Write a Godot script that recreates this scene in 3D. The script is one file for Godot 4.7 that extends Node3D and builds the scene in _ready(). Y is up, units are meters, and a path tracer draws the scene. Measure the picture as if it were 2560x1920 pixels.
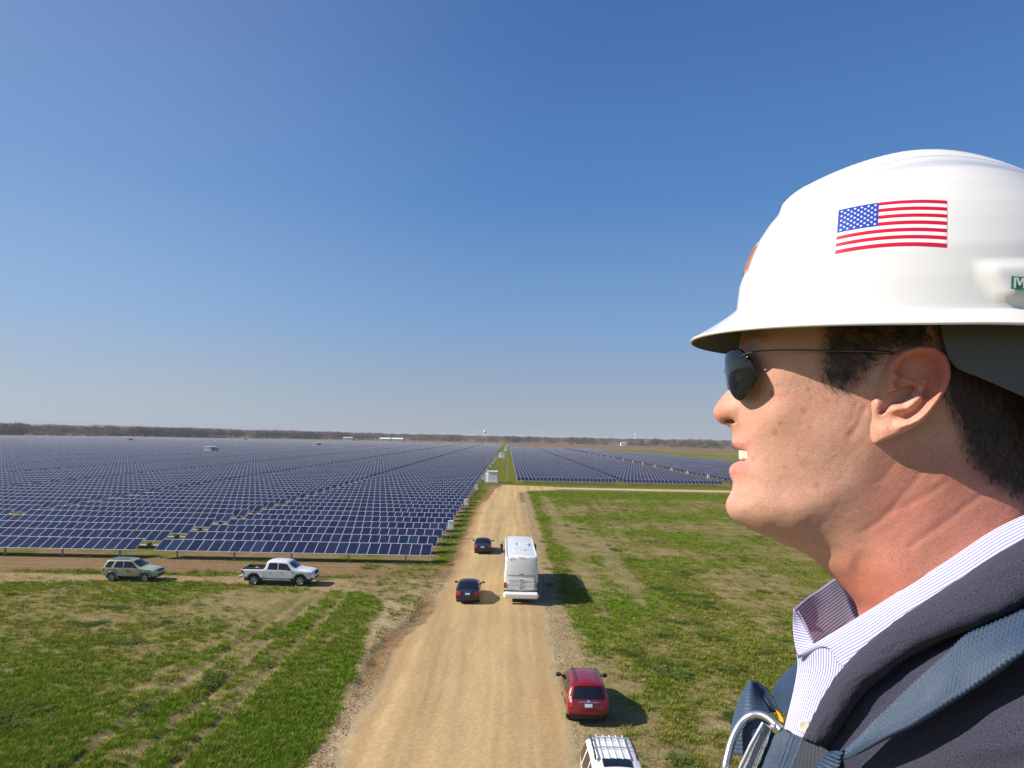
extends Node3D
# Solar farm seen from a raised work platform: a man in a white hard hat in profile, rows of
# panels to the horizon, a dirt road with parked vehicles. Units are metres, y is up, the road
# runs along -Z and the eye is 12.1 m above the ground.

const EYE := 12.1
const SUN_FROM := Vector3(-0.775, 0.615, 0.075)
const HEAD_AT := Vector3(0.26304, 12.11023, -0.56)
const HEAD_TURN := -18.0

var rng := RandomNumberGenerator.new()
var taken := {}
var mats := {}
var n_big := FastNoiseLite.new()
var n_mid := FastNoiseLite.new()
var n_fine := FastNoiseLite.new()
var n_str := FastNoiseLite.new()


func _ready() -> void:
	rng.seed = 7
	# ---- camera
	var cam := Camera3D.new()
	cam.name = "camera"
	cam.fov = 57.885
	cam.near = 0.05
	cam.far = 30000.0
	cam.position = Vector3(0, EYE, 0)
	cam.rotation_order = EULER_ORDER_YXZ
	cam.rotation_degrees = Vector3(4.346, -0.3056, 1.15)
	add_child(cam)
	cam.current = true
	# ---- sky and air
	var we := WorldEnvironment.new()
	we.name = "surroundings"
	var e := Environment.new()
	e.background_mode = Environment.BG_SKY
	e.tonemap_mode = Environment.TONE_MAPPER_LINEAR
	e.tonemap_exposure = 1.3
	e.sdfgi_enabled = true
	e.ssao_enabled = true
	e.ssil_enabled = true
	var sky := Sky.new()
	var sm := PanoramaSkyMaterial.new()
	sm.panorama = sky_picture()
	sky.sky_material = sm
	e.sky = sky
	e.background_energy_multiplier = 0.77
	e.fog_enabled = true
	e.fog_density = 0.00013
	e.fog_light_color = Color(0.84, 0.87, 0.92)
	we.environment = e
	add_child(we)
	# ---- sun
	var sun := DirectionalLight3D.new()
	sun.name = "sun"
	sun.light_energy = 1.6
	sun.light_color = Color(1.0, 0.955, 0.89)
	sun.light_angular_distance = 0.5
	sun.shadow_enabled = true
	add_child(sun)
	sun.look_at_from_position(SUN_FROM * 50.0, Vector3.ZERO, Vector3.UP)
	# ---- the place
	set_noise(n_big, 11, 0.06, 3)
	set_noise(n_mid, 12, 0.33, 3)
	set_noise(n_fine, 13, 1.4, 2)
	set_noise(n_str, 14, 1.0, 3)
	make_materials()
	build_ground()
	build_road()
	build_plants()
	build_solar()
	build_inverters()
	build_distance()
	build_vehicles()
	build_person()


func sky_picture() -> ImageTexture:
	# a clear winter sky: deep blue overhead, pale and slightly grey towards the horizon, a little
	# brighter round the sun
	var w := 256
	var h := 256
	var im := Image.create(w, h, false, Image.FORMAT_RGBF)
	var g := Gradient.new()
	g.offsets = PackedFloat32Array([0.0, 0.028, 0.101, 0.208, 0.33, 0.42, 0.65, 1.0])
	g.colors = PackedColorArray([Color(0.39, 0.44, 0.50), Color(0.355, 0.43, 0.515), Color(0.205, 0.365, 0.62), Color(0.100, 0.248, 0.545), Color(0.066, 0.172, 0.445), Color(0.052, 0.142, 0.385), Color(0.036, 0.104, 0.30), Color(0.03, 0.088, 0.265)])
	var s := SUN_FROM.normalized()
	for j in h:
		var el := (0.5 - (j + 0.5) / h) * PI
		for i in w:
			# the left edge of a panorama looks along -Z, a quarter of it along +X
			var az := ((i + 0.5) / w) * TAU
			var d := Vector3(sin(az) * cos(el), sin(el), -cos(az) * cos(el))
			var c := g.sample(clampf(el / (PI / 2.0), 0.0, 1.0))
			var k := d.dot(s)
			# haze lit from in front: paler towards the sun
			var glow := 0.112 * smoothstep(-0.06, 0.56, k - 0.4 * maxf(sin(el), 0.0)) + 0.12 * smoothstep(0.6, 0.97, k) + 0.5 * pow(maxf(k, 0.0), 60.0)
			c = Color(c.r + glow * 0.9, c.g + glow * 0.97, c.b + glow * 0.98)
			if el < 0.0:
				c = Color(0.30, 0.27, 0.20)
			im.set_pixel(i, j, c)
	return ImageTexture.create_from_image(im)


func set_noise(n: FastNoiseLite, s: int, f: float, o: int) -> void:
	n.seed = s
	n.noise_type = FastNoiseLite.TYPE_SIMPLEX_SMOOTH
	n.frequency = f
	n.fractal_octaves = o


# ------------------------------------------------------------------ naming
func numbered(n: String) -> String:
	if not taken.has(n):
		taken[n] = 0
		return n
	taken[n] += 1
	return "%s_%03d" % [n, taken[n]]


func tag(o: Node, label: String, category: String = "", group: String = "", kind: String = "") -> Node:
	if label != "":
		o.set_meta("label", label)
	if category != "":
		o.set_meta("category", category)
	if group != "":
		o.set_meta("group", group)
	if kind != "":
		o.set_meta("kind", kind)
	return o


func thing(n: String, label: String, category: String, at := Vector3.ZERO, turn := 0.0, group := "") -> Node3D:
	var o := Node3D.new()
	o.name = numbered(n)
	add_child(o, true)
	o.position = at
	o.rotation.y = turn
	tag(o, label, category, group)
	return o


func part(n: String, mesh: Mesh, m: Material, parent: Node) -> MeshInstance3D:
	var o := MeshInstance3D.new()
	o.name = numbered(n) if parent == self else n
	if parent != self:
		var k := 0
		while parent.has_node(NodePath(String(o.name))):
			k += 1
			o.name = "%s_%03d" % [n, k]
	o.mesh = mesh
	if m != null:
		o.material_override = m
	parent.add_child(o, true)
	return o


# ------------------------------------------------------------------ mesh building
class MB:
	var v := PackedVector3Array()
	var n := PackedVector3Array()
	var c := PackedColorArray()
	var u := PackedVector2Array()
	var i := PackedInt32Array()
	var col := Color(1, 1, 1)

	func vert(p: Vector3, uv := Vector2.ZERO) -> int:
		v.append(p)
		u.append(uv)
		c.append(col)
		return v.size() - 1

	# a, b, c run counter-clockwise seen from outside; Godot wants them clockwise
	func tri(a: int, b: int, d: int) -> void:
		i.append(a)
		i.append(d)
		i.append(b)

	func quad(a: int, b: int, d: int, e: int) -> void:
		tri(a, b, d)
		tri(a, d, e)

	func face(a: Vector3, b: Vector3, d: Vector3, e: Vector3) -> void:
		quad(vert(a, Vector2(0, 0)), vert(b, Vector2(1, 0)), vert(d, Vector2(1, 1)), vert(e, Vector2(0, 1)))

	func face3(a: Vector3, b: Vector3, d: Vector3) -> void:
		tri(vert(a), vert(b), vert(d))

	# a box with small bevels; flat faces
	func box(at: Vector3, size: Vector3, bv := 0.0, bs := Basis()) -> void:
		var h := size * 0.5
		if bv <= 0.0:
			for ax in 3:
				for s in [-1.0, 1.0]:
					var a := Vector3.ZERO
					a[ax] = s
					var b := Vector3.ZERO
					b[(ax + 1) % 3] = 1.0
					var d: Vector3 = a.cross(b)
					face(at + bs * ((a - b - d) * h), at + bs * ((a + b - d) * h), at + bs * ((a + b + d) * h), at + bs * ((a - b + d) * h))
			return
		bv = minf(bv, minf(h.x, minf(h.y, h.z)) * 0.95)
		for ax in 3:
			for s in [-1.0, 1.0]:
				var a := Vector3.ZERO
				a[ax] = s
				var b := Vector3.ZERO
				b[(ax + 1) % 3] = 1.0
				var d: Vector3 = a.cross(b)
				var hb: Vector3 = (b.abs() * h) - b.abs() * bv
				var hd: Vector3 = (d.abs() * h) - d.abs() * bv
				var sb: Vector3 = b.sign() * hb
				var sd: Vector3 = d.sign() * hd
				var o: Vector3 = a * h
				face(at + bs * (o - sb - sd), at + bs * (o + sb - sd), at + bs * (o + sb + sd), at + bs * (o - sb + sd))
		# edges
		for ax in 3:
			var b := (ax + 1) % 3
			var d := (ax + 2) % 3
			for sb in [-1.0, 1.0]:
				for sd in [-1.0, 1.0]:
					var p := Vector3.ZERO
					p[b] = sb * h[b]
					p[d] = sd * (h[d] - bv)
					var q := Vector3.ZERO
					q[b] = sb * (h[b] - bv)
					q[d] = sd * h[d]
					var l := Vector3.ZERO
					l[ax] = h[ax] - bv
					if sb * sd > 0.0:
						face(at + bs * (q - l), at + bs * (q + l), at + bs * (p + l), at + bs * (p - l))
					else:
						face(at + bs * (p - l), at + bs * (p + l), at + bs * (q + l), at + bs * (q - l))
		for sx in [-1.0, 1.0]:
			for sy in [-1.0, 1.0]:
				for sz in [-1.0, 1.0]:
					var s := Vector3(sx, sy, sz)
					var k := h - Vector3(bv, bv, bv)
					var a := at + bs * (Vector3(h.x, k.y, k.z) * s)
					var b := at + bs * (Vector3(k.x, h.y, k.z) * s)
					var d := at + bs * (Vector3(k.x, k.y, h.z) * s)
					if sx * sy * sz > 0.0:
						face3(a, b, d)
					else:
						face3(a, d, b)

	func tube(path: Array, r: Variant, sides := 8, caps := true) -> void:
		var first := v.size()
		var up := Vector3.UP
		var m := path.size()
		var x := Vector3.ZERO
		for k in m:
			var t: Vector3 = (path[mini(k + 1, m - 1)] - path[maxi(k - 1, 0)]).normalized()
			if k == 0:
				x = t.cross(up)
				if x.length() < 0.1:
					x = t.cross(Vector3.RIGHT)
				x = x.normalized()
			x = (x - t * x.dot(t)).normalized()
			var y := t.cross(x)
			var rr: float = r[k] if r is Array else r
			for s in sides + 1:
				var a := TAU * s / sides
				vert(path[k] + (x * cos(a) + y * sin(a)) * rr, Vector2(float(s) / sides, float(k) / m))
		for k in m - 1:
			for s in sides:
				var a := first + k * (sides + 1) + s
				quad(a, a + 1, a + sides + 2, a + sides + 1)
		if caps:
			for e in [0, m - 1]:
				var c0 := vert(path[e])
				var f: int = v.size()
				for s in sides + 1:
					vert(v[first + e * (sides + 1) + s])
				for s in sides:
					if e == 0:
						tri(c0, f + s + 1, f + s)
					else:
						tri(c0, f + s, f + s + 1)

	# profile of (radius, along) turned about an axis
	func lathe(at: Vector3, axis: Vector3, prof: Array, sides := 20) -> void:
		var x := axis.cross(Vector3.UP)
		if x.length() < 0.1:
			x = axis.cross(Vector3.RIGHT)
		x = x.normalized()
		var y := axis.cross(x)
		var first := v.size()
		for k in prof.size():
			for s in sides + 1:
				var a := TAU * s / sides
				vert(at + axis * prof[k].y + (x * cos(a) + y * sin(a)) * prof[k].x)
		for k in prof.size() - 1:
			for s in sides:
				var a := first + k * (sides + 1) + s
				quad(a, a + 1, a + sides + 2, a + sides + 1)

	func normals() -> void:
		n.resize(v.size())
		n.fill(Vector3.ZERO)
		for k in range(0, i.size(), 3):
			var a := i[k]
			var b := i[k + 1]
			var d := i[k + 2]
			var f := (v[d] - v[a]).cross(v[b] - v[a])
			n[a] += f
			n[b] += f
			n[d] += f
		for k in n.size():
			n[k] = n[k].normalized() if n[k].length_squared() > 0.0 else Vector3.UP

	func mesh(with_color := false, into: ArrayMesh = null) -> ArrayMesh:
		if n.size() != v.size():
			normals()
		var a := []
		a.resize(Mesh.ARRAY_MAX)
		a[Mesh.ARRAY_VERTEX] = v
		a[Mesh.ARRAY_NORMAL] = n
		a[Mesh.ARRAY_TEX_UV] = u
		if with_color:
			a[Mesh.ARRAY_COLOR] = c
		a[Mesh.ARRAY_INDEX] = i
		var m := into if into != null else ArrayMesh.new()
		m.add_surface_from_arrays(Mesh.PRIMITIVE_TRIANGLES, a)
		return m


# cubic through a list of points
static func along(p: Array, t: float) -> Variant:
	var m := p.size()
	var f := clampf(t, 0.0, 1.0) * (m - 1)
	var k := mini(int(f), m - 2)
	var s := f - k
	var p1 = p[k]
	var p2 = p[k + 1]
	var p0 = p[k - 1] if k > 0 else p1 * 2.0 - p2
	var p3 = p[k + 2] if k + 2 < m else p2 * 2.0 - p1
	return 0.5 * ((2.0 * p1) + (p2 - p0) * s + (2.0 * p0 - 5.0 * p1 + 4.0 * p2 - p3) * s * s + (3.0 * p1 - p0 - 3.0 * p2 + p3) * s * s * s)


# a cloth-like sheet through a grid of points: rows[i][j]; it has a thickness and closed edges.
# bump(u, v, metres along) moves it along its normal
func sheet(rows: Array, nu: int, nv: int, thick: float, bump: Variant = null, uv_scale := Vector2(1, 1)) -> MB:
	var m := MB.new()
	var pts: Array = []
	for a in nv + 1:
		var row := PackedVector3Array()
		var v := float(a) / nv
		for b in nu + 1:
			var u := float(b) / nu
			var colp: Array = []
			for r in rows:
				colp.append(along(r, u))
			row.append(along(colp, v))
		pts.append(row)
	var norms: Array = []
	for a in nv + 1:
		var row := PackedVector3Array()
		for b in nu + 1:
			var du: Vector3 = pts[a][mini(b + 1, nu)] - pts[a][maxi(b - 1, 0)]
			var dv: Vector3 = pts[mini(a + 1, nv)][b] - pts[maxi(a - 1, 0)][b]
			row.append(dv.cross(du).normalized())
		norms.append(row)
	# lengths for texture coordinates
	var lu := PackedFloat32Array()
	var mid := nv / 2
	var s := 0.0
	for b in nu + 1:
		if b > 0:
			s += (pts[mid][b] - pts[mid][b - 1]).length()
		lu.append(s)
	var top: Array = []
	var bot: Array = []
	for a in nv + 1:
		var ta := PackedInt32Array()
		var ba := PackedInt32Array()
		for b in nu + 1:
			var k := 0.0
			if bump != null:
				k = bump.call(float(b) / nu, float(a) / nv, lu[b])
			var wv := 0.0
			for q in a:
				wv += (pts[q + 1][b] - pts[q][b]).length()
			var uv := Vector2(lu[b], wv) * uv_scale
			ta.append(m.vert(pts[a][b] + norms[a][b] * (thick * 0.5 + k), uv))
			ba.append(m.vert(pts[a][b] - norms[a][b] * (thick * 0.5), uv))
		top.append(ta)
		bot.append(ba)
	for a in nv:
		for b in nu:
			m.quad(top[a][b], top[a + 1][b], top[a + 1][b + 1], top[a][b + 1])
			m.quad(bot[a][b], bot[a][b + 1], bot[a + 1][b + 1], bot[a + 1][b])
	for b in nu:
		m.quad(top[0][b], top[0][b + 1], bot[0][b + 1], bot[0][b])
		m.quad(top[nv][b], bot[nv][b], bot[nv][b + 1], top[nv][b + 1])
	for a in nv:
		m.quad(top[a][0], bot[a][0], bot[a + 1][0], top[a + 1][0])
		m.quad(top[a][nu], top[a + 1][nu], bot[a + 1][nu], bot[a][nu])
	return m


# ---- bodies that swell out of a side-on outline (car bodies, the head, an ear).
# For each column of a grid over the outline: M the middle, W the half width, S how far it is
# filled (0 at the outline, 1 well inside). The surface is where ((c-M)/W)^2 = S.
func swell(o: Vector3, h: float, nx: int, ny: int, nz: int, mm: PackedFloat32Array, ww: PackedFloat32Array, ss: PackedFloat32Array, cut: Variant = null) -> MB:
	var m := MB.new()
	var sx := nx + 1
	var sz := nz + 1
	# field value
	var f := PackedFloat32Array()
	f.resize(sx * (ny + 1) * sz)
	var has_cut := cut != null
	for j in ny + 1:
		for i in sx:
			var q := j * sx + i
			var wi := 1.0 / ww[q]
			var base := (j * sx + i) * sz
			var s := ss[q]
			var md := mm[q]
			for k in sz:
				var c := o.z + k * h
				var t := (c - md) * wi
				var val := (t * t - s) * ww[q]
				if has_cut:
					val = cut.call(Vector3(o.x + i * h, o.y + j * h, c), val)
				f[base + k] = val
	var corner := PackedInt32Array([0, 1, sz, sz + 1, sx * sz, sx * sz + 1, sx * sz + sz, sx * sz + sz + 1])
	var cpos := PackedVector3Array([Vector3(0, 0, 0), Vector3(0, 0, 1), Vector3(1, 0, 0), Vector3(1, 0, 1), Vector3(0, 1, 0), Vector3(0, 1, 1), Vector3(1, 1, 0), Vector3(1, 1, 1)])
	var edges := PackedInt32Array([0, 1, 2, 3, 4, 5, 6, 7, 0, 2, 1, 3, 4, 6, 5, 7, 0, 4, 1, 5, 2, 6, 3, 7])
	var ids := PackedInt32Array()
	ids.resize(f.size())
	ids.fill(-1)
	for j in ny:
		for i in nx:
			var base := (j * sx + i) * sz
			for k in nz:
				var b := base + k
				var neg := f[b] < 0.0
				if (f[b + 1] < 0.0) == neg and (f[b + corner[2]] < 0.0) == neg and (f[b + corner[3]] < 0.0) == neg and (f[b + corner[4]] < 0.0) == neg and (f[b + corner[5]] < 0.0) == neg and (f[b + corner[6]] < 0.0) == neg and (f[b + corner[7]] < 0.0) == neg:
					continue
				var p := Vector3.ZERO
				var cnt := 0
				for e in range(0, 24, 2):
					var a0 := f[b + corner[edges[e]]]
					var a1 := f[b + corner[edges[e + 1]]]
					if (a0 < 0.0) != (a1 < 0.0):
						p += cpos[edges[e]].lerp(cpos[edges[e + 1]], a0 / (a0 - a1))
						cnt += 1
				p = p / cnt
				ids[b] = m.vert(o + (Vector3(i, j, k) + p) * h)
	for j in range(1, ny):
		for i in range(1, nx):
			var base := (j * sx + i) * sz
			for k in range(1, nz):
				var b := base + k
				var neg := f[b] < 0.0
				# edges towards +x, +y, +z
				if (f[b + sz] < 0.0) != neg:
					swell_quad(m, ids, b, b - 1, b - sx * sz - 1, b - sx * sz, neg)
				if (f[b + sx * sz] < 0.0) != neg:
					swell_quad(m, ids, b, b - sz, b - sz - 1, b - 1, neg)
				if (f[b + 1] < 0.0) != neg:
					swell_quad(m, ids, b, b - sx * sz, b - sx * sz - sz, b - sz, neg)
	return m


func swell_quad(m: MB, ids: PackedInt32Array, a: int, b: int, c: int, d: int, neg: bool) -> void:
	var p := ids[a]
	var q := ids[b]
	var r := ids[c]
	var s := ids[d]
	if p < 0 or q < 0 or r < 0 or s < 0:
		return
	if neg:
		m.quad(p, s, r, q)
	else:
		m.quad(p, q, r, s)


# a closed outline with quick signed distances (positive inside)
class Outline:
	var p: PackedVector2Array
	var bins := {}
	var size := 0.02

	func _init(pts: PackedVector2Array, bin_size: float) -> void:
		p = pts
		size = bin_size

	func inside(q: Vector2) -> bool:
		return Geometry2D.is_point_in_polygon(q, p)

	func near(key: Vector2i) -> PackedInt32Array:
		if bins.has(key):
			return bins[key]
		var q := (Vector2(key) + Vector2(0.5, 0.5)) * size
		var ds := PackedFloat32Array()
		var best := 1e9
		var m := p.size()
		for k in m:
			var d := Geometry2D.get_closest_point_to_segment(q, p[k], p[(k + 1) % m]).distance_to(q)
			ds.append(d)
			best = minf(best, d)
		var out := PackedInt32Array()
		for k in m:
			if ds[k] < best + size * 1.5:
				out.append(k)
		bins[key] = out
		return out

	func dist(q: Vector2) -> float:
		var key := Vector2i((q / size).floor())
		var best := 1e9
		var m := p.size()
		for k in near(key):
			best = minf(best, Geometry2D.get_closest_point_to_segment(q, p[k], p[(k + 1) % m]).distance_squared_to(q))
		return sqrt(best) if inside(q) else -sqrt(best)


static func rounded(p: PackedVector2Array, times: int, cut := 0.25) -> PackedVector2Array:
	for t in times:
		var o := PackedVector2Array()
		for k in p.size():
			var a := p[k]
			var b := p[(k + 1) % p.size()]
			o.append(a.lerp(b, cut))
			o.append(a.lerp(b, 1.0 - cut))
		p = o
	return p


# the same through-the-points curve for a closed outline
static func curved(p: PackedVector2Array, each: int) -> PackedVector2Array:
	var o := PackedVector2Array()
	var m := p.size()
	for k in m:
		for s in each:
			o.append(p[k].cubic_interpolate(p[(k + 1) % m], p[(k - 1 + m) % m], p[(k + 2) % m], float(s) / each))
	return o


static func step(a: float, b: float, x: float) -> float:
	return smoothstep(a, b, x)


# ------------------------------------------------------------------ materials
func mat(n: String, c: Color, rough := 0.8, metal := 0.0) -> StandardMaterial3D:
	var m := StandardMaterial3D.new()
	m.resource_name = n
	m.albedo_color = c.linear_to_srgb()
	m.roughness = rough
	m.metallic = metal
	mats[n] = m
	return m


func noise_tex(s: int, f: float, o: int, lo: Color, hi: Color, size := 512, bump := 0.0, kind := FastNoiseLite.TYPE_SIMPLEX_SMOOTH) -> NoiseTexture2D:
	var t := NoiseTexture2D.new()
	t.width = size
	t.height = size
	t.seamless = true
	var n := FastNoiseLite.new()
	n.seed = s
	n.frequency = f
	n.fractal_octaves = o
	n.noise_type = kind
	t.noise = n
	if bump > 0.0:
		t.as_normal_map = true
		t.bump_strength = bump
	else:
		var g := Gradient.new()
		g.offsets = PackedFloat32Array([0.22, 0.78])
		g.colors = PackedColorArray([lo.linear_to_srgb(), hi.linear_to_srgb()])
		t.color_ramp = g
	return t


func world_noise(m: StandardMaterial3D, t: Texture2D, metres: float, in_world := true) -> void:
	m.albedo_texture = t
	m.uv1_triplanar = true
	m.uv1_world_triplanar = in_world
	m.uv1_scale = Vector3.ONE / metres


func make_materials() -> void:
	var m := mat("ground", Color(1, 1, 1), 0.95)
	m.vertex_color_use_as_albedo = true
	world_noise(m, noise_tex(3, 0.02, 5, Color(0.60, 0.60, 0.58), Color(1, 1, 1), 1024), 4.3)
	m.normal_enabled = true
	m.normal_texture = noise_tex(4, 0.03, 4, Color.BLACK, Color.WHITE, 512, 6.0)
	m.normal_scale = 0.7
	m.specular_mode = BaseMaterial3D.SPECULAR_DISABLED
	var r := mat("road", Color(1, 1, 1), 0.95)
	r.vertex_color_use_as_albedo = true
	world_noise(r, noise_tex(5, 0.015, 5, Color(0.85, 0.845, 0.83), Color(1, 1, 1), 1024), 4.7)
	r.normal_enabled = true
	r.normal_texture = noise_tex(6, 0.04, 4, Color.BLACK, Color.WHITE, 512, 3.0)
	r.normal_scale = 0.16
	r.specular_mode = BaseMaterial3D.SPECULAR_DISABLED
	var g := mat("blades", Color(1, 1, 1), 0.7)
	g.vertex_color_use_as_albedo = true
	g.backlight_enabled = true
	g.metallic_specular = 0.15
	g.backlight = Color(0.7, 0.75, 0.45)


# edges of the graded road at a given z
func road_left(z: float) -> float:
	var d := -z
	var x := -6.2
	if d > 38.0:
		x = lerpf(-6.2, -5.05, step(39.0, 52.0, d))
	if d > 55.0:
		x = lerpf(-5.05, -4.75, step(55.0, 80.0, d))
	if d > 110.0:
		x = lerpf(-4.75, -3.6, step(112.0, 160.0, d))
	return x + 0.40 * n_big.get_noise_2d(3.0, z * 2.2) + 0.10 * n_mid.get_noise_2d(3.0, z * 1.3)


func road_right(z: float) -> float:
	var d := -z
	return lerpf(2.95, 3.55, step(45.0, 110.0, d)) + 0.30 * n_big.get_noise_2d(9.0, z * 2.2) + 0.08 * n_mid.get_noise_2d(9.0, z * 1.3)


# right-hand limit of the grass field left of the road
func field_right(z: float) -> float:
	var d := -z
	if d < 50.0:
		return lerpf(-7.0, -8.4, step(29.0, 47.0, d))
	return -8.5 - 4.6 * pow(clampf((d - 50.0) / 6.2, 0.0, 1.0), 2.0)


func field_top(x: float) -> float:
	return lerpf(-56.4, -57.2, step(-18.0, -26.0, x)) + 2.0 * step(-29.0, -42.0, x) + 1.6 * step(-18.5, -13.0, x)


# how far a point is covered by grass, 0 to 1, and how lush
func cover(x: float, z: float) -> Vector2:
	var d := -z
	var b := n_big.get_noise_2d(x, z)
	var m := n_mid.get_noise_2d(x, z)
	var f := n_fine.get_noise_2d(x, z)
	var rl := road_left(z)
	var rr := road_right(z)
	if d < 160.0 and x > rl and x < rr:
		return Vector2(0, 0)
	if x > rr:
		if d < 161.0:
			# right-hand field, with long faint mower lines and bare tracks
			var near := step(0.2, 2.2, x - rr)
			var s := n_str.get_noise_2d(x * 0.55, z * 0.035)
			var a := 0.58 + 0.50 * b + 0.42 * m + 0.34 * f + 0.36 * s
			a -= 0.75 * exp(-pow((x - 7.4 - 0.5 * b) / 1.0, 2.0)) * step(-48.0, -58.0, z)
			a -= 0.55 * exp(-pow((x - 10.4 - 0.6 * m) / 1.1, 2.0)) * step(-46.0, -52.0, z) * step(-110.0, -90.0, z)
			a += 0.55 * exp(-pow((x - 5.2) / 0.9, 2.0)) * step(-60.0, -66.0, z)
			a += 0.65 * step(-136.0, -150.0, z)
			a += 0.30 * exp(-pow((x - 14.0 - 1.5 * m) / 2.2, 2.0)) * step(-75.0, -62.0, z)
			if d < 52.0:
				a -= 0.30 * step(8.0, 4.0, x)
			return Vector2(clampf(a, 0.0, 1.0) * near, clampf(0.5 + 0.8 * b + 0.5 * step(-140.0, -152.0, z), 0.0, 1.0))
		if d < 174.0:
			return Vector2(0, 0)
		if d < 183.0 or x < 3.0:
			return Vector2(clampf(0.75 + 0.5 * f, 0, 1), 0.9)
		if d < 780.0:
			return Vector2(clampf(0.45 + 0.6 * m, 0, 1), 0.5)
		return Vector2(0.08, 0.2)
	# left of the road
	if d > 67.0:
		if x > -6.9:
			return Vector2(clampf((0.8 + 0.6 * m + 0.4 * f) * (step(0.0, 0.9, rl - x) if d < 172.0 else 1.0), 0, 1), 0.6)
		return Vector2(clampf(0.35 + 0.8 * b + 0.5 * m, 0, 1), 0.45)
	var lot := step(0.5, 0.9, 0.0)
	var inside := step(-0.5, 0.7, field_right(z) - x + 0.5 * m) * step(-0.6, 0.6, z - field_top(x) + 0.5 * f)
	if inside > 0.01:
		var s := n_str.get_noise_2d((x * 0.93 + z * 0.36) * 0.55, (z * 0.93 - x * 0.36) * 0.05)
		var a := 0.46 + 0.50 * b + 0.48 * m + 0.44 * f + 0.30 * s * step(-24.0, -15.0, x)
		a += 0.16 * step(-24.0, -14.0, x + 0.35 * (z + 40.0)) + 0.34 * step(-15.0, -10.0, x) + 0.35 * step(3.0, 0.5, z - field_top(x))
		a += 0.10 * step(-18.0, -26.0, x) + 0.16 * f
		# bare patch by the lot
		a -= 0.75 * exp(-pow((x + 17.5) / 5.0, 2.0) - pow((z + 51.0) / 4.0, 2.0))
		for q in [Vector3(-15.6, -15.0, 0.8), Vector3(-13.5, -13.9, 0.8), Vector3(-11.9, -12.0, 0.7), Vector3(-17.2, -16.6, 0.3)]:
			var line: float = lerpf(q.x, q.y, step(-30.0, -48.0, z))
			a -= q.z * exp(-pow((x - line - 0.25 * m) / 0.28, 2.0))
		return Vector2(clampf(a, 0.0, 1.0) * inside, clampf(0.45 + 0.6 * b + 0.4 * step(-22.0, -12.0, x), 0.0, 1.0))
	if x > field_right(z):
		if d < 66.0:
			var a := 0.34 + 0.55 * m + 0.45 * f
			return Vector2(clampf(a, 0.0, 1.0) * step(0.2, 1.2, rl - x), 0.5)
	# the lot: bare soil with two thin strips of green
	var g := 1.1 * exp(-pow((z + 60.0 + 0.6 * m) / 1.0, 2.0)) * (0.7 + 0.9 * b + 0.6 * m)
	g += 0.5 * exp(-pow((z + 57.0) / 0.5, 2.0)) * (0.6 + 0.9 * m)
	g += 0.8 * exp(-pow((z + 66.5) / 0.8, 2.0)) * (n_mid.get_noise_2d(x * 0.3, 50.0) * 2.0)
	g += 0.8 * exp(-pow((z + 64.5) / 2.5, 2.0)) * step(-11.5, -10.0, x)
	return Vector2(clampf(g, 0.0, 1.0), 0.5)


func soil(x: float, z: float) -> Color:
	var d := -z
	var m := n_mid.get_noise_2d(x * 1.7 + 40.0, z * 1.7)
	var f := n_fine.get_noise_2d(x + 90.0, z)
	var b := n_big.get_noise_2d(x + 300.0, z)
	var dry := Color(0.305, 0.245, 0.125).lerp(Color(0.22, 0.20, 0.075), clampf(0.4 + 1.1 * n_mid.get_noise_2d(x * 0.8 + 70.0, z * 0.8), 0.0, 1.0)) * (1.0 + 0.22 * m + 0.16 * f)
	var earth := Color(0.235, 0.165, 0.095) * (1.0 + 0.2 * m + 0.12 * f)
	var gravel := Color(0.425, 0.335, 0.205) * (1.0 + 0.22 * f + 0.16 * m)
	if x > road_right(z):
		if d > 780.0:
			return Color(0.235, 0.165, 0.105) * (1.0 + 0.25 * n_big.get_noise_2d(x * 0.05, z * 0.12))
		if d > 160.0:
			return dry.lerp(earth, 0.5)
		return dry.lerp(gravel, clampf(step(2.6, 0.2, x - road_right(z)) + 0.55 * step(-55.0, -40.0, z) * step(6.0, 3.0, x + m), 0.0, 1.0) * 0.65)
	if d > 900.0:
		return Color(0.26, 0.19, 0.115) * (1.0 + 0.3 * n_big.get_noise_2d(x * 0.04, z * 0.1))
	if d > 66.0:
		if x > -6.9:
			var k := step(1.6, 0.4, road_left(z) - x)
			return dry.lerp(Color(0.30, 0.19, 0.10), k)
		return earth.lerp(dry, 0.4)
	if x > field_right(z):
		if d < 52.0:
			# pale gravel verge; a raw reddish-brown cut along the road
			var cutline := exp(-pow((road_left(z) - x - 0.50) / 0.55, 2.0)) * step(-30.0, -38.0, z)
			return gravel.lerp(Color(0.21, 0.125, 0.06), clampf(cutline * (0.9 + 0.5 * m), 0.0, 1.0))
		if x > -12.0 and d < 60.0:
			return gravel.lerp(earth, clampf(0.35 + m, 0.0, 1.0)) if x > -8.0 else Color(0.33, 0.25, 0.15) * (1.0 + 0.2 * m)
	if z < field_top(x) + 0.5:
		if d < 59.4:
			return Color(0.38, 0.28, 0.16) * (1.0 + 0.2 * m + 0.1 * f)
		return Color(0.27, 0.185, 0.105) * (1.0 + 0.15 * m + 0.25 * n_str.get_noise_2d(x * 0.05, z * 0.8))
	return dry


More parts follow.
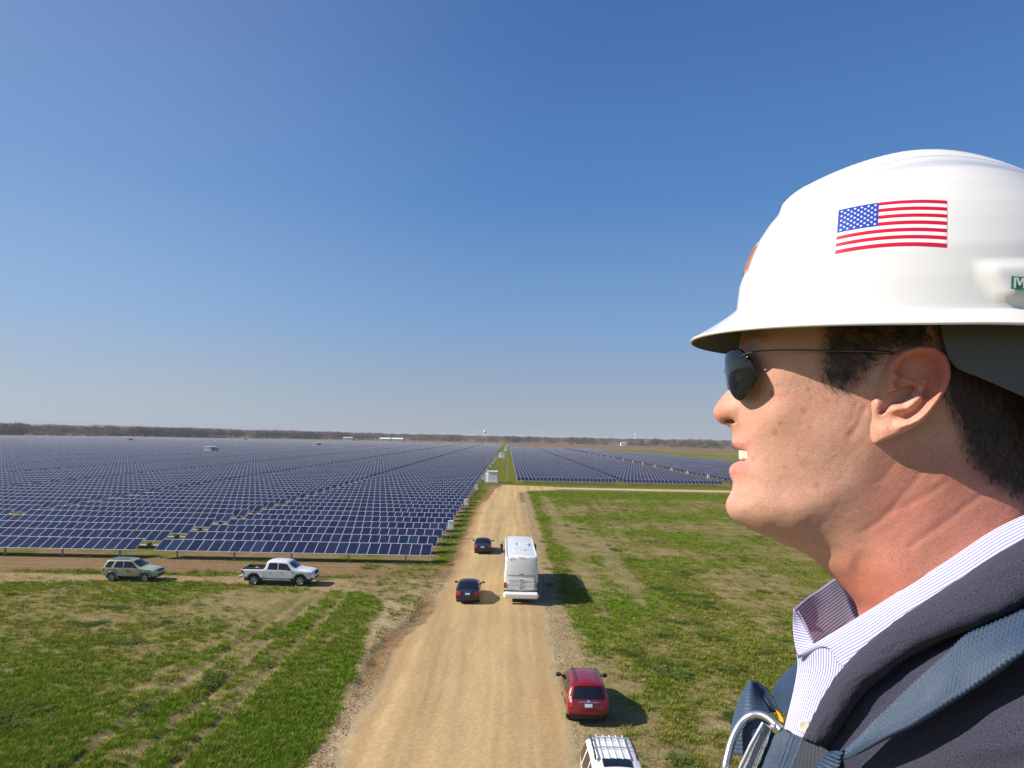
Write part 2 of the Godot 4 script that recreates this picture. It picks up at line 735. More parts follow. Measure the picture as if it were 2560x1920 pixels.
func ground_color(x: float, z: float) -> Color:
	var c := cover(x, z)
	var s := soil(x, z)
	var f := n_fine.get_noise_2d(x * 0.8 + 7.0, z * 0.8 + 3.0)
	var g := Color(0.170, 0.155, 0.038).lerp(Color(0.120, 0.180, 0.014), c.y) * (1.0 + 0.28 * f)
	var k := step(0.22, 0.74, c.x)
	var out := s.lerp(g, k)
	return Color(out.r, out.g, out.b)


func ground_height(x: float, z: float) -> float:
	var d := -z
	if d > 130.0 or d < 15.0:
		return 0.0
	var k := 1.0
	var rl := road_left(z)
	var rr := road_right(z)
	k = step(-0.1, 1.0, rl - x) + step(-0.1, 1.0, x - rr)
	if x < -9.0 and d > 55.0 and d < 70.0:
		k *= 0.3
	var h := 0.045 * n_mid.get_noise_2d(x * 1.2, z * 1.2) + 0.03 * n_fine.get_noise_2d(x, z)
	# the eroded cut at the left shoulder
	h -= 0.34 * exp(-pow((rl - x - 0.6) / 0.35, 2.0)) * step(-31.0, -38.0, z) * step(-56.0, -49.0, z) * (0.6 + 0.8 * n_mid.get_noise_2d(x, z * 1.5))
	if x < -9.0:
		for q in [Vector2(-15.6, -15.0), Vector2(-13.5, -13.9), Vector2(-11.9, -12.0)]:
			var line: float = lerpf(q.x, q.y, step(-30.0, -48.0, z))
			h -= 0.13 * exp(-pow((x - line) / 0.24, 2.0)) * step(-54.0, -50.0, z)
	return h * k - 0.03


func axis_steps(spans: Array) -> PackedFloat32Array:
	# [from, to, step] then growing steps outwards
	var o := PackedFloat32Array()
	for s in spans:
		var x: float = s[0]
		while x < s[1] - 1e-4:
			o.append(x)
			x += s[2]
	var l: float = spans[0][0]
	var st: float = spans[0][2]
	var low := PackedFloat32Array()
	while l > -13000.0:
		st *= 1.22
		l -= st
		low.append(l)
	low.reverse()
	var hi := PackedFloat32Array()
	var r: float = o[o.size() - 1]
	st = spans[spans.size() - 1][2]
	while r < 13000.0:
		st *= 1.22
		r += st
		hi.append(r)
	low.append_array(o)
	low.append_array(hi)
	return low


func build_ground() -> void:
	var xs := axis_steps([[-130.0, -46.0, 1.6], [-46.0, -26.0, 0.36], [-26.0, 22.0, 0.23], [22.0, 120.0, 1.4]])
	var zs := axis_steps([[-240.0, -110.0, 1.2], [-110.0, -75.0, 0.55], [-75.0, -48.0, 0.3], [-48.0, -22.0, 0.22]])
	var m := MB.new()
	for z in zs:
		for x in xs:
			m.col = ground_color(x, z)
			m.vert(Vector3(x, ground_height(x, z), z), Vector2(x, z))
	var nx := xs.size()
	for j in zs.size() - 1:
		for i in nx - 1:
			var a := j * nx + i
			m.quad(a, a + nx, a + nx + 1, a + 1)
	tag(part("ground", m.mesh(true), mats.ground, self), "flat field of patchy green grass, dry straw and bare soil", "", "", "structure")


func build_road() -> void:
	var m := MB.new()
	var cols := 56
	var z := -14.0
	var rows := 0
	while z > -176.0:
		var l := road_left(z)
		var r := road_right(z)
		if z < -150.0:
			r = lerpf(r, 13.0, pow(step(-150.0, -163.5, z), 1.5))
			l = lerpf(l, -2.0, step(-158.0, -174.0, z))
		if z < -172.0:
			r = lerpf(13.0, 2.2, step(-172.0, -176.0, z))
		for k in cols + 1:
			var t := float(k) / cols
			var x := lerpf(l, r, t)
			var edge := minf(x - l, r - x)
			var bend := x + 0.35 * n_big.get_noise_2d(20.0, z * 0.8)
			var s := 0.9 * n_str.get_noise_2d(bend * 0.75, z * 0.012) + 0.55 * n_str.get_noise_2d(bend * 2.3 + 50.0, z * 0.03)
			var c := Color(0.505, 0.36, 0.185).lerp(Color(0.460, 0.342, 0.182), clampf(0.5 + 1.4 * n_str.get_noise_2d(bend * 0.6 + 9.0, z * 0.016), 0.0, 1.0)) * (1.0 + 0.28 * s + 0.10 * n_mid.get_noise_2d(x, z * 0.4) + 0.05 * n_fine.get_noise_2d(x * 2.0, z * 2.0))
			c = c.lerp(Color(0.38, 0.26, 0.135), 0.60 * exp(-pow((edge - 0.75 - 0.35 * n_mid.get_noise_2d(x * 0.6, z * 0.5)) / 0.40, 2.0)))
			c = c.lerp(soil(x + (-0.4 if x < 0.0 else 0.4), z), step(0.7, 0.0, edge + 0.35 * n_fine.get_noise_2d(x, z)))
			# wheel tracks: along the road, and curving in from the lot
			var tr := 0.0
			for q in [-4.3, -2.75, -1.0, 0.55, 1.6]:
				tr += exp(-pow((x - q - 0.5 * n_big.get_noise_2d(q * 9.0, z * 0.55)) / 0.16, 2.0)) * clampf(0.4 + 1.6 * n_big.get_noise_2d(q * 31.0, z * 0.7), 0.0, 1.0)
			for q in [0.0, 1.55]:
				var lx: float = -5.2 + q + 0.10 * pow(maxf(0.0, -z - 41.0), 1.35) - 0.09 * pow(maxf(0.0, -z - 47.0), 1.9)
				tr += 1.2 * exp(-pow((x - lx) / 0.15, 2.0)) * step(-34.0, -41.0, z) * step(-60.0, -56.0, z)
			c = c.lerp(Color(0.40, 0.285, 0.15), clampf(tr * 0.38, 0.0, 0.5))
			m.col = Color(c.r, c.g, c.b)
			m.vert(Vector3(x, -0.025 + 0.06 * step(0.0, 1.8, edge) + 0.012 * n_mid.get_noise_2d(x * 2.0, z), z), Vector2(x, z))
		rows += 1
		z -= 0.5 if z > -70.0 else 0.9
	for j in rows - 1:
		for i in cols:
			var a := j * (cols + 1) + i
			m.quad(a, a + 1, a + cols + 2, a + cols + 1)
	tag(part("dirt_road", m.mesh(true), mats.road, self), "wide tan dirt road running straight away from the viewer", "", "", "structure")
	# the branch to the right, and the two-rut track between the arrays
	m = MB.new()
	rows = 0
	var x0 := 3.0
	while x0 < 420.0:
		var zn := -162.6 + 0.4 * n_mid.get_noise_2d(x0 * 0.4, 1.0) - step(40.0, 300.0, x0) * 5.0
		var zf := -173.6 + 0.4 * n_mid.get_noise_2d(x0 * 0.4, 8.0)
		for k in 13:
			var zz := lerpf(zn, zf, k / 12.0)
			var c := Color(0.56, 0.43, 0.265) * (1.0 + 0.15 * n_str.get_noise_2d(zz * 0.8, x0 * 0.03))
			m.col = Color(c.r, c.g, c.b)
			m.vert(Vector3(x0, 0.016 - 0.035 * absf(k - 6.0) / 6.0, zz), Vector2(x0, zz))
		rows += 1
		x0 += 1.0 if x0 < 20.0 else 6.0
	for j in rows - 1:
		for i in 12:
			var a := j * 13 + i
			m.quad(a, a + 13, a + 14, a + 1)
	tag(part("branch_road", m.mesh(true), mats.road, self), "narrow tan dirt road crossing to the right before the far panels", "", "", "structure")
	m = MB.new()
	rows = 0
	var zt := -175.0
	while zt > -960.0:
		var wob := 0.5 * n_big.get_noise_2d(4.0, zt * 0.5) + 1.0 * step(-176.0, -205.0, zt)
		for k in 15:
			var x := lerpf(-1.6, 1.0, k / 14.0) + wob - 0.5
			var rut := exp(-pow((k - 3.5) / 1.8, 2.0)) + exp(-pow((k - 10.5) / 1.8, 2.0))
			var c := Color(0.15, 0.14, 0.06).lerp(Color(0.33, 0.245, 0.155), clampf(rut + 0.3 * n_mid.get_noise_2d(x, zt * 0.3), 0.0, 1.0))
			m.col = Color(c.r, c.g, c.b)
			m.vert(Vector3(x, 0.012 - 0.02 * absf(k - 7.0) / 7.0 - 0.015 * rut, zt), Vector2(x, zt))
		rows += 1
		zt -= 1.2 if zt > -300.0 else 9.0
	for j in rows - 1:
		for i in 14:
			var a := j * 15 + i
			m.quad(a, a + 1, a + 16, a + 15)
	tag(part("rutted_track", m.mesh(true), mats.road, self), "brown two-rut track between the left and right panel fields", "", "", "structure")


# ------------------------------------------------------------------ grass and weeds
func tuft(blades: int, rad: float, hi: float, wide: float, s: int) -> ArrayMesh:
	var r := RandomNumberGenerator.new()
	r.seed = s
	var m := MB.new()
	for k in blades:
		var a := r.randf() * TAU
		var at := Vector3(cos(a), 0, sin(a)) * rad * sqrt(r.randf())
		var lean := Vector3(cos(a), 0, sin(a)) * hi * r.randf_range(0.1, 0.7) + Vector3(r.randf_range(-1, 1), 0, r.randf_range(-1, 1)) * hi * 0.3
		var h := hi * r.randf_range(0.5, 1.0)
		var side := Vector3(-sin(a + r.randf()), 0, cos(a)).normalized() * wide * 0.5
		var mid := at + lean * 0.4 + Vector3(0, h * 0.6, 0)
		var tip := at + lean + Vector3(0, h, 0)
		var g := r.randf_range(0.75, 1.25)
		m.col = Color(g, g, g)
		var p := m.vert(at - side)
		var q := m.vert(at + side)
		var t := m.vert(mid + side * 0.8)
		var w := m.vert(mid - side * 0.8)
		var z := m.vert(tip)
		m.quad(p, q, t, w)
		m.tri(w, t, z)
	return m.mesh(true)


func weed(leaves: int, rad: float, hi: float, s: int) -> ArrayMesh:
	var r := RandomNumberGenerator.new()
	r.seed = s
	var m := MB.new()
	for k in leaves:
		var a := r.randf() * TAU
		var rr := rad * sqrt(r.randf())
		var at := Vector3(cos(a) * rr, hi * r.randf_range(0.15, 1.0) * (1.0 - 0.5 * rr / rad), sin(a) * rr)
		var out := Vector3(cos(a), r.randf_range(-0.3, 0.5), sin(a)).normalized()
		var l := r.randf_range(0.07, 0.15)
		var side := out.cross(Vector3.UP).normalized() * l * 0.32
		var g := r.randf_range(0.7, 1.3)
		m.col = Color(g, g, g)
		var b := m.vert(at)
		var p := m.vert(at + out * l * 0.5 + side + Vector3(0, 0.015, 0))
		var q := m.vert(at + out * l * 0.5 - side + Vector3(0, 0.015, 0))
		var t := m.vert(at + out * l)
		m.tri(b, q, p)
		m.tri(p, q, t)
	return m.mesh(true)


func scatter(n: String, label: String, mesh: Mesh, at: Array, tint: PackedColorArray) -> void:
	var mm := MultiMesh.new()
	mm.transform_format = MultiMesh.TRANSFORM_3D
	mm.use_colors = true
	mm.mesh = mesh
	mm.instance_count = at.size()
	for k in at.size():
		mm.set_instance_transform(k, at[k])
		mm.set_instance_color(k, tint[k])
	var o := MultiMeshInstance3D.new()
	o.name = numbered(n)
	o.multimesh = mm
	o.material_override = mats.blades
	add_child(o, true)
	tag(o, label, "", "", "stuff")


func build_plants() -> void:
	var at_a: Array = []
	var at_b: Array = []
	var at_w: Array = []
	var at_d: Array = []
	var ca := PackedColorArray()
	var cb := PackedColorArray()
	var cw := PackedColorArray()
	var cd := PackedColorArray()
	var tries := 235000
	for k in tries:
		# more of them near the viewer
		var d := 23.5 * pow(160.0 / 23.5, pow(rng.randf(), 1.35))
		var side := 0.80 * d
		var x := rng.randf_range(-side, side)
		var z := -d
		if d > 67.0 and x < -7.5:
			continue
		var c := cover(x, z)
		var r := rng.randf()
		var t := Transform3D(Basis(Vector3.UP, rng.randf() * TAU).scaled(Vector3.ONE * rng.randf_range(0.6, 1.3) * (1.0 + d * 0.006)), Vector3(x, ground_height(x, z), z))
		if r < (c.x - 0.30) * 1.0 + 0.06 * step(0.02, 0.1, c.x):
			var hue := Color(0.285, 0.260, 0.055).lerp(Color(0.165, 0.285, 0.018), clampf(c.y + rng.randf_range(-0.4, 0.4), 0, 1)) * rng.randf_range(0.75, 1.3)
			if rng.randf() < 0.30 - 0.15 * c.y:
				hue = hue.lerp(Color(0.40, 0.31, 0.14), rng.randf_range(0.4, 0.9))
			if rng.randf() < 0.5:
				at_a.append(t)
				ca.append(hue)
			else:
				at_b.append(t)
				cb.append(hue)
		elif c.x > 0.02 and rng.randf() < 0.22:
			at_d.append(t)
			cd.append(Color(0.42, 0.33, 0.18) * rng.randf_range(0.7, 1.2))
		# broad-leaved weeds in loose groups
		if d < 120.0 and c.x > 0.05 and x < 40.0:
			var wn := n_mid.get_noise_2d(x * 0.55 + 500.0, z * 0.55) + 0.55 * n_big.get_noise_2d(x * 1.6 + 90.0, z * 1.6)
			if x > 3.0:
				wn += 0.22 * exp(-pow((x - 14.0) / 3.0, 2.0)) + 0.18 * exp(-pow((x - 5.4) / 1.0, 2.0)) * step(-50.0, -56.0, z)
			elif x > -15.0 and d < 50.0:
				wn -= 0.16
			if wn > 0.46 and rng.randf() < 0.16:
				at_w.append(Transform3D(Basis(Vector3.UP, rng.randf() * TAU).scaled(Vector3(1, 0.8, 1) * rng.randf_range(0.5, 1.25)), Vector3(x, -0.03, z)))
				cw.append(Color(0.105, 0.155, 0.030) * rng.randf_range(0.7, 1.25))
	scatter("grass", "short bright green grass over the fields beside the road", tuft(16, 0.16, 0.11, 0.022, 1), at_a, ca)
	scatter("grass", "slightly longer green grass mixed into the fields", tuft(12, 0.13, 0.16, 0.018, 2), at_b, cb)
	scatter("dry_grass", "pale dry straw lying between the green patches", tuft(10, 0.18, 0.06, 0.016, 3), at_d, cd)
	scatter("weeds", "dark green broad-leaved weeds growing in loose clumps", weed(46, 0.30, 0.22, 4), at_w, cw)
	# clods and stones along the raw shoulder of the road
	var at_s: Array = []
	var cs := PackedColorArray()
	for k in 1500:
		var z := rng.randf_range(-58.0, -24.0)
		var x := road_left(z) - absf(rng.randfn(0.0, 1.1)) if rng.randf() < 0.75 else road_right(z) + absf(rng.randfn(0.0, 0.7))
		at_s.append(Transform3D(Basis(Vector3(rng.randf(), 1, rng.randf()).normalized(), rng.randf() * TAU).scaled(Vector3.ONE * rng.randf_range(0.02, 0.075)), Vector3(x, ground_height(x, z) + 0.01, z)))
		cs.append(Color(0.42, 0.33, 0.21).lerp(Color(0.26, 0.17, 0.09), rng.randf()))
	var st := MB.new()
	var pts: Array = []
	for k in 12:
		pts.append(Vector3(rng.randf_range(-1, 1), rng.randf_range(-0.6, 0.6), rng.randf_range(-1, 1)).normalized())
	var sp := SphereMesh.new()
	sp.radial_segments = 6
	sp.rings = 3
	scatter("clods", "loose clods and stones along the road shoulders", sp, at_s, cs)


# ------------------------------------------------------------------ solar arrays
const TILT := 25.0
const ROW0 := -66.5
const ROW_STEP := 5.48
const LOW := 0.78
const RUN := 26


func panel_basis() -> Basis:
	return Basis(Vector3.RIGHT, deg_to_rad(TILT))


# one module, laid flat: x across, z from the low edge (0) up the slope (-1.96)
func add_panel(fr: MB, gl: MB, x: float, up: float) -> void:
	var bs := panel_basis()
	var o := Vector3(x, up, 0)
	fr.box(o + bs * Vector3(0, -0.02, -0.98), Vector3(0.985, 0.04, 1.96), 0.0, bs)
	var a := 0.4925 - 0.030
	gl.face(o + bs * Vector3(-a, 0.003, -0.060), o + bs * Vector3(a, 0.003, -0.060), o + bs * Vector3(a, 0.003, -1.885), o + bs * Vector3(-a, 0.003, -1.885))


func glass_mat(n: String, c: Color) -> StandardMaterial3D:
	var m := mat(n, c, 0.13)
	m.metallic_specular = 0.42
	return m


func panel_mesh(frame_m: Material, glass_m: Material, count: int) -> ArrayMesh:
	var fr := MB.new()
	var gl := MB.new()
	for k in count:
		add_panel(fr, gl, k * 1.0 + 0.5, 0.0)
	var m := fr.mesh()
	gl.mesh(false, m)
	m.surface_set_material(0, frame_m)
	m.surface_set_material(1, glass_m)
	return m


func build_solar() -> void:
	var frame_m := mat("panel_frame", Color(0.50, 0.51, 0.53), 0.4, 0.2)
	var steel := mat("galvanised", Color(0.42, 0.43, 0.44), 0.5, 0.5)
	var dark := mat("drive_housing", Color(0.035, 0.035, 0.04), 0.5)
	var blues: Array = []
	for c in [Color(0.014, 0.019, 0.055), Color(0.018, 0.023, 0.066), Color(0.011, 0.014, 0.046), Color(0.015, 0.036, 0.085), Color(0.022, 0.023, 0.062)]:
		blues.append(glass_mat("cells", c))
	var singles: Array = []
	for b in blues:
		singles.append(panel_mesh(frame_m, b, 1))
	var runs: Array = []
	for b in [0, 1, 2]:
		runs.append(panel_mesh(frame_m, blues[b], RUN))
	# post, tube, motor meshes (tube height 1.14 at the middle of the slope)
	var tube_y := LOW + 0.98 * sin(deg_to_rad(TILT)) - 0.10
	var tube_z := -0.98 * cos(deg_to_rad(TILT))
	var pm := MB.new()
	pm.box(Vector3(0, (tube_y - 0.1) * 0.5 - 0.1, 0), Vector3(0.13, tube_y + 0.1, 0.16))
	var post_mesh := pm.mesh()
	var tm := MB.new()
	tm.tube([Vector3(-0.2, 0, 0), Vector3(54.0, 0, 0)], 0.07, 8)
	var tube_mesh := tm.mesh()
	var dm := MB.new()
	dm.box(Vector3(0, 0, 0), Vector3(0.34, 0.42, 0.38), 0.04)
	dm.box(Vector3(0, -0.05, 0.34), Vector3(0.18, 0.2, 0.36), 0.03)
	var drive_mesh := dm.mesh()
	var lm := MB.new()
	lm.box(Vector3(27, -0.02, 0), Vector3(54, 0.05, 0.05))
	var r2 := RandomNumberGenerator.new()
	r2.seed = 21
	var ordinal := ["front", "second", "third", "fourth", "fifth", "sixth", "seventh", "eighth", "ninth", "tenth", "eleventh", "twelfth", "thirteenth", "fourteenth", "fifteenth", "sixteenth", "seventeenth", "eighteenth", "nineteenth", "twentieth", "twenty-first"]
	var far_at: Array = []
	var far_tint := PackedColorArray()
	# left field
	for row in 172:
		var z := ROW0 - ROW_STEP * row
		var d := -z
		# the two far corners of the field are cut off
		for k in 14:
			var x1 := -7.0 - 55.8 * k
			var x0 := x1 - 53.8
			if -x1 > 0.76 * d + 8.0:
				break
			if d > 905.0 - 0.09 * x1 * 0.0 and x1 < -500.0 - (d - 905.0) * 0.4:
				continue
			if d > 400.0 and shelter_near((x0 + x1) * 0.5, z):
				continue
			if row < 21 or (d < 330.0):
				var block: String = ["nearest the road", "second block from road", "third block from road", "fourth block from road"][mini(k, 3)]
				var label := "tilted row of blue panels midway up left field, " + block
				if row == 0 and k == 0:
					label = "front row of tilted blue solar panels behind the parked pickup and green SUV"
				elif row < 21:
					label = "%s row of blue panels from the lot, %s" % [ordinal[row], block]
				add_tracker(x0, z, row < 21, label, "rows of solar panels left of the road", singles, runs, post_mesh, tube_mesh, drive_mesh, steel, dark, tube_y, tube_z, r2, d)
			else:
				for hx in [x0, x0 + 27.8]:
					far_at.append(Transform3D(Basis(), Vector3(hx, LOW, z)))
					far_tint.append(Color.WHITE)
	# right field
	for row in 108:
		var z := -182.5 - ROW_STEP * row
		var d := -z
		var lim := 116.0
		if d > 430.0:
			lim = lerpf(116.0, 84.0, (d - 430.0) / 310.0)
		if d > 741.0:
			lim = lerpf(84.0, 6.0, (d - 741.0) / 29.0)
		for k in 2:
			var x0 := 2.8 if k == 0 else 62.2
			if k == 1 and d > 780.0:
				continue
			if x0 + 20.0 > lim:
				continue
			if d < 330.0:
				var label := "tilted row of blue panels right of the far track" if k == 0 else "tilted row of blue panels beyond the white boxes in the right field"
				if row > 0 and row < 10:
					label = "%s row of the right-hand panel field, %s" % [ordinal[row], "next to the rutted track" if k == 0 else "beyond the white boxes"]
				if row == 0:
					label = "front row of the right-hand panel field, along the branch road" if k == 0 else "front row of the farther right-hand panels, beside the man's chin"
				add_tracker(x0, z, false, label, "rows of solar panels right of the track", singles, runs, post_mesh, tube_mesh, drive_mesh, steel, dark, tube_y, tube_z, r2, d)
			else:
				for hx in [x0, x0 + 27.8]:
					if hx + 13.0 < lim:
						far_at.append(Transform3D(Basis(), Vector3(hx, LOW, z)))
						far_tint.append(Color.WHITE)
	var mm := MultiMesh.new()
	mm.transform_format = MultiMesh.TRANSFORM_3D
	mm.mesh = runs[0]
	mm.instance_count = far_at.size()
	for k in far_at.size():
		mm.set_instance_transform(k, far_at[k])
	var o := MultiMeshInstance3D.new()
	o.name = "distant_solar_panels"
	o.multimesh = mm
	add_child(o, true)
	tag(o, "countless distant rows of blue-grey solar panels running to the tree line", "", "", "stuff")


func shelter_near(x: float, z: float) -> bool:
	for p in [Vector2(-355, -655), Vector2(-160, -597), Vector2(-341, -900)]:
		if absf(x - p.x) < 28.0 and absf(z - p.y) < 4.0:
			return true
	return false


func add_tracker(x0: float, z: float, near: bool, label: String, group: String, singles: Array, runs: Array, post_mesh: Mesh, tube_mesh: Mesh, drive_mesh: Mesh, steel: Material, dark: Material, tube_y: float, tube_z: float, r2: RandomNumberGenerator, d: float) -> void:
	var t := thing("solar_panel_row", label, "solar panels", Vector3(x0, 0, z), 0.0, group)
	for half in 2:
		var hx := 0.0 if half == 0 else 27.8
		if near:
			for k in RUN:
				if x0 + hx + k + 1.0 < -0.755 * d - 3.0:
					continue
				var which := 0
				var q := r2.randf()
				if q > 0.5:
					which = 1
				if q > 0.72:
					which = 2
				if q > 0.86:
					which = 4
				if q > 0.945:
					which = 3
				var p := part("panel", singles[which], null, t)
				p.position = Vector3(hx + k, LOW, 0)
				p.rotation.x = r2.randf_range(-0.006, 0.006)
		else:
			var p := part("panel_run", runs[r2.randi() % 3], null, t)
			p.position = Vector3(hx, LOW, 0)
			tag(p, "", "", "", "stuff")
	var tu := part("torque_tube", tube_mesh, steel, t)
	tu.position = Vector3(0, tube_y, tube_z)
	if d < 260.0:
		for k in 10:
			var px := 2.4 + 5.44 * k
			if near and x0 + px < -0.77 * d - 2.0:
				continue
			part("post", post_mesh, steel, t).position = Vector3(px, 0, tube_z)
	if d < 330.0:
		part("drive_unit", drive_mesh, dark, t).position = Vector3(26.9, tube_y + 0.05, tube_z)


# ------------------------------------------------------------------ inverters, combiner boxes
func build_inverters() -> void:
	var white := mat("white_paint", Color(0.86, 0.86, 0.84), 0.5)
	var grey := mat("pad_concrete", Color(0.42, 0.40, 0.37), 0.9)
	var vent := mat("vent_grey", Color(0.30, 0.31, 0.32), 0.6)
	var spots := [Vector2(-3.7, -184.0), Vector2(-2.6, -396.0), Vector2(-1.1, -594.0), Vector2(0.1, -845.0)]
	var labels := ["large white ribbed inverter cabinet on a pad where the dirt road turns", "white inverter cabinet beside the far rutted track, second from the road end", "small distant white inverter cabinet, third along the rutted track", "farthest tiny white inverter cabinet along the rutted track"]
	for k in 4:
		var t := thing("inverter_cabinet", labels[k], "inverter", Vector3(spots[k].x, 0, spots[k].y), 0.0, "white inverter cabinets beside the rutted track")
		var m := MB.new()
		m.box(Vector3(0, 0.10, 0), Vector3(3.6, 0.28, 4.2), 0.03)
		part("pad", m.mesh(), grey, t)
		m = MB.new()
		m.box(Vector3(0.1, 1.55, 0), Vector3(2.55, 2.65, 3.0), 0.04)
		part("cabinet", m.mesh(), white, t)
		m = MB.new()
		m.box(Vector3(0.1, 2.96, 0), Vector3(2.85, 0.14, 3.3), 0.03)
		part("lid", m.mesh(), white, t)
		if k < 2:
			for q in 4:
				m = MB.new()
				m.box(Vector3(-0.85 + 0.62 * q, 1.5, 1.52), Vector3(0.53, 2.35, 0.05), 0.015)
				part("door_panel", m.mesh(), white, t)
			m = MB.new()
			m.box(Vector3(-1.55, 1.4, 0.7), Vector3(0.75, 2.2, 1.1), 0.04)
			part("side_cabinet", m.mesh(), white, t)
			m = MB.new()
			for q in 8:
				m.box(Vector3(1.385, 1.0 + 0.2 * q, 0.0), Vector3(0.03, 0.1, 2.2))
			part("vent", m.mesh(), vent, t)
	# combiner boxes on posts
	var pm := MB.new()
	pm.box(Vector3(0, 0.75, 0), Vector3(0.09, 1.5, 0.09))
	var bm := MB.new()
	bm.box(Vector3(0, 1.55, 0.0), Vector3(0.62, 0.95, 0.28), 0.02)
	var hm := MB.new()
	hm.box(Vector3(0, 2.05, 0.03), Vector3(0.70, 0.05, 0.36), 0.01)
	var post := pm.mesh()
	var bx := bm.mesh()
	var hood := hm.mesh()
	var steel: Material = mats.galvanised
	var n := 0
	for z in [-83.0, -111.4, -144.6, -178.0, -211.0, -246.0, -279.5, -313.0, -337.0, -372.0, -430.0]:
		var lb := "white combiner box on a post at the left rows' road end, farther along the verge"
		if n == 0:
			lb = "nearest white combiner box on a post, by the second and third left rows"
		elif n == 1:
			lb = "second white combiner box on a post from the lot, at the row ends"
		elif n == 2:
			lb = "third white combiner box on a post from the lot, at the row ends"
		elif n == 3:
			lb = "white combiner box on a post just in front of the large inverter cabinet"
		var t := thing("combiner_box", lb, "electrical box", Vector3(-6.45 + minf(1.7, n * 0.16), 0, z), 0.0, "white combiner boxes along the left rows")
		part("post", post, steel, t)
		part("box", bx, white, t)
		part("hood", hood, white, t)
		n += 1
	for z in [-206.0, -230.0, -251.8, -280.4, -305.7, -329.0, -356.8, -389.5, -410.6, -440.8, -468.0, -500.0]:
		var lb := "white combiner box in the grassy aisle of the right-hand panel field"
		if z == -206.0:
			lb = "white combiner box in the right-hand aisle nearest the branch road, by the man's lips"
		var t := thing("combiner_box", lb, "electrical box", Vector3(59.6, 0, z), 0.0, "white combiner boxes in the right-hand aisle")
		part("post", post, steel, t)
		part("box", bx, white, t)
		part("hood", hood, white, t)
	# marker stake at the corner of the right field
	var sm := MB.new()
	sm.box(Vector3(0, 0.9, 0), Vector3(0.08, 1.8, 0.08))
	tag(part("marker_post", sm.mesh(), white, self), "thin pale post at the near left corner of the right-hand panels", "post").position = Vector3(2.6, 0, -181.0)
	# white shelters standing among the far panels
	var sh := [Vector3(-157, -370, 1), Vector3(-355, -655, 2), Vector3(-163, -596, 3), Vector3(-341, -905, 4)]
	var sl := ["white low equipment shelter among the left panels, the nearest and largest", "small white equipment shelter among the panels near the left tree line", "small white equipment shelter among the panels, right of the nearest shelter", "tiny white equipment shelter at the far edge of the left panels"]
	for k in 4:
		var t := thing("equipment_shelter", sl[k], "shelter", Vector3(sh[k].x, 0, sh[k].y), 0.0, "white shelters among the far panels")
		var m := MB.new()
		m.box(Vector3(-0.4, 1.9, 0), Vector3(3.6, 3.6, 4.0), 0.05)
		part("cabinet", m.mesh(), white, t)
		m = MB.new()
		m.box(Vector3(2.75, 1.7, 0.3), Vector3(2.4, 3.0, 2.6), 0.05)
		part("side_cabinet", m.mesh(), vent, t)
		m = MB.new()
		m.box(Vector3(0.4, 3.82, 0), Vector3(5.6, 0.22, 4.4), 0.04)
		part("roof", m.mesh(), white, t)


# ------------------------------------------------------------------ the distance
func bare_tree(s: int, twigs: int) -> ArrayMesh:
	var r := RandomNumberGenerator.new()
	r.seed = s
	var m := MB.new()
	m.col = Color(0.55, 0.5, 0.45)
	m.tube([Vector3(0, -0.3, 0), Vector3(0.01, 0.18, 0.0), Vector3(0.0, 0.42, 0.01)], [0.035, 0.024, 0.012], 5, false)
	for k in twigs:
		var q := Vector3(r.randfn(0, 1), r.randfn(0, 1), r.randfn(0, 1)).normalized() * pow(r.randf(), 0.4)
		var p := Vector3(q.x * 0.42, 0.60 + q.y * 0.36, q.z * 0.42)
		var d := (p - Vector3(0, 0.15, 0)).normalized() * 0.5 + Vector3(r.randfn(0, 1), r.randfn(0, 1), r.randfn(0, 1)) * 0.35
		d = d.normalized() * r.randf_range(0.08, 0.2)
		var side := d.cross(Vector3(r.randf(), r.randf(), r.randf())).normalized() * r.randf_range(0.010, 0.030)
		var g := r.randf_range(0.6, 1.3)
		m.col = Color(g, g * 0.97, g * 0.94)
		m.face3(p - side, p + side, p + d)
	return m.mesh(true)


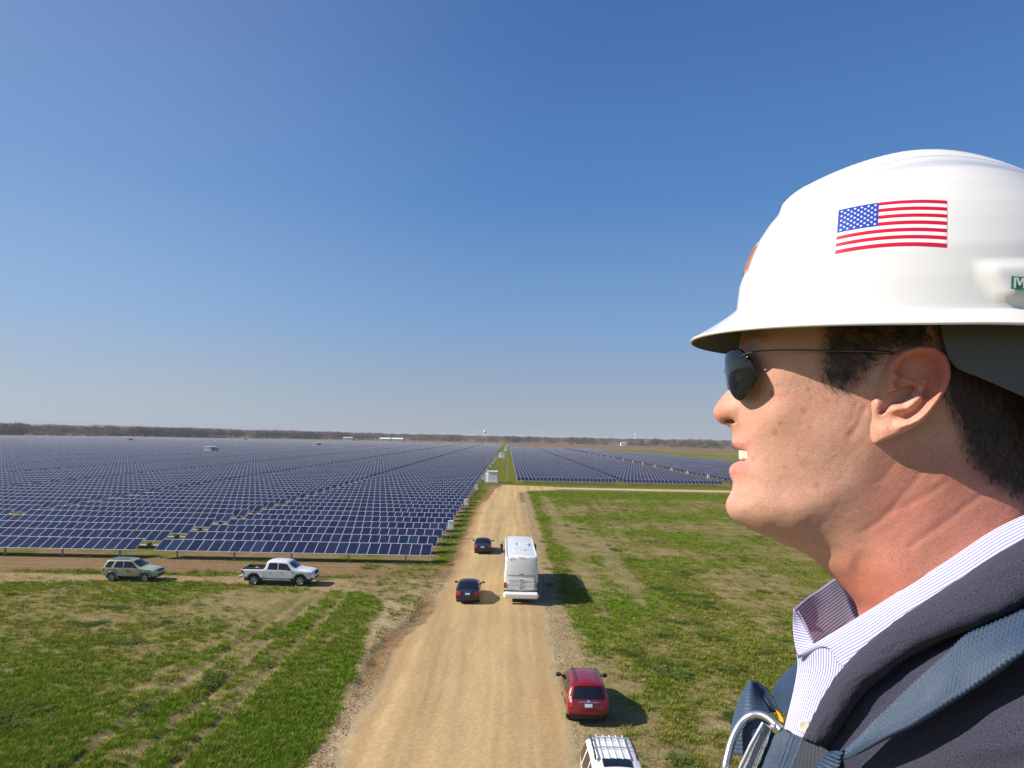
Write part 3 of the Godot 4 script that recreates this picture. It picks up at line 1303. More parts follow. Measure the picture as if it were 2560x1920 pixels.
func build_distance() -> void:
	var bark := mat("bare_wood", Color(1, 1, 1), 0.9)
	bark.vertex_color_use_as_albedo = true
	bark.specular_mode = BaseMaterial3D.SPECULAR_DISABLED
	# low ridges on the horizon
	var hm := MB.new()
	var cols := 160
	for j in 4:
		for k in cols + 1:
			var a := deg_to_rad(lerpf(-62.0, 62.0, float(k) / cols))
			var dist := [4200.0, 4800.0, 5600.0, 7000.0][j] as float
			var left := step(0.1, -0.6, a)
			var y := ([-2.0, 0.45, 0.9, 0.7][j] as float) * (12.0 + 26.0 * left + 12.0 * n_big.get_noise_2d(a * 260.0, j * 3.0) + 8.0 * step(0.2, 0.32, a))
			hm.col = Color(0.115, 0.105, 0.085) * (1.0 + 0.25 * n_big.get_noise_2d(a * 900.0, j * 40.0))
			hm.vert(Vector3(sin(a) * dist, y, -cos(a) * dist))
	for j in 3:
		for k in cols:
			var a := j * (cols + 1) + k
			hm.quad(a, a + 1, a + cols + 2, a + cols + 1)
	tag(part("hills", hm.mesh(true), bark, self), "low wooded hills along the horizon", "", "", "structure")
	# dry field strips beyond the arrays
	var r := RandomNumberGenerator.new()
	r.seed = 5
	var meshes := [bare_tree(1, 170), bare_tree(2, 150), bare_tree(3, 190)]
	var at := [[], [], []]
	var tint := [PackedColorArray(), PackedColorArray(), PackedColorArray()]
	for k in 15000:
		var a := deg_to_rad(r.randf_range(-46.0, 30.0))
		var base := lerpf(1010.0, 1500.0, step(-0.75, -0.15, a))
		if a > 0.02:
			base = lerpf(1500.0, 1150.0, step(0.05, 0.4, a))
		var d := base + 3200.0 * pow(r.randf(), 2.6)
		var x := sin(a) * d
		var z := -cos(a) * d
		var gap := n_big.get_noise_2d(x * 0.09, z * 0.09) + 0.4 * n_big.get_noise_2d(x * 0.4, z * 0.4)
		if gap < -0.06 and d < base + 900.0:
			continue
		if a > -0.06 and d < 1800.0 and gap < 0.28:
			continue
		var which := r.randi() % 3
		var tall := lerpf(9.0, 15.5, clampf(r.randfn(0.5, 0.28), 0.0, 1.1)) * (0.96 + 0.18 * step(0.0, -0.6, a))
		if d > 2200.0:
			tall *= 1.0
		at[which].append(Transform3D(Basis(Vector3.UP, r.randf() * TAU).scaled(Vector3(tall * r.randf_range(0.9, 1.5), tall, tall * r.randf_range(0.9, 1.5))), Vector3(x, 0, z)))
		tint[which].append(Color(0.25, 0.205, 0.17).lerp(Color(0.18, 0.17, 0.12), r.randf()) * r.randf_range(0.7, 1.3))
	# brush along the field edges
	for k in 2600:
		var a := deg_to_rad(r.randf_range(-44.0, 28.0))
		var d := lerpf(985.0, 1420.0, step(-0.75, -0.15, a)) + r.randf_range(0.0, 160.0)
		if a > 0.05:
			d = lerpf(1400.0, 1000.0, step(0.05, 0.4, a)) + r.randf_range(0.0, 120.0)
		if n_big.get_noise_1d(a * 900.0) < 0.05:
			continue
		var h := r.randf_range(2.5, 6.5)
		var which := r.randi() % 3
		at[which].append(Transform3D(Basis(Vector3.UP, r.randf() * TAU).scaled(Vector3(h * 1.7, h, h * 1.7)), Vector3(sin(a) * d, 0, -cos(a) * d)))
		tint[which].append(Color(0.21, 0.17, 0.12) * r.randf_range(0.7, 1.2))
	for q in 3:
		scatter("bare_woodland", ["grey-brown bare winter trees in a band along the horizon", "darker bare trees mixed into the woodland on the horizon", "low bare brush and trees at the far field edges"][q], meshes[q], at[q], tint[q])
		(get_node("bare_woodland" + ("" if q == 0 else "_%03d" % q)) as MultiMeshInstance3D).material_override = bark
	# water towers
	var white: Material = mats.white_paint
	var wl := ["white water tower on the horizon above the dirt road", "faint slim white water tower on the horizon, right of the nearest tower", "pale water tower on the horizon closest to the man's face"]
	for k in 3:
		var dist: float = [2600.0, 2900.0, 2800.0][k]
		var tn: float = [-0.0324, 0.0507, 0.1845][k]
		var t := thing("water_tower", wl[k], "water tower", Vector3(tn * dist, 0, -dist), 0.0, "water towers on the horizon")
		var h: float = [29.0, 31.0, 30.0][k]
		var m := MB.new()
		m.lathe(Vector3.ZERO, Vector3.UP, [Vector2(3.0, -1), Vector2(2.0, 4), Vector2(1.7, h * 0.75), Vector2(2.5, h * 0.8)], 12)
		part("column", m.mesh(), white, t)
		m = MB.new()
		var rr: float = [6.5, 3.6, 5.0][k]
		m.lathe(Vector3(0, h, 0), Vector3.UP, [Vector2(0.05, -rr), Vector2(rr * 0.6, -rr * 0.75), Vector2(rr, -rr * 0.1), Vector2(rr * 0.9, rr * 0.35), Vector2(rr * 0.5, rr * 0.72), Vector2(0.05, rr * 0.85)], 14)
		part("tank", m.mesh(), white, t)
	# far farm buildings
	var bl := ["long white farm shed at the far edge of the panels, left of its twin", "long white farm shed at the far edge of the panels, right of its twin", "low cream farm house among the far trees left of the white sheds", "small pale barn near the tree line on the left", "small white shed in the brown field before the right-hand trees"]
	var cream := mat("cream_wall", Color(0.72, 0.68, 0.55), 0.8)
	var roof := mat("shed_roof", Color(0.45, 0.43, 0.40), 0.6)
	var bp := [Vector3(-199, -1140, 17), Vector3(-179, -1140, 18), Vector3(-262, -1150, 15), Vector3(-620, -1120, 26), Vector3(205, -1230, 9)]
	for k in 5:
		var t := thing("farm_building", bl[k], "building", Vector3(bp[k].x, 0, bp[k].y), 0.0, "buildings beyond the far panels")
		var w: float = bp[k].z
		var m := MB.new()
		m.box(Vector3(0, 2.2, 0), Vector3(w, 5.4, 10))
		part("wall", m.mesh(), cream if k != 4 else white, t)
		m = MB.new()
		m.face(Vector3(-w / 2 - 0.4, 4.8, 5.4), Vector3(w / 2 + 0.4, 4.8, 5.4), Vector3(w / 2 + 0.4, 6.6, 0), Vector3(-w / 2 - 0.4, 6.6, 0))
		m.face(Vector3(w / 2 + 0.4, 4.8, -5.4), Vector3(-w / 2 - 0.4, 4.8, -5.4), Vector3(-w / 2 - 0.4, 6.6, 0), Vector3(w / 2 + 0.4, 6.6, 0))
		part("roof", m.mesh(), roof if k > 1 else white, t)
	# utility poles between the right field and the trees
	var wood := mat("pole_wood", Color(0.12, 0.095, 0.07), 0.9)
	for k in 9:
		var t := thing("utility_pole", "thin wooden utility pole standing in the brown field before the trees", "utility pole", Vector3(70.0 + 62.0 * k, 0, -940.0 - 8.0 * k), 0.0, "utility poles beyond the right-hand panels")
		var m := MB.new()
		m.tube([Vector3(0, -0.5, 0), Vector3(0, 11.5, 0)], [0.2, 0.13], 6)
		part("pole", m.mesh(), wood, t)
		m = MB.new()
		m.box(Vector3(0, 10.9, 0), Vector3(2.6, 0.14, 0.12))
		part("crossarm", m.mesh(), wood, t)


# ------------------------------------------------------------------ vehicles
# A vehicle lies along x while it is built: rear at l = 0, front at l = length, y up, z across
# (left side of the vehicle is -z). It is turned when it is placed.
class Shape:
	var outline: Outline
	var w := 1.8
	var length := 4.7
	var belt := 0.95
	var top := 1.45
	var roof := 0.74
	var r := 0.12
	var rear_taper := 0.07
	var front_taper := 0.12

	func half(l: float, y: float) -> float:
		var k := 1.0
		if y > belt:
			k = 1.0 - (1.0 - roof) * pow(clampf((y - belt) / (top - belt), 0.0, 1.2), 1.15)
		else:
			k = 1.0 - 0.035 * pow((belt - y) / belt, 2.0)
		var t := l / length
		k *= 1.0 - rear_taper * pow(clampf(1.0 - t / 0.22, 0.0, 1.0), 2.0) - front_taper * pow(clampf(1.0 - (1.0 - t) / 0.25, 0.0, 1.0), 2.0)
		return w * 0.5 * k

	func fill(q: Vector2) -> float:
		var g := minf(outline.dist(q) / r, 1.0)
		return g * (2.0 - g)

	func side(q: Vector2, sgn: float, out: float) -> Vector3:
		return Vector3(q.x, q.y, sgn * (half(q.x, q.y) * sqrt(maxf(fill(q), 0.0)) + out))


func body(sh: Shape, cell: float, cut: Variant = null) -> MB:
	var hi := 0.0
	for p in sh.outline.p:
		hi = maxf(hi, p.y)
	var nx := int((sh.length + 0.3) / cell) + 2
	var ny := int((hi + 0.1) / cell) + 2
	var nz := int((sh.w + 0.2) / cell) + 3
	var o := Vector3(-0.15, 0.02, -(nz * 0.5 + 0.013) * cell)
	var mm := PackedFloat32Array()
	var ww := PackedFloat32Array()
	var ss := PackedFloat32Array()
	for j in ny + 1:
		for i in nx + 1:
			var q := Vector2(o.x + i * cell, o.y + j * cell)
			var g := minf(sh.outline.dist(q) / sh.r, 1.0)
			ss.append(g * (2.0 - g))
			ww.append(sh.half(clampf(q.x, 0.0, sh.length), q.y))
			mm.append(0.0)
	return swell(o, cell, nx, ny, nz, mm, ww, ss, cut)


# a patch lying on the side of a body; corners as (l, y): rear-low, front-low, front-high, rear-high
func side_patch(sh: Shape, a: Vector2, b: Vector2, c: Vector2, d: Vector2, sgn: float, out := 0.008, nu := 6, nv := 4) -> MB:
	var m := MB.new()
	for j in nv + 1:
		for i in nu + 1:
			var u := float(i) / nu
			var v := float(j) / nv
			m.vert(sh.side(a.lerp(b, u).lerp(d.lerp(c, u), v), sgn, out), Vector2(u, 1.0 - v))
	for j in nv:
		for i in nu:
			var k := j * (nu + 1) + i
			if sgn > 0.0:
				m.quad(k, k + 1, k + nu + 2, k + nu + 1)
			else:
				m.quad(k, k + nu + 1, k + nu + 2, k + 1)
	return m


# a patch on the end or top: from a to b along the outline, half widths wa and wb (may be shifted)
func end_patch(sh: Shape, a: Vector2, b: Vector2, wa: float, wb: float, out := 0.010, shift := 0.0, nu := 10, nv := 4) -> MB:
	var m := MB.new()
	var t := (b - a).normalized()
	var n := Vector2(-t.y, t.x)
	var mid := (a + b) * 0.5
	if sh.outline.inside(mid + n * 0.06):
		n = -n
	for j in nv + 1:
		var v := float(j) / nv
		var p := a.lerp(b, v)
		var base := sh.outline.dist(p)
		p += n * base
		for i in nu + 1:
			var x := lerpf(-1.0, 1.0, float(i) / nu) * lerpf(wa, wb, v) + shift
			var hw := sh.half(clampf(p.x - n.x * sh.r, 0.0, sh.length), p.y - n.y * sh.r)
			var k := clampf(absf(x) / hw, 0.0, 0.995)
			var d := sh.r * (1.0 - sqrt(1.0 - k * k))
			# keep the patch outside a coarse body
			var q := p + n * (out - minf(d, sh.r))
			m.vert(Vector3(q.x, q.y, x), Vector2(float(i) / nu, v))
	# orientation: t along v, z along u; outward must be n
	var flip := (Vector3(t.x, t.y, 0).cross(Vector3(0, 0, 1))).dot(Vector3(n.x, n.y, 0)) > 0.0
	for j in nv:
		for i in nu:
			var k := j * (nu + 1) + i
			if flip:
				m.quad(k, k + nu + 1, k + nu + 2, k + 1)
			else:
				m.quad(k, k + 1, k + nu + 2, k + nu + 1)
	return m


func add_wheel(t: Node3D, l: float, z: float, r: float, w: float, rim_m: Material, tyre_m: Material, sgn: float, spokes := 5) -> void:
	var hub := thing_part("wheel", t)
	hub.position = Vector3(l, r, z)
	var ax := Vector3(0, 0, sgn)
	var m := MB.new()
	m.lathe(Vector3.ZERO, ax, [Vector2(r * 0.60, -w), Vector2(r * 0.9, -w), Vector2(r, -w * 0.82), Vector2(r, -w * 0.18), Vector2(r * 0.93, -0.005), Vector2(r * 0.70, 0.0), Vector2(r * 0.66, -0.03)], 28)
	part("tyre", m.mesh(), tyre_m, hub)
	m = MB.new()
	m.lathe(Vector3.ZERO, ax, [Vector2(r * 0.67, -w * 0.95), Vector2(r * 0.68, -0.02), Vector2(r * 0.62, -0.012), Vector2(r * 0.58, -0.05)], 28)
	for k in spokes:
		var a := TAU * k / spokes + 0.3
		var d := Vector3(cos(a), sin(a), 0)
		var bs := Basis(d, ax.cross(d), ax)
		m.box(d * r * 0.33 + ax * -0.035, Vector3(r * 0.56, r * 0.20, 0.03), 0.008, bs)
	m.lathe(Vector3.ZERO, ax, [Vector2(r * 0.18, -0.05), Vector2(r * 0.17, -0.012), Vector2(0.01, -0.005)], 16)
	part("rim", m.mesh(), rim_m, hub)
	m = MB.new()
	m.lathe(Vector3.ZERO, ax, [Vector2(r * 0.60, -0.09), Vector2(0.01, -0.088)], 20)
	part("brake_disc", m.mesh(), mats.dark_trim, hub)


func thing_part(n: String, t: Node) -> Node3D:
	var o := Node3D.new()
	var k := 0
	o.name = n
	while t.has_node(NodePath(String(o.name))):
		k += 1
		o.name = "%s_%03d" % [n, k]
	t.add_child(o, true)
	return o


func arch(out: PackedVector2Array, l: float, r: float, low: float) -> void:
	# a wheel arch cut into the lower edge, walked from the front to the rear
	for k in 9:
		var a := lerpf(0.0, PI, k / 8.0)
		var p := Vector2(l + cos(a) * r, maxf(low, r * 0.86 + sin(a) * r))
		if k == 0 or k == 8:
			p.y = low
		out.append(p)


func car_outline(upper: Array, wheels: Array, r: float, low: float) -> Outline:
	# upper: points from the rear low corner over the top to the front low corner
	var p := PackedVector2Array()
	for q in upper:
		p.append(q)
	arch(p, wheels[1], r, low)
	arch(p, wheels[0], r, low)
	return Outline.new(rounded(p, 2, 0.22), 0.3)


func paint(n: String, c: Color, rough := 0.32, metal := 0.0) -> StandardMaterial3D:
	var m := mat(n, c, rough, metal)
	m.clearcoat_enabled = true
	m.clearcoat = 0.7
	m.clearcoat_roughness = 0.06
	return m


func plate_tex() -> ImageTexture:
	# a licence plate whose characters are too small to read: bands of blue and dark marks
	var im := Image.create(48, 24, false, Image.FORMAT_RGB8)
	im.fill(Color(0.80, 0.84, 0.90))
	im.fill_rect(Rect2i(0, 0, 48, 5), Color(0.55, 0.65, 0.82))
	return ImageTexture.create_from_image(im)


func seam(sh: Shape, a: Vector2, b: Vector2, sgn: float, m: MB) -> void:
	var d := (b - a).normalized()
	var n := Vector2(-d.y, d.x) * 0.009
	var q := side_patch(sh, a - n, b - n, b + n, a + n, sgn, 0.006, 6, 1)
	var o := m.v.size()
	m.v.append_array(q.v)
	m.u.append_array(q.u)
	m.c.append_array(q.c)
	for k in q.i:
		m.i.append(k + o)


func mirrors(t: Node3D, sh: Shape, l: float, y: float, m: Material, size := Vector3(0.14, 0.15, 0.22)) -> void:
	for s in [-1.0, 1.0]:
		var b := MB.new()
		var hw := sh.half(l, y)
		b.box(Vector3(l, y, s * (hw + 0.05)), Vector3(0.07, 0.05, 0.14), 0.015)
		b.box(Vector3(l - 0.02, y + 0.04, s * (hw + 0.05 + size.z * 0.5)), size, 0.045)
		part("door_mirror", b.mesh(), m, t)


func underbody(t: Node3D, l0: float, l1: float, w: float, y0: float, y1: float) -> void:
	var b := MB.new()
	b.box(Vector3((l0 + l1) * 0.5, (y0 + y1) * 0.5, 0), Vector3(l1 - l0, y1 - y0, w), 0.05)
	part("underbody", b.mesh(), mats.dark_trim, t)


func build_vehicles() -> void:
	mat("dark_trim", Color(0.018, 0.018, 0.02), 0.7)
	mat("tyre", Color(0.025, 0.024, 0.023), 0.9)
	mat("alloy", Color(0.62, 0.62, 0.62), 0.3, 0.6)
	var tint := mat("tinted_glass", Color(0.008, 0.009, 0.011), 0.06)
	tint.metallic_specular = 0.6
	mat("tail_red", Color(0.42, 0.015, 0.015), 0.2)
	mat("lamp_clear", Color(0.62, 0.63, 0.65), 0.15, 0.3)
	mat("chrome", Color(0.75, 0.75, 0.76), 0.15, 1.0)
	var pl := mat("plate", Color(1, 1, 1), 0.5)
	pl.albedo_texture = plate_tex()
	mat("amber", Color(0.7, 0.25, 0.02), 0.3)
	sedan("black_sedan", "nearer black sedan on the dirt road, left of the bus's rear", Vector3(-2.62, 0, -50.9), 90.0, 1)
	sedan("black_sedan", "farther black sedan on the dirt road, left of the bus's front", Vector3(-2.30, 0, -72.2), 90.5, 2)
	coach()
	red_suv()
	white_suv()
	green_suv()
	pickup()


func sedan(n: String, label: String, at: Vector3, turn: float, kind: int) -> void:
	var t := thing(n, label, "car", at, deg_to_rad(turn), "black sedans on the dirt road")
	var sh := Shape.new()
	sh.length = 4.75
	sh.w = 1.80
	sh.belt = 0.93
	sh.top = 1.46
	sh.roof = 0.70
	sh.r = 0.13
	var upper := [Vector2(0.10, 0.24), Vector2(0.0, 0.45), Vector2(0.02, 0.70), Vector2(0.10, 0.99), Vector2(0.45, 1.04), Vector2(1.25, 1.40), Vector2(1.75, 1.47), Vector2(2.35, 1.45), Vector2(3.25, 1.0), Vector2(4.3, 0.83), Vector2(4.68, 0.66), Vector2(4.75, 0.42), Vector2(4.62, 0.22)]
	if kind == 2:
		upper[4] = Vector2(0.72, 1.03)
		upper[5] = Vector2(1.4, 1.38)
	sh.outline = car_outline(upper, [0.98, 3.78], 0.36, 0.22)
	var p := paint("black_paint" if kind == 1 else "dark_blue_black_paint", Color(0.010, 0.010, 0.012) if kind == 1 else Color(0.013, 0.014, 0.022))
	part("body", body(sh, 0.055).mesh(), p, t)
	var ra := Vector2(0.52, 1.07) if kind == 1 else Vector2(0.80, 1.07)
	var rb := Vector2(1.26, 1.40) if kind == 1 else Vector2(1.40, 1.38)
	part("rear_window", end_patch(sh, ra, rb, 0.66, 0.54, 0.016).mesh(), mats.tinted_glass, t)
	part("windscreen", end_patch(sh, Vector2(2.45, 1.42), Vector2(3.18, 1.03), 0.55, 0.68, 0.016).mesh(), mats.tinted_glass, t)
	for s in [-1.0, 1.0]:
		part("side_window", side_patch(sh, Vector2(1.05, 0.99), Vector2(1.98, 0.98), Vector2(1.98, 1.36), Vector2(1.45, 1.34), s, 0.012).mesh(), mats.tinted_glass, t)
		part("side_window", side_patch(sh, Vector2(2.05, 0.98), Vector2(3.02, 0.97), Vector2(2.46, 1.34), Vector2(2.05, 1.36), s, 0.012).mesh(), mats.tinted_glass, t)
		var m := MB.new()
		seam(sh, Vector2(2.02, 0.30), Vector2(2.02, 0.95), s, m)
		seam(sh, Vector2(3.12, 0.32), Vector2(3.16, 0.95), s, m)
		seam(sh, Vector2(1.28, 0.62), Vector2(1.02, 0.95), s, m)
		part("door_seam", m.mesh(), mats.dark_trim, t)
		# tail lamp wrapping the corner
		part("tail_lamp", end_patch(sh, Vector2(0.025, 0.68), Vector2(0.085, 0.93), 0.15 if kind == 1 else 0.12, 0.16 if kind == 1 else 0.11, 0.022, s * 0.66).mesh(), mats.tail_red, t)
		part("tail_lamp", side_patch(sh, Vector2(0.10, 0.70), Vector2(0.30, 0.74), Vector2(0.34, 0.93), Vector2(0.14, 0.93), s, 0.018).mesh(), mats.tail_red, t)
		part("headlamp", end_patch(sh, Vector2(4.40, 0.80), Vector2(4.66, 0.68), 0.16, 0.16, 0.012, s * 0.55).mesh(), mats.lamp_clear, t)
		for q in [0.98, 3.78]:
			add_wheel(t, q, s * 0.86, 0.325, 0.21, mats.alloy, mats.tyre, s, 7)
	part("license_plate", end_patch(sh, Vector2(0.02, 0.70), Vector2(0.06, 0.83), 0.17, 0.17, 0.024).mesh(), mats.plate, t)
	part("trunk_trim", end_patch(sh, Vector2(0.075, 0.89), Vector2(0.085, 0.925), 0.36, 0.36, 0.022).mesh(), mats.chrome, t)
	var b := MB.new()
	b.box(Vector3(0.02, 0.40, 0), Vector3(0.10, 0.03, 1.35), 0.01)
	part("bumper_crease", b.mesh(), mats.dark_trim, t)
	mirrors(t, sh, 3.0, 0.98, p)
	underbody(t, 0.2, 4.5, 1.35, 0.16, 0.5)


func coach() -> void:
	var t := thing("coach_bus", "large white coach bus parked on the right of the road, seen from behind", "bus", Vector3(1.235, 0, -51.3), deg_to_rad(90.3))
	var white := paint("bus_white", Color(0.82, 0.82, 0.81), 0.4)
	var grey := mat("bus_grey", Color(0.36, 0.36, 0.35), 0.6)
	var sh := Shape.new()
	sh.length = 11.5
	sh.w = 2.50
	sh.belt = 1.6
	sh.top = 3.42
	sh.roof = 0.955
	sh.r = 0.16
	sh.rear_taper = 0.02
	sh.front_taper = 0.06
	var upper := [Vector2(0.16, 0.86), Vector2(0.12, 1.2), Vector2(0.16, 2.2), Vector2(0.30, 3.30), Vector2(0.48, 3.42), Vector2(1.2, 3.44), Vector2(10.6, 3.44), Vector2(11.2, 3.3), Vector2(11.45, 2.4), Vector2(11.5, 1.2), Vector2(11.4, 0.42)]
	sh.outline = car_outline(upper, [2.9, 8.9], 0.56, 0.42)
	part("body", body(sh, 0.11).mesh(), white, t)
	# bumper: a broad rounded beam
	var b := MB.new()
	b.box(Vector3(0.06, 0.66, 0), Vector3(0.52, 0.46, 2.56), 0.13)
	part("bumper", b.mesh(), white, t)
	# rear cap panels
	part("rear_panel", end_patch(sh, Vector2(0.18, 2.08), Vector2(0.295, 3.24), 1.06, 1.03, 0.018).mesh(), mat("bus_rear", Color(0.78, 0.775, 0.755), 0.5), t)
	var fr := MB.new()
	for q in [[Vector2(0.125, 0.98), Vector2(0.125, 1.0), 1.02], [Vector2(0.16, 1.98), Vector2(0.165, 2.03), 1.02]]:
		var e := end_patch(sh, q[0], q[1], q[2], q[2], 0.03)
		var o := fr.v.size()
		fr.v.append_array(e.v)
		fr.u.append_array(e.u)
		fr.c.append_array(e.c)
		for k in e.i:
			fr.i.append(k + o)
	part("engine_door_gap", fr.mesh(), grey, t)
	for s in [-1.0, 1.0]:
		part("engine_door_gap", end_patch(sh, Vector2(0.125, 0.98), Vector2(0.165, 2.03), 0.018, 0.018, 0.03, s * 1.02).mesh(), grey, t)
	for k in 3:
		var y := 1.16 + 0.27 * k
		b = MB.new()
		b.box(Vector3(0.105 + 0.008 * k, y, 0), Vector3(0.05, 0.22, 1.9), 0.012)
		part("louvre", b.mesh(), white, t)
		b = MB.new()
		b.box(Vector3(0.062 + 0.008 * k, y + 0.02, 0.0), Vector3(0.02, [0.17, 0.09, 0.11][k], [0.26, 0.18, 0.30][k]), 0.005)
		part("license_plate" if k == 0 else "vent", b.mesh(), grey, t)
	b = MB.new()
	for k in 3:
		b.box(Vector3(0.30, 3.31, -0.15 + 0.15 * k), Vector3(0.05, 0.05, 0.09), 0.01)
	part("marker_lamp", b.mesh(), mats.tail_red, t)
	b = MB.new()
	for s in [-1.0, 1.0]:
		b.box(Vector3(0.29, 3.30, s * 0.98), Vector3(0.05, 0.06, 0.12), 0.01)
		b.box(Vector3(0.29, 3.30, s * 0.70), Vector3(0.05, 0.05, 0.10), 0.01)
	part("marker_lamp", b.mesh(), grey, t)
	part("emblem", end_patch(sh, Vector2(0.168, 2.11), Vector2(0.172, 2.16), 0.17, 0.17, 0.028).mesh(), mats.tail_red, t)
	for s in [-1.0, 1.0]:
		b = MB.new()
		b.box(Vector3(0.17, 1.33, s * 1.185), Vector3(0.20, 0.44, 0.13), 0.04)
		part("tail_lamp", b.mesh(), mats.tail_red if s < 0.0 else mats.dark_trim, t)
		# side windows
		for k in 6:
			var l0 := 1.3 + 1.62 * k
			part("side_window", side_patch(sh, Vector2(l0, 1.95), Vector2(l0 + 1.52, 1.95), Vector2(l0 + 1.52, 3.0), Vector2(l0, 3.0), s, 0.016, 4, 4).mesh(), mats.tinted_glass, t)
		# mirrors
		b = MB.new()
		b.tube([Vector3(11.2, 2.75, s * 1.15), Vector3(11.35, 2.8, s * 1.38), Vector3(11.3, 2.6, s * 1.47)], 0.03, 6)
		b.box(Vector3(11.3, 2.25, s * 1.47), Vector3(0.18, 0.72, 0.26), 0.06)
		part("mirror", b.mesh(), mats.dark_trim, t)
		for q in [2.9, 8.9]:
			add_wheel(t, q, s * 1.20, 0.50, 0.30, mats.alloy, mats.tyre, s, 8)
	part("windscreen", end_patch(sh, Vector2(11.24, 3.18), Vector2(11.49, 1.5), 1.08, 1.12, 0.03).mesh(), mats.tinted_glass, t)
	# roof fittings
	b = MB.new()
	b.box(Vector3(5.8, 3.46, -0.28), Vector3(0.72, 0.05, 0.05), 0.01)
	b.box(Vector3(5.4, 3.46, 0.72), Vector3(0.62, 0.05, 0.05), 0.01)
	part("roof_rail", b.mesh(), mats.dark_trim, t)
	b = MB.new()
	b.box(Vector3(6.2, 3.455, 0.34), Vector3(0.85, 0.09, 0.8), 0.03)
	b.box(Vector3(3.0, 3.455, -0.3), Vector3(0.62, 0.07, 0.6), 0.03)
	part("roof_hatch", b.mesh(), white, t)
	b = MB.new()
	b.lathe(Vector3(2.7, 3.42, 0.28), Vector3.UP, [Vector2(0.07, 0), Vector2(0.06, 0.12), Vector2(0.01, 0.14)], 10)
	part("roof_vent", b.mesh(), grey, t)
	b = MB.new()
	for s in [-1.0, 1.0]:
		b.box(Vector3(5.6, 3.40, s * 1.115), Vector3(10.3, 0.06, 0.035), 0.01)
	part("roof_gutter", b.mesh(), white, t)
	underbody(t, 0.5, 11.1, 2.0, 0.3, 0.9)


func suv_glass(t: Node3D, sh: Shape, quads: Array, s: float) -> void:
	for q in quads:
		part("side_window", side_patch(sh, q[0], q[1], q[2], q[3], s, 0.014).mesh(), mats.tinted_glass, t)


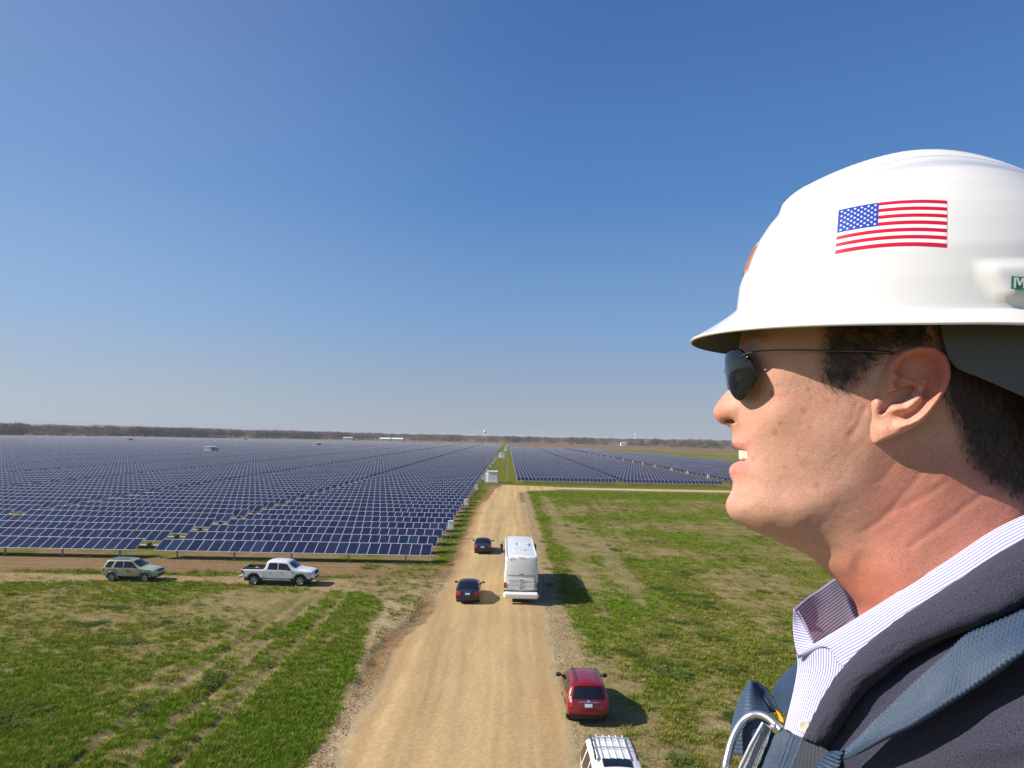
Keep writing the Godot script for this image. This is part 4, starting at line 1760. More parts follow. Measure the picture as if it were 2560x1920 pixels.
func red_suv() -> void:
	var t := thing("red_suv", "dark red crossover parked on the right verge near the bottom of the photo", "car", Vector3(3.66, 0, -30.15), deg_to_rad(89.4))
	var red := paint("red_paint", Color(0.22, 0.005, 0.008), 0.28)
	var sh := Shape.new()
	sh.length = 4.7
	sh.w = 1.86
	sh.belt = 0.98
	sh.top = 1.68
	sh.roof = 0.70
	sh.r = 0.15
	sh.rear_taper = 0.10
	var upper := [Vector2(0.12, 0.30), Vector2(0.0, 0.50), Vector2(0.02, 0.72), Vector2(0.10, 1.02), Vector2(0.34, 1.44), Vector2(0.50, 1.62), Vector2(0.9, 1.67), Vector2(1.8, 1.69), Vector2(2.6, 1.63), Vector2(3.45, 1.10), Vector2(4.3, 0.93), Vector2(4.65, 0.74), Vector2(4.7, 0.45), Vector2(4.58, 0.28)]
	sh.outline = car_outline(upper, [0.95, 3.62], 0.39, 0.27)
	part("body", body(sh, 0.05).mesh(), red, t)
	part("rear_window", end_patch(sh, Vector2(0.145, 1.10), Vector2(0.40, 1.50), 0.66, 0.58, 0.016).mesh(), mats.tinted_glass, t)
	part("spoiler", end_patch(sh, Vector2(0.42, 1.53), Vector2(0.52, 1.63), 0.60, 0.60, 0.03).mesh(), red, t)
	part("windscreen", end_patch(sh, Vector2(2.70, 1.58), Vector2(3.42, 1.13), 0.58, 0.70, 0.016).mesh(), mats.tinted_glass, t)
	for s in [-1.0, 1.0]:
		suv_glass(t, sh, [[Vector2(0.62, 1.16), Vector2(1.18, 1.05), Vector2(1.25, 1.52), Vector2(0.85, 1.50)], [Vector2(1.26, 1.05), Vector2(2.18, 1.03), Vector2(2.10, 1.55), Vector2(1.33, 1.53)], [Vector2(2.26, 1.03), Vector2(3.22, 1.04), Vector2(2.68, 1.50), Vector2(2.20, 1.55)]], s)
		var m := MB.new()
		seam(sh, Vector2(2.22, 0.36), Vector2(2.22, 1.02), s, m)
		seam(sh, Vector2(3.22, 0.40), Vector2(3.30, 1.02), s, m)
		seam(sh, Vector2(1.32, 0.55), Vector2(1.20, 1.02), s, m)
		part("door_seam", m.mesh(), mats.dark_trim, t)
		var lamp := end_patch(sh, Vector2(0.03, 0.80), Vector2(0.115, 1.06), 0.10, 0.09, 0.022, s * 0.74).mesh()
		part("tail_lamp", lamp, mats.tail_red, t)
		part("tail_lamp", end_patch(sh, Vector2(0.085, 0.98), Vector2(0.20, 1.20), 0.05, 0.035, 0.024, s * 0.745).mesh(), mats.lamp_clear if s < 0.0 else mats.tail_red, t)
		part("headlamp", end_patch(sh, Vector2(4.40, 0.88), Vector2(4.62, 0.76), 0.16, 0.16, 0.012, s * 0.58).mesh(), mats.lamp_clear, t)
		var b := MB.new()
		b.tube([Vector3(0.75, 1.66, s * 0.50), Vector3(0.9, 1.73, s * 0.52), Vector3(2.2, 1.73, s * 0.53), Vector3(2.35, 1.66, s * 0.52)], 0.022, 6)
		part("roof_rail", b.mesh(), mats.dark_trim, t)
		for q in [0.95, 3.62]:
			add_wheel(t, q, s * 0.89, 0.36, 0.23, mats.alloy, mats.tyre, s)
	part("license_plate", end_patch(sh, Vector2(0.03, 0.78), Vector2(0.08, 0.92), 0.16, 0.16, 0.030).mesh(), mats.plate, t)
	part("handle_strip", end_patch(sh, Vector2(0.09, 0.965), Vector2(0.10, 1.0), 0.40, 0.40, 0.030).mesh(), mats.chrome, t)
	part("emblem", end_patch(sh, Vector2(0.095, 0.985), Vector2(0.125, 1.05), 0.045, 0.04, 0.036).mesh(), mats.lamp_clear, t)
	part("lower_bumper", end_patch(sh, Vector2(0.10, 0.32), Vector2(0.01, 0.47), 0.80, 0.82, 0.02).mesh(), mats.dark_trim, t)
	mirrors(t, sh, 3.18, 1.06, mats.dark_trim, Vector3(0.15, 0.18, 0.24))
	underbody(t, 0.25, 4.5, 1.4, 0.2, 0.55)


func white_suv() -> void:
	# faces the viewer: its front points to +Z
	var t := thing("white_suv", "white sport utility vehicle with roof rack and sunroof, cut off at the bottom edge", "car", Vector3(3.72, 0, -25.35), deg_to_rad(-90.6))
	var white := paint("suv_white", Color(0.78, 0.78, 0.77), 0.3)
	var sh := Shape.new()
	sh.length = 5.0
	sh.w = 1.98
	sh.belt = 1.16
	sh.top = 1.90
	sh.roof = 0.74
	sh.r = 0.16
	var upper := [Vector2(0.10, 0.40), Vector2(0.0, 0.6), Vector2(0.05, 1.0), Vector2(0.12, 1.25), Vector2(0.36, 1.78), Vector2(0.6, 1.89), Vector2(1.6, 1.93), Vector2(2.6, 1.90), Vector2(2.95, 1.83), Vector2(3.65, 1.30), Vector2(4.6, 1.15), Vector2(4.95, 1.0), Vector2(5.0, 0.6), Vector2(4.9, 0.38)]
	sh.outline = car_outline(upper, [1.0, 3.95], 0.43, 0.36)
	part("body", body(sh, 0.055).mesh(), white, t)
	part("rear_window", end_patch(sh, Vector2(0.15, 1.30), Vector2(0.33, 1.70), 0.66, 0.60, 0.016).mesh(), mats.tinted_glass, t)
	part("windscreen", end_patch(sh, Vector2(3.0, 1.79), Vector2(3.60, 1.34), 0.62, 0.74, 0.016).mesh(), mats.tinted_glass, t)
	for s in [-1.0, 1.0]:
		suv_glass(t, sh, [[Vector2(0.42, 1.24), Vector2(1.10, 1.22), Vector2(1.16, 1.72), Vector2(0.62, 1.70)], [Vector2(1.28, 1.22), Vector2(2.10, 1.20), Vector2(2.06, 1.74), Vector2(1.36, 1.73)], [Vector2(2.25, 1.20), Vector2(3.30, 1.20), Vector2(2.86, 1.70), Vector2(2.22, 1.74)]], s)
		var b := MB.new()
		b.tube([Vector3(0.72, 1.89, s * 0.66), Vector3(0.82, 1.965, s * 0.66), Vector3(2.30, 1.985, s * 0.67), Vector3(2.42, 1.91, s * 0.67)], 0.028, 8)
		b.box(Vector3(0.84, 1.93, s * 0.66), Vector3(0.16, 0.1, 0.06), 0.02)
		b.box(Vector3(1.5, 1.96, s * 0.665), Vector3(0.14, 0.08, 0.06), 0.02)
		b.box(Vector3(2.28, 1.95, s * 0.67), Vector3(0.16, 0.1, 0.06), 0.02)
		part("roof_rail", b.mesh(), mats.dark_trim, t)
		part("headlamp", end_patch(sh, Vector2(4.70, 1.10), Vector2(4.93, 1.0), 0.18, 0.18, 0.012, s * 0.62).mesh(), mats.lamp_clear, t)
		for q in [1.0, 3.95]:
			add_wheel(t, q, s * 0.94, 0.40, 0.25, mats.alloy, mats.tyre, s, 6)
	for l in [0.98, 1.68]:
		var b := MB.new()
		b.tube([Vector3(l, 1.975, -0.66), Vector3(l, 1.985, 0.0), Vector3(l, 1.975, 0.66)], 0.022, 6)
		part("rack_bar", b.mesh(), mats.alloy, t)
	for k in 5:
		var b := MB.new()
		b.box(Vector3(1.5, 1.925, -0.44 + 0.22 * k), Vector3(1.75, 0.03, 0.05), 0.012)
		part("roof_rib", b.mesh(), white, t)
	part("sunroof", end_patch(sh, Vector2(2.34, 1.91), Vector2(2.78, 1.87), 0.46, 0.46, 0.022).mesh(), mats.tinted_glass, t)
	var m := MB.new()
	m.box(Vector3(3.0, 1.62, 0), Vector3(0.01, 0.01, 0.01))
	mirrors(t, sh, 3.2, 1.26, white, Vector3(0.16, 0.22, 0.26))
	underbody(t, 0.25, 4.8, 1.45, 0.25, 0.6)


func decal_tex() -> ImageTexture:
	# an orange sun-burst print on the door
	var w := 96
	var h := 48
	var im := Image.create(w, h, false, Image.FORMAT_RGBA8)
	im.fill(Color(0.85, 0.28, 0.10, 0.0))
	for y in h:
		for x in w:
			var p := Vector2(x - 34.0, (y - 24.0) * 1.25)
			var a := p.angle()
			var r := p.length()
			var on := r < 17.0 + 6.0 * absf(sin(a * 6.0))
			if x > 44 and absf(y - 26.0) < 7.0 and x < 90 and (x / 7) % 2 == 0:
				on = true
			if on:
				im.set_pixel(x, y, Color(0.83, 0.33 + 0.1 * sin(a * 3.0), 0.16, 1.0))
	return ImageTexture.create_from_image(im)


func green_suv() -> void:
	var t := thing("green_suv", "pale green SUV with an orange print on its door, parked left of the pickup", "car", Vector3(-32.15, 0, -57.32), deg_to_rad(0.5))
	var green := paint("pale_green_paint", Color(0.40, 0.43, 0.30), 0.32, 0.1)
	var sh := Shape.new()
	sh.length = 4.45
	sh.w = 1.80
	sh.belt = 1.02
	sh.top = 1.70
	sh.roof = 0.76
	sh.r = 0.13
	var upper := [Vector2(0.10, 0.36), Vector2(0.0, 0.52), Vector2(0.02, 0.8), Vector2(0.06, 1.06), Vector2(0.30, 1.60), Vector2(0.46, 1.70), Vector2(1.4, 1.73), Vector2(2.15, 1.70), Vector2(2.42, 1.63), Vector2(3.10, 1.13), Vector2(4.05, 1.02), Vector2(4.36, 0.90), Vector2(4.45, 0.55), Vector2(4.36, 0.32)]
	sh.outline = car_outline(upper, [0.88, 3.50], 0.41, 0.32)
	part("body", body(sh, 0.045).mesh(), green, t)
	part("rear_window", end_patch(sh, Vector2(0.10, 1.14), Vector2(0.27, 1.55), 0.62, 0.56, 0.014).mesh(), mats.tinted_glass, t)
	part("windscreen", end_patch(sh, Vector2(2.48, 1.58), Vector2(3.06, 1.16), 0.62, 0.74, 0.014).mesh(), mats.tinted_glass, t)
	part("roof_panel", end_patch(sh, Vector2(0.55, 1.71), Vector2(2.1, 1.71), 0.60, 0.60, 0.012).mesh(), mat("roof_grey", Color(0.16, 0.19, 0.18), 0.3), t)
	for s in [-1.0, 1.0]:
		suv_glass(t, sh, [[Vector2(0.32, 1.10), Vector2(0.78, 1.10), Vector2(0.98, 1.55), Vector2(0.54, 1.55)], [Vector2(1.02, 1.10), Vector2(1.72, 1.09), Vector2(1.70, 1.57), Vector2(1.18, 1.56)], [Vector2(1.80, 1.09), Vector2(2.86, 1.10), Vector2(2.36, 1.55), Vector2(1.78, 1.57)]], s)
		var m := MB.new()
		seam(sh, Vector2(1.76, 0.42), Vector2(1.76, 1.08), s, m)
		seam(sh, Vector2(2.84, 0.46), Vector2(2.92, 1.08), s, m)
		seam(sh, Vector2(1.30, 0.70), Vector2(1.02, 1.08), s, m)
		part("door_seam", m.mesh(), mats.dark_trim, t)
		m = MB.new()
		for l in [1.12, 2.0]:
			m.box(sh.side(Vector2(l, 0.96), s, 0.02), Vector3(0.17, 0.035, 0.03), 0.01)
		part("door_handle", m.mesh(), mats.dark_trim, t)
		part("tail_lamp", side_patch(sh, Vector2(0.04, 0.74), Vector2(0.20, 0.76), Vector2(0.26, 1.04), Vector2(0.10, 1.05), s, 0.016).mesh(), mats.tail_red, t)
		part("reversing_lamp", side_patch(sh, Vector2(0.03, 0.66), Vector2(0.17, 0.67), Vector2(0.19, 0.73), Vector2(0.04, 0.73), s, 0.016).mesh(), mats.lamp_clear, t)
		part("headlamp", side_patch(sh, Vector2(3.98, 0.72), Vector2(4.34, 0.72), Vector2(4.32, 0.90), Vector2(4.02, 0.92), s, 0.012).mesh(), mats.lamp_clear, t)
		var b := MB.new()
		b.tube([Vector3(0.55, 1.70, s * 0.60), Vector3(0.65, 1.77, s * 0.60), Vector3(1.9, 1.79, s * 0.61), Vector3(2.02, 1.72, s * 0.61)], 0.022, 6)
		part("roof_rail", b.mesh(), mats.dark_trim, t)
		# flared arch lips
		for q in [0.88, 3.50]:
			var lip := MB.new()
			var path: Array = []
			for k in 11:
				var a := lerpf(0.05, PI - 0.05, k / 10.0)
				path.append(Vector3(q + cos(a) * 0.43, 0.35 + sin(a) * 0.43, s * (0.87 - 0.02 * absf(cos(a)))))
			lip.tube(path, 0.035, 6)
			part("arch_lip", lip.mesh(), green, t)
			add_wheel(t, q, s * 0.86, 0.36, 0.23, mats.alloy, mats.tyre, s, 5)
	var dm := mat("door_print", Color(1, 1, 1), 0.5)
	dm.albedo_texture = decal_tex()
	dm.transparency = BaseMaterial3D.TRANSPARENCY_ALPHA_SCISSOR
	part("door_emblem", side_patch(sh, Vector2(1.90, 0.62), Vector2(2.78, 0.62), Vector2(2.78, 0.96), Vector2(1.90, 0.96), 1.0, 0.018).mesh(), dm, t)
	part("grille", end_patch(sh, Vector2(4.405, 0.78), Vector2(4.35, 0.94), 0.42, 0.40, 0.02).mesh(), mats.dark_trim, t)
	part("bumper_grille", end_patch(sh, Vector2(4.44, 0.42), Vector2(4.45, 0.60), 0.5, 0.5, 0.02).mesh(), mats.dark_trim, t)
	mirrors(t, sh, 2.72, 1.12, mats.dark_trim)
	underbody(t, 0.3, 4.2, 1.4, 0.24, 0.6)


func pickup() -> void:
	var t := thing("white_pickup", "white crew-cab pickup truck with black fender flares parked on the lot", "truck", Vector3(-20.95, 0, -57.0), deg_to_rad(-0.6))
	var white := paint("pickup_white", Color(0.76, 0.76, 0.76), 0.3)
	var sh := Shape.new()
	sh.length = 5.95
	sh.w = 1.98
	sh.belt = 1.16
	sh.top = 1.93
	sh.roof = 0.78
	sh.r = 0.12
	sh.rear_taper = 0.02
	var upper := [Vector2(0.10, 0.62), Vector2(0.06, 0.8), Vector2(0.06, 1.28), Vector2(0.12, 1.31), Vector2(1.88, 1.31), Vector2(1.92, 1.36), Vector2(2.02, 1.82), Vector2(2.25, 1.92), Vector2(2.9, 1.95), Vector2(3.55, 1.91), Vector2(3.80, 1.84), Vector2(4.42, 1.32), Vector2(5.45, 1.22), Vector2(5.82, 1.12), Vector2(5.92, 0.75), Vector2(5.86, 0.46)]
	sh.outline = car_outline(upper, [1.14, 4.81], 0.47, 0.46)
	var bed := func(p: Vector3, v: float) -> float:
		# the open load bed
		var d := maxf(maxf(absf(p.x - 1.0) - 0.84, absf(p.z) - 0.80), 0.80 - p.y)
		return maxf(v, -d)
	part("body", body(sh, 0.05, bed).mesh(), white, t)
	var b := MB.new()
	b.box(Vector3(1.0, 0.86, 0), Vector3(1.66, 0.05, 1.58))
	for s in [-1.0, 1.0]:
		b.box(Vector3(1.0, 1.07, s * 0.79), Vector3(1.66, 0.45, 0.03))
		b.box(Vector3(1.0, 1.325, s * 0.88), Vector3(1.80, 0.03, 0.12), 0.01)
	b.box(Vector3(0.165, 1.07, 0), Vector3(0.03, 0.45, 1.58))
	b.box(Vector3(1.835, 1.07, 0), Vector3(0.03, 0.45, 1.58))
	part("bed_liner", b.mesh(), mat("bed_grey", Color(0.065, 0.065, 0.068), 0.8), t)
	b = MB.new()
	b.box(Vector3(1.25, 1.32, 0.6), Vector3(0.22, 0.06, 0.30), 0.02)
	part("bed_bracket", b.mesh(), mats.lamp_clear, t)
	part("windscreen", end_patch(sh, Vector2(3.88, 1.78), Vector2(4.37, 1.36), 0.66, 0.80, 0.014).mesh(), mats.tinted_glass, t)
	part("rear_window", end_patch(sh, Vector2(1.945, 1.46), Vector2(2.01, 1.78), 0.62, 0.56, 0.014).mesh(), mats.tinted_glass, t)
	for s in [-1.0, 1.0]:
		suv_glass(t, sh, [[Vector2(2.20, 1.26), Vector2(2.98, 1.25), Vector2(2.98, 1.74), Vector2(2.32, 1.74)], [Vector2(3.06, 1.25), Vector2(4.10, 1.23), Vector2(3.70, 1.70), Vector2(3.06, 1.74)]], s)
		var m := MB.new()
		seam(sh, Vector2(1.93, 0.50), Vector2(1.93, 1.28), s, m)
		seam(sh, Vector2(3.02, 0.56), Vector2(3.02, 1.24), s, m)
		seam(sh, Vector2(4.18, 0.60), Vector2(4.22, 1.24), s, m)
		seam(sh, Vector2(2.10, 0.56), Vector2(2.12, 1.24), s, m)
		part("door_seam", m.mesh(), mats.dark_trim, t)
		m = MB.new()
		for l in [2.28, 3.22]:
			m.box(sh.side(Vector2(l, 1.10), s, 0.02), Vector3(0.17, 0.045, 0.03), 0.01)
		part("door_handle", m.mesh(), mats.alloy, t)
		part("tail_lamp", side_patch(sh, Vector2(0.09, 0.93), Vector2(0.30, 0.93), Vector2(0.30, 1.20), Vector2(0.09, 1.20), s, 0.02).mesh(), mats.tail_red, t)
		part("headlamp", side_patch(sh, Vector2(5.40, 0.86), Vector2(5.84, 0.84), Vector2(5.80, 1.06), Vector2(5.44, 1.12), s, 0.012).mesh(), mats.lamp_clear, t)
		part("fog_lamp", side_patch(sh, Vector2(5.66, 0.56), Vector2(5.80, 0.56), Vector2(5.80, 0.66), Vector2(5.66, 0.66), s, 0.014).mesh(), mats.dark_trim, t)
		for q in [1.14, 4.81]:
			var lip := MB.new()
			var path: Array = []
			for k in 13:
				var a := lerpf(-0.15, PI + 0.15, k / 12.0)
				path.append(Vector3(q + cos(a) * 0.50, 0.42 + sin(a) * 0.50, s * (0.955 - 0.02 * absf(cos(a)))))
			lip.tube(path, 0.055, 6)
			part("fender_flare", lip.mesh(), mats.dark_trim, t)
			add_wheel(t, q, s * 0.95, 0.405, 0.26, mats.alloy, mats.tyre, s, 6)
		b = MB.new()
		b.tube([Vector3(1.85, 0.46, s * 0.98), Vector3(4.1, 0.46, s * 0.98)], 0.05, 8)
		part("running_board", b.mesh(), mats.chrome, t)
	b = MB.new()
	b.box(Vector3(0.0, 0.62, 0), Vector3(0.18, 0.22, 1.9), 0.06)
	part("rear_bumper", b.mesh(), mats.alloy, t)
	part("grille", end_patch(sh, Vector2(5.885, 0.86), Vector2(5.83, 1.10), 0.50, 0.48, 0.02).mesh(), mats.dark_trim, t)
	part("bumper_opening", end_patch(sh, Vector2(5.895, 0.52), Vector2(5.915, 0.68), 0.5, 0.55, 0.02).mesh(), mats.dark_trim, t)
	mirrors(t, sh, 3.95, 1.28, mats.dark_trim, Vector3(0.16, 0.22, 0.26))
	underbody(t, 0.3, 5.6, 1.5, 0.30, 0.75)


# ------------------------------------------------------------------ the man
# All of him is built in the axes of his head: x backwards, y up, z to his left (towards the
# viewer), with the origin at the height of his nose, in the middle plane of the head.
const PROFILE := [
	Vector2(-0.0789, 0.0345), Vector2(-0.0842, 0.0296), Vector2(-0.09, 0.0216), Vector2(-0.0927, 0.0167), Vector2(-0.0933, 0.0136), Vector2(-0.0924, 0.0105), Vector2(-0.0901, 0.0069), Vector2(-0.0866, 0.0042), Vector2(-0.0815, 0.0026), Vector2(-0.0793, 0.0005),
	Vector2(-0.0776, -0.0033), Vector2(-0.0774, -0.0062), Vector2(-0.0780, -0.0092), Vector2(-0.0780, -0.0128), Vector2(-0.0763, -0.0155), Vector2(-0.0750, -0.0185), Vector2(-0.0748, -0.0230), Vector2(-0.0757, -0.0275),
	Vector2(-0.0783, -0.0300), Vector2(-0.0805, -0.0334), Vector2(-0.0805, -0.0364), Vector2(-0.0794, -0.04), Vector2(-0.0782, -0.0424), Vector2(-0.0775, -0.0454), Vector2(-0.0782, -0.0502), Vector2(-0.0803, -0.0551), Vector2(-0.0823, -0.0588), Vector2(-0.0834, -0.063),
	Vector2(-0.0829, -0.0666), Vector2(-0.0818, -0.0701), Vector2(-0.0792, -0.0735), Vector2(-0.0758, -0.0763), Vector2(-0.0706, -0.0787), Vector2(-0.065, -0.0817), Vector2(-0.0582, -0.0848), Vector2(-0.0504, -0.0878), Vector2(-0.0438, -0.0909), Vector2(-0.0355, -0.0939),
	Vector2(-0.027, -0.0968), Vector2(-0.018, -0.1018), Vector2(-0.0096, -0.1095), Vector2(-0.0006, -0.1173), Vector2(0.0093, -0.1286), Vector2(0.0147, -0.1365), Vector2(0.0168, -0.1459), Vector2(0.020, -0.165), Vector2(0.025, -0.20), Vector2(0.03, -0.215), Vector2(0.13, -0.215),
	Vector2(0.156, -0.19), Vector2(0.160, -0.14), Vector2(0.153, -0.09), Vector2(0.146, -0.05), Vector2(0.142, -0.01), Vector2(0.146, 0.03), Vector2(0.150, 0.07), Vector2(0.146, 0.11), Vector2(0.130, 0.124), Vector2(-0.03, 0.124),
	Vector2(-0.055, 0.115), Vector2(-0.066, 0.095), Vector2(-0.0705, 0.078), Vector2(-0.0725, 0.066), Vector2(-0.0755, 0.0585), Vector2(-0.0768, 0.0515), Vector2(-0.0745, 0.0445), Vector2(-0.0752, 0.0395)]
# half width of the head, and the distance from the outline over which it is reached: (x, y, width, radius)
const WIDTHS := [
	Vector4(0.02, 0.12, 0.074, 0.05), Vector4(-0.04, 0.115, 0.062, 0.045), Vector4(-0.06, 0.09, 0.052, 0.035), Vector4(-0.045, 0.075, 0.061, 0.03), Vector4(-0.063, 0.062, 0.045, 0.018), Vector4(-0.054, 0.052, 0.053, 0.016),
	Vector4(-0.060, 0.040, 0.043, 0.014), Vector4(-0.067, 0.046, 0.026, 0.010), Vector4(-0.0715, 0.044, 0.0125, 0.007), Vector4(-0.088, 0.017, 0.0105, 0.009), Vector4(-0.083, 0.024, 0.0110, 0.009), Vector4(-0.0805, 0.0135, 0.0155, 0.010), Vector4(-0.0755, 0.0125, 0.0180, 0.010),
	Vector4(-0.0725, 0.0085, 0.0190, 0.010), Vector4(-0.077, 0.033, 0.0105, 0.008), Vector4(-0.0715, 0.028, 0.0170, 0.010), Vector4(-0.064, 0.022, 0.0330, 0.02), Vector4(-0.050, 0.022, 0.0515, 0.03), Vector4(-0.032, 0.030, 0.0635, 0.03), Vector4(-0.010, 0.035, 0.0700, 0.03),
	Vector4(0.012, 0.030, 0.0725, 0.03), Vector4(0.022, 0.010, 0.0710, 0.03), Vector4(-0.075, -0.006, 0.0135, 0.012), Vector4(-0.0705, -0.004, 0.0215, 0.014), Vector4(-0.066, 0.0, 0.0285, 0.016), Vector4(-0.060, 0.002, 0.0365, 0.02), Vector4(-0.0665, -0.020, 0.0235, 0.013),
	Vector4(-0.0735, -0.012, 0.0155, 0.012), Vector4(-0.073, -0.033, 0.0165, 0.012), Vector4(-0.066, -0.035, 0.0255, 0.014), Vector4(-0.070, -0.046, 0.0190, 0.013), Vector4(-0.073, -0.062, 0.0195, 0.018), Vector4(-0.060, -0.055, 0.0325, 0.02), Vector4(-0.060, -0.075, 0.0240, 0.016),
	Vector4(-0.056, -0.025, 0.0355, 0.02), Vector4(-0.042, -0.012, 0.0490, 0.03), Vector4(-0.042, -0.045, 0.0425, 0.025), Vector4(-0.030, -0.068, 0.0435, 0.02), Vector4(-0.012, -0.052, 0.0540, 0.03), Vector4(0.008, -0.034, 0.0605, 0.03), Vector4(-0.005, -0.008, 0.0645, 0.03),
	Vector4(0.020, -0.010, 0.0655, 0.03), Vector4(-0.042, -0.083, 0.0270, 0.018), Vector4(-0.022, -0.084, 0.0330, 0.022), Vector4(-0.002, -0.076, 0.0455, 0.028), Vector4(0.014, -0.062, 0.0560, 0.035), Vector4(-0.004, -0.098, 0.0350, 0.03), Vector4(0.020, -0.100, 0.0510, 0.04), Vector4(0.030, -0.062, 0.0575, 0.04),
	Vector4(0.048, -0.038, 0.0615, 0.04), Vector4(0.085, -0.020, 0.0610, 0.045), Vector4(0.125, -0.03, 0.050, 0.045), Vector4(0.125, -0.12, 0.058, 0.045), Vector4(0.13, 0.05, 0.05, 0.05), Vector4(0.052, -0.080, 0.0600, 0.045), Vector4(0.088, -0.070, 0.0610, 0.045), Vector4(0.042, -0.132, 0.0560, 0.04), Vector4(0.092, -0.122, 0.0660, 0.045), Vector4(0.065, -0.19, 0.0660, 0.05),
	Vector4(0.040, 0.025, 0.0715, 0.04), Vector4(0.070, 0.030, 0.0720, 0.045), Vector4(0.035, 0.080, 0.0765, 0.05), Vector4(0.080, 0.085, 0.0770, 0.05), Vector4(0.105, 0.040, 0.0640, 0.05), Vector4(0.0, 0.090, 0.0725, 0.05), Vector4(-0.02, 0.012, 0.0635, 0.03)]
const EAR := [
	Vector2(0.0240, 0.0440), Vector2(0.0266, 0.0511), Vector2(0.0327, 0.0544), Vector2(0.0397, 0.0566), Vector2(0.0465, 0.0575), Vector2(0.0519, 0.0561), Vector2(0.0563, 0.0524), Vector2(0.0593, 0.0472), Vector2(0.0605, 0.0406), Vector2(0.0604, 0.035), Vector2(0.0584, 0.0278), Vector2(0.0552, 0.0212),
	Vector2(0.0505, 0.0131), Vector2(0.0454, 0.0059), Vector2(0.0389, 0.0002), Vector2(0.0316, -0.004), Vector2(0.0237, -0.0078), Vector2(0.0187, -0.0102), Vector2(0.0160, -0.008), Vector2(0.0145, -0.0040), Vector2(0.0135, 0.002), Vector2(0.0120, 0.010), Vector2(0.0115, 0.0180), Vector2(0.0130, 0.028), Vector2(0.0180, 0.036)]
const EAR_BOWL := [Vector2(0.0304, 0.0270), Vector2(0.0302, 0.0331), Vector2(0.0313, 0.0409), Vector2(0.0335, 0.0466), Vector2(0.0382, 0.0507), Vector2(0.0446, 0.0522), Vector2(0.0505, 0.0505), Vector2(0.0537, 0.0465), Vector2(0.0549, 0.0406), Vector2(0.0542, 0.033), Vector2(0.0521, 0.0258), Vector2(0.0468, 0.0200), Vector2(0.0430, 0.0235), Vector2(0.0385, 0.0260)]
const CONCHA := [Vector2(0.0321, 0.0275), Vector2(0.0262, 0.0262), Vector2(0.0232, 0.0186), Vector2(0.0207, 0.0108), Vector2(0.0240, 0.0118), Vector2(0.0283, 0.0170), Vector2(0.0338, 0.0180), Vector2(0.0394, 0.0227), Vector2(0.0422, 0.0290), Vector2(0.0400, 0.0305)]
const SIDEBURN := [Vector2(-0.016, 0.10), Vector2(-0.0150, 0.0753), Vector2(-0.0145, 0.0619), Vector2(-0.0160, 0.0472), Vector2(-0.0140, 0.0359), Vector2(-0.0069, 0.0290), Vector2(-0.0008, 0.0265), Vector2(0.0084, 0.0369), Vector2(0.0175, 0.0480), Vector2(0.0250, 0.0548), Vector2(0.05, 0.060), Vector2(0.056, 0.10)]
const BACK_HAIR := [Vector2(0.040, 0.10), Vector2(0.0580, 0.0603), Vector2(0.0600, 0.030), Vector2(0.0660, 0.0131), Vector2(0.0710, 0.0004), Vector2(0.0740, -0.0111), Vector2(0.0800, -0.0245), Vector2(0.0900, -0.0340), Vector2(0.108, -0.0440), Vector2(0.16, -0.05), Vector2(0.16, 0.12)]

var tps_w := PackedFloat64Array()


func solve_widths() -> void:
	# a thin-plate spline through the widths
	var n := WIDTHS.size()
	var m := n + 3
	var a: Array = []
	for i in m:
		var row := PackedFloat64Array()
		row.resize(m + 1)
		row.fill(0.0)
		a.append(row)
	for i in n:
		for j in n:
			a[i][j] = plate(Vector2(WIDTHS[i].x - WIDTHS[j].x, WIDTHS[i].y - WIDTHS[j].y).length_squared())
		a[i][i] += 2e-5
		a[i][n] = 1.0
		a[i][n + 1] = WIDTHS[i].x
		a[i][n + 2] = WIDTHS[i].y
		a[n][i] = 1.0
		a[n + 1][i] = WIDTHS[i].x
		a[n + 2][i] = WIDTHS[i].y
		a[i][m] = WIDTHS[i].z
	for k in m:
		var best := k
		for r in range(k + 1, m):
			if absf(a[r][k]) > absf(a[best][k]):
				best = r
		var t: PackedFloat64Array = a[k]
		a[k] = a[best]
		a[best] = t
		for r in range(k + 1, m):
			var f: float = a[r][k] / a[k][k]
			if f != 0.0:
				for c in range(k, m + 1):
					a[r][c] -= f * a[k][c]
	tps_w.resize(m)
	for k in range(m - 1, -1, -1):
		var s: float = a[k][m]
		for c in range(k + 1, m):
			s -= a[k][c] * tps_w[c]
		tps_w[k] = s / a[k][k]


func plate(r2: float) -> float:
	return 0.0 if r2 < 1e-12 else r2 * log(r2)


func head_width(x: float, y: float) -> Vector2:
	var n := WIDTHS.size()
	var w := tps_w[n] + tps_w[n + 1] * x + tps_w[n + 2] * y
	var rs := 0.0
	var ws := 0.0
	for i in n:
		var q: Vector4 = WIDTHS[i]
		var d2 := (q.x - x) * (q.x - x) + (q.y - y) * (q.y - y)
		if d2 > 1e-12:
			w += tps_w[i] * d2 * log(d2)
		var k := 1.0 / (d2 * d2 + 1e-10)
		rs += q.w * k
		ws += k
	return Vector2(w, rs / ws)


static func near_line(p: Vector2, l: Array) -> float:
	var b := 1e9
	for k in l.size() - 1:
		b = minf(b, Geometry2D.get_closest_point_to_segment(p, l[k], l[k + 1]).distance_to(p))
	return b


static func groove(p: Vector2, l: Array, wide: float) -> float:
	var d := near_line(p, l) / wide
	return exp(-d * d)


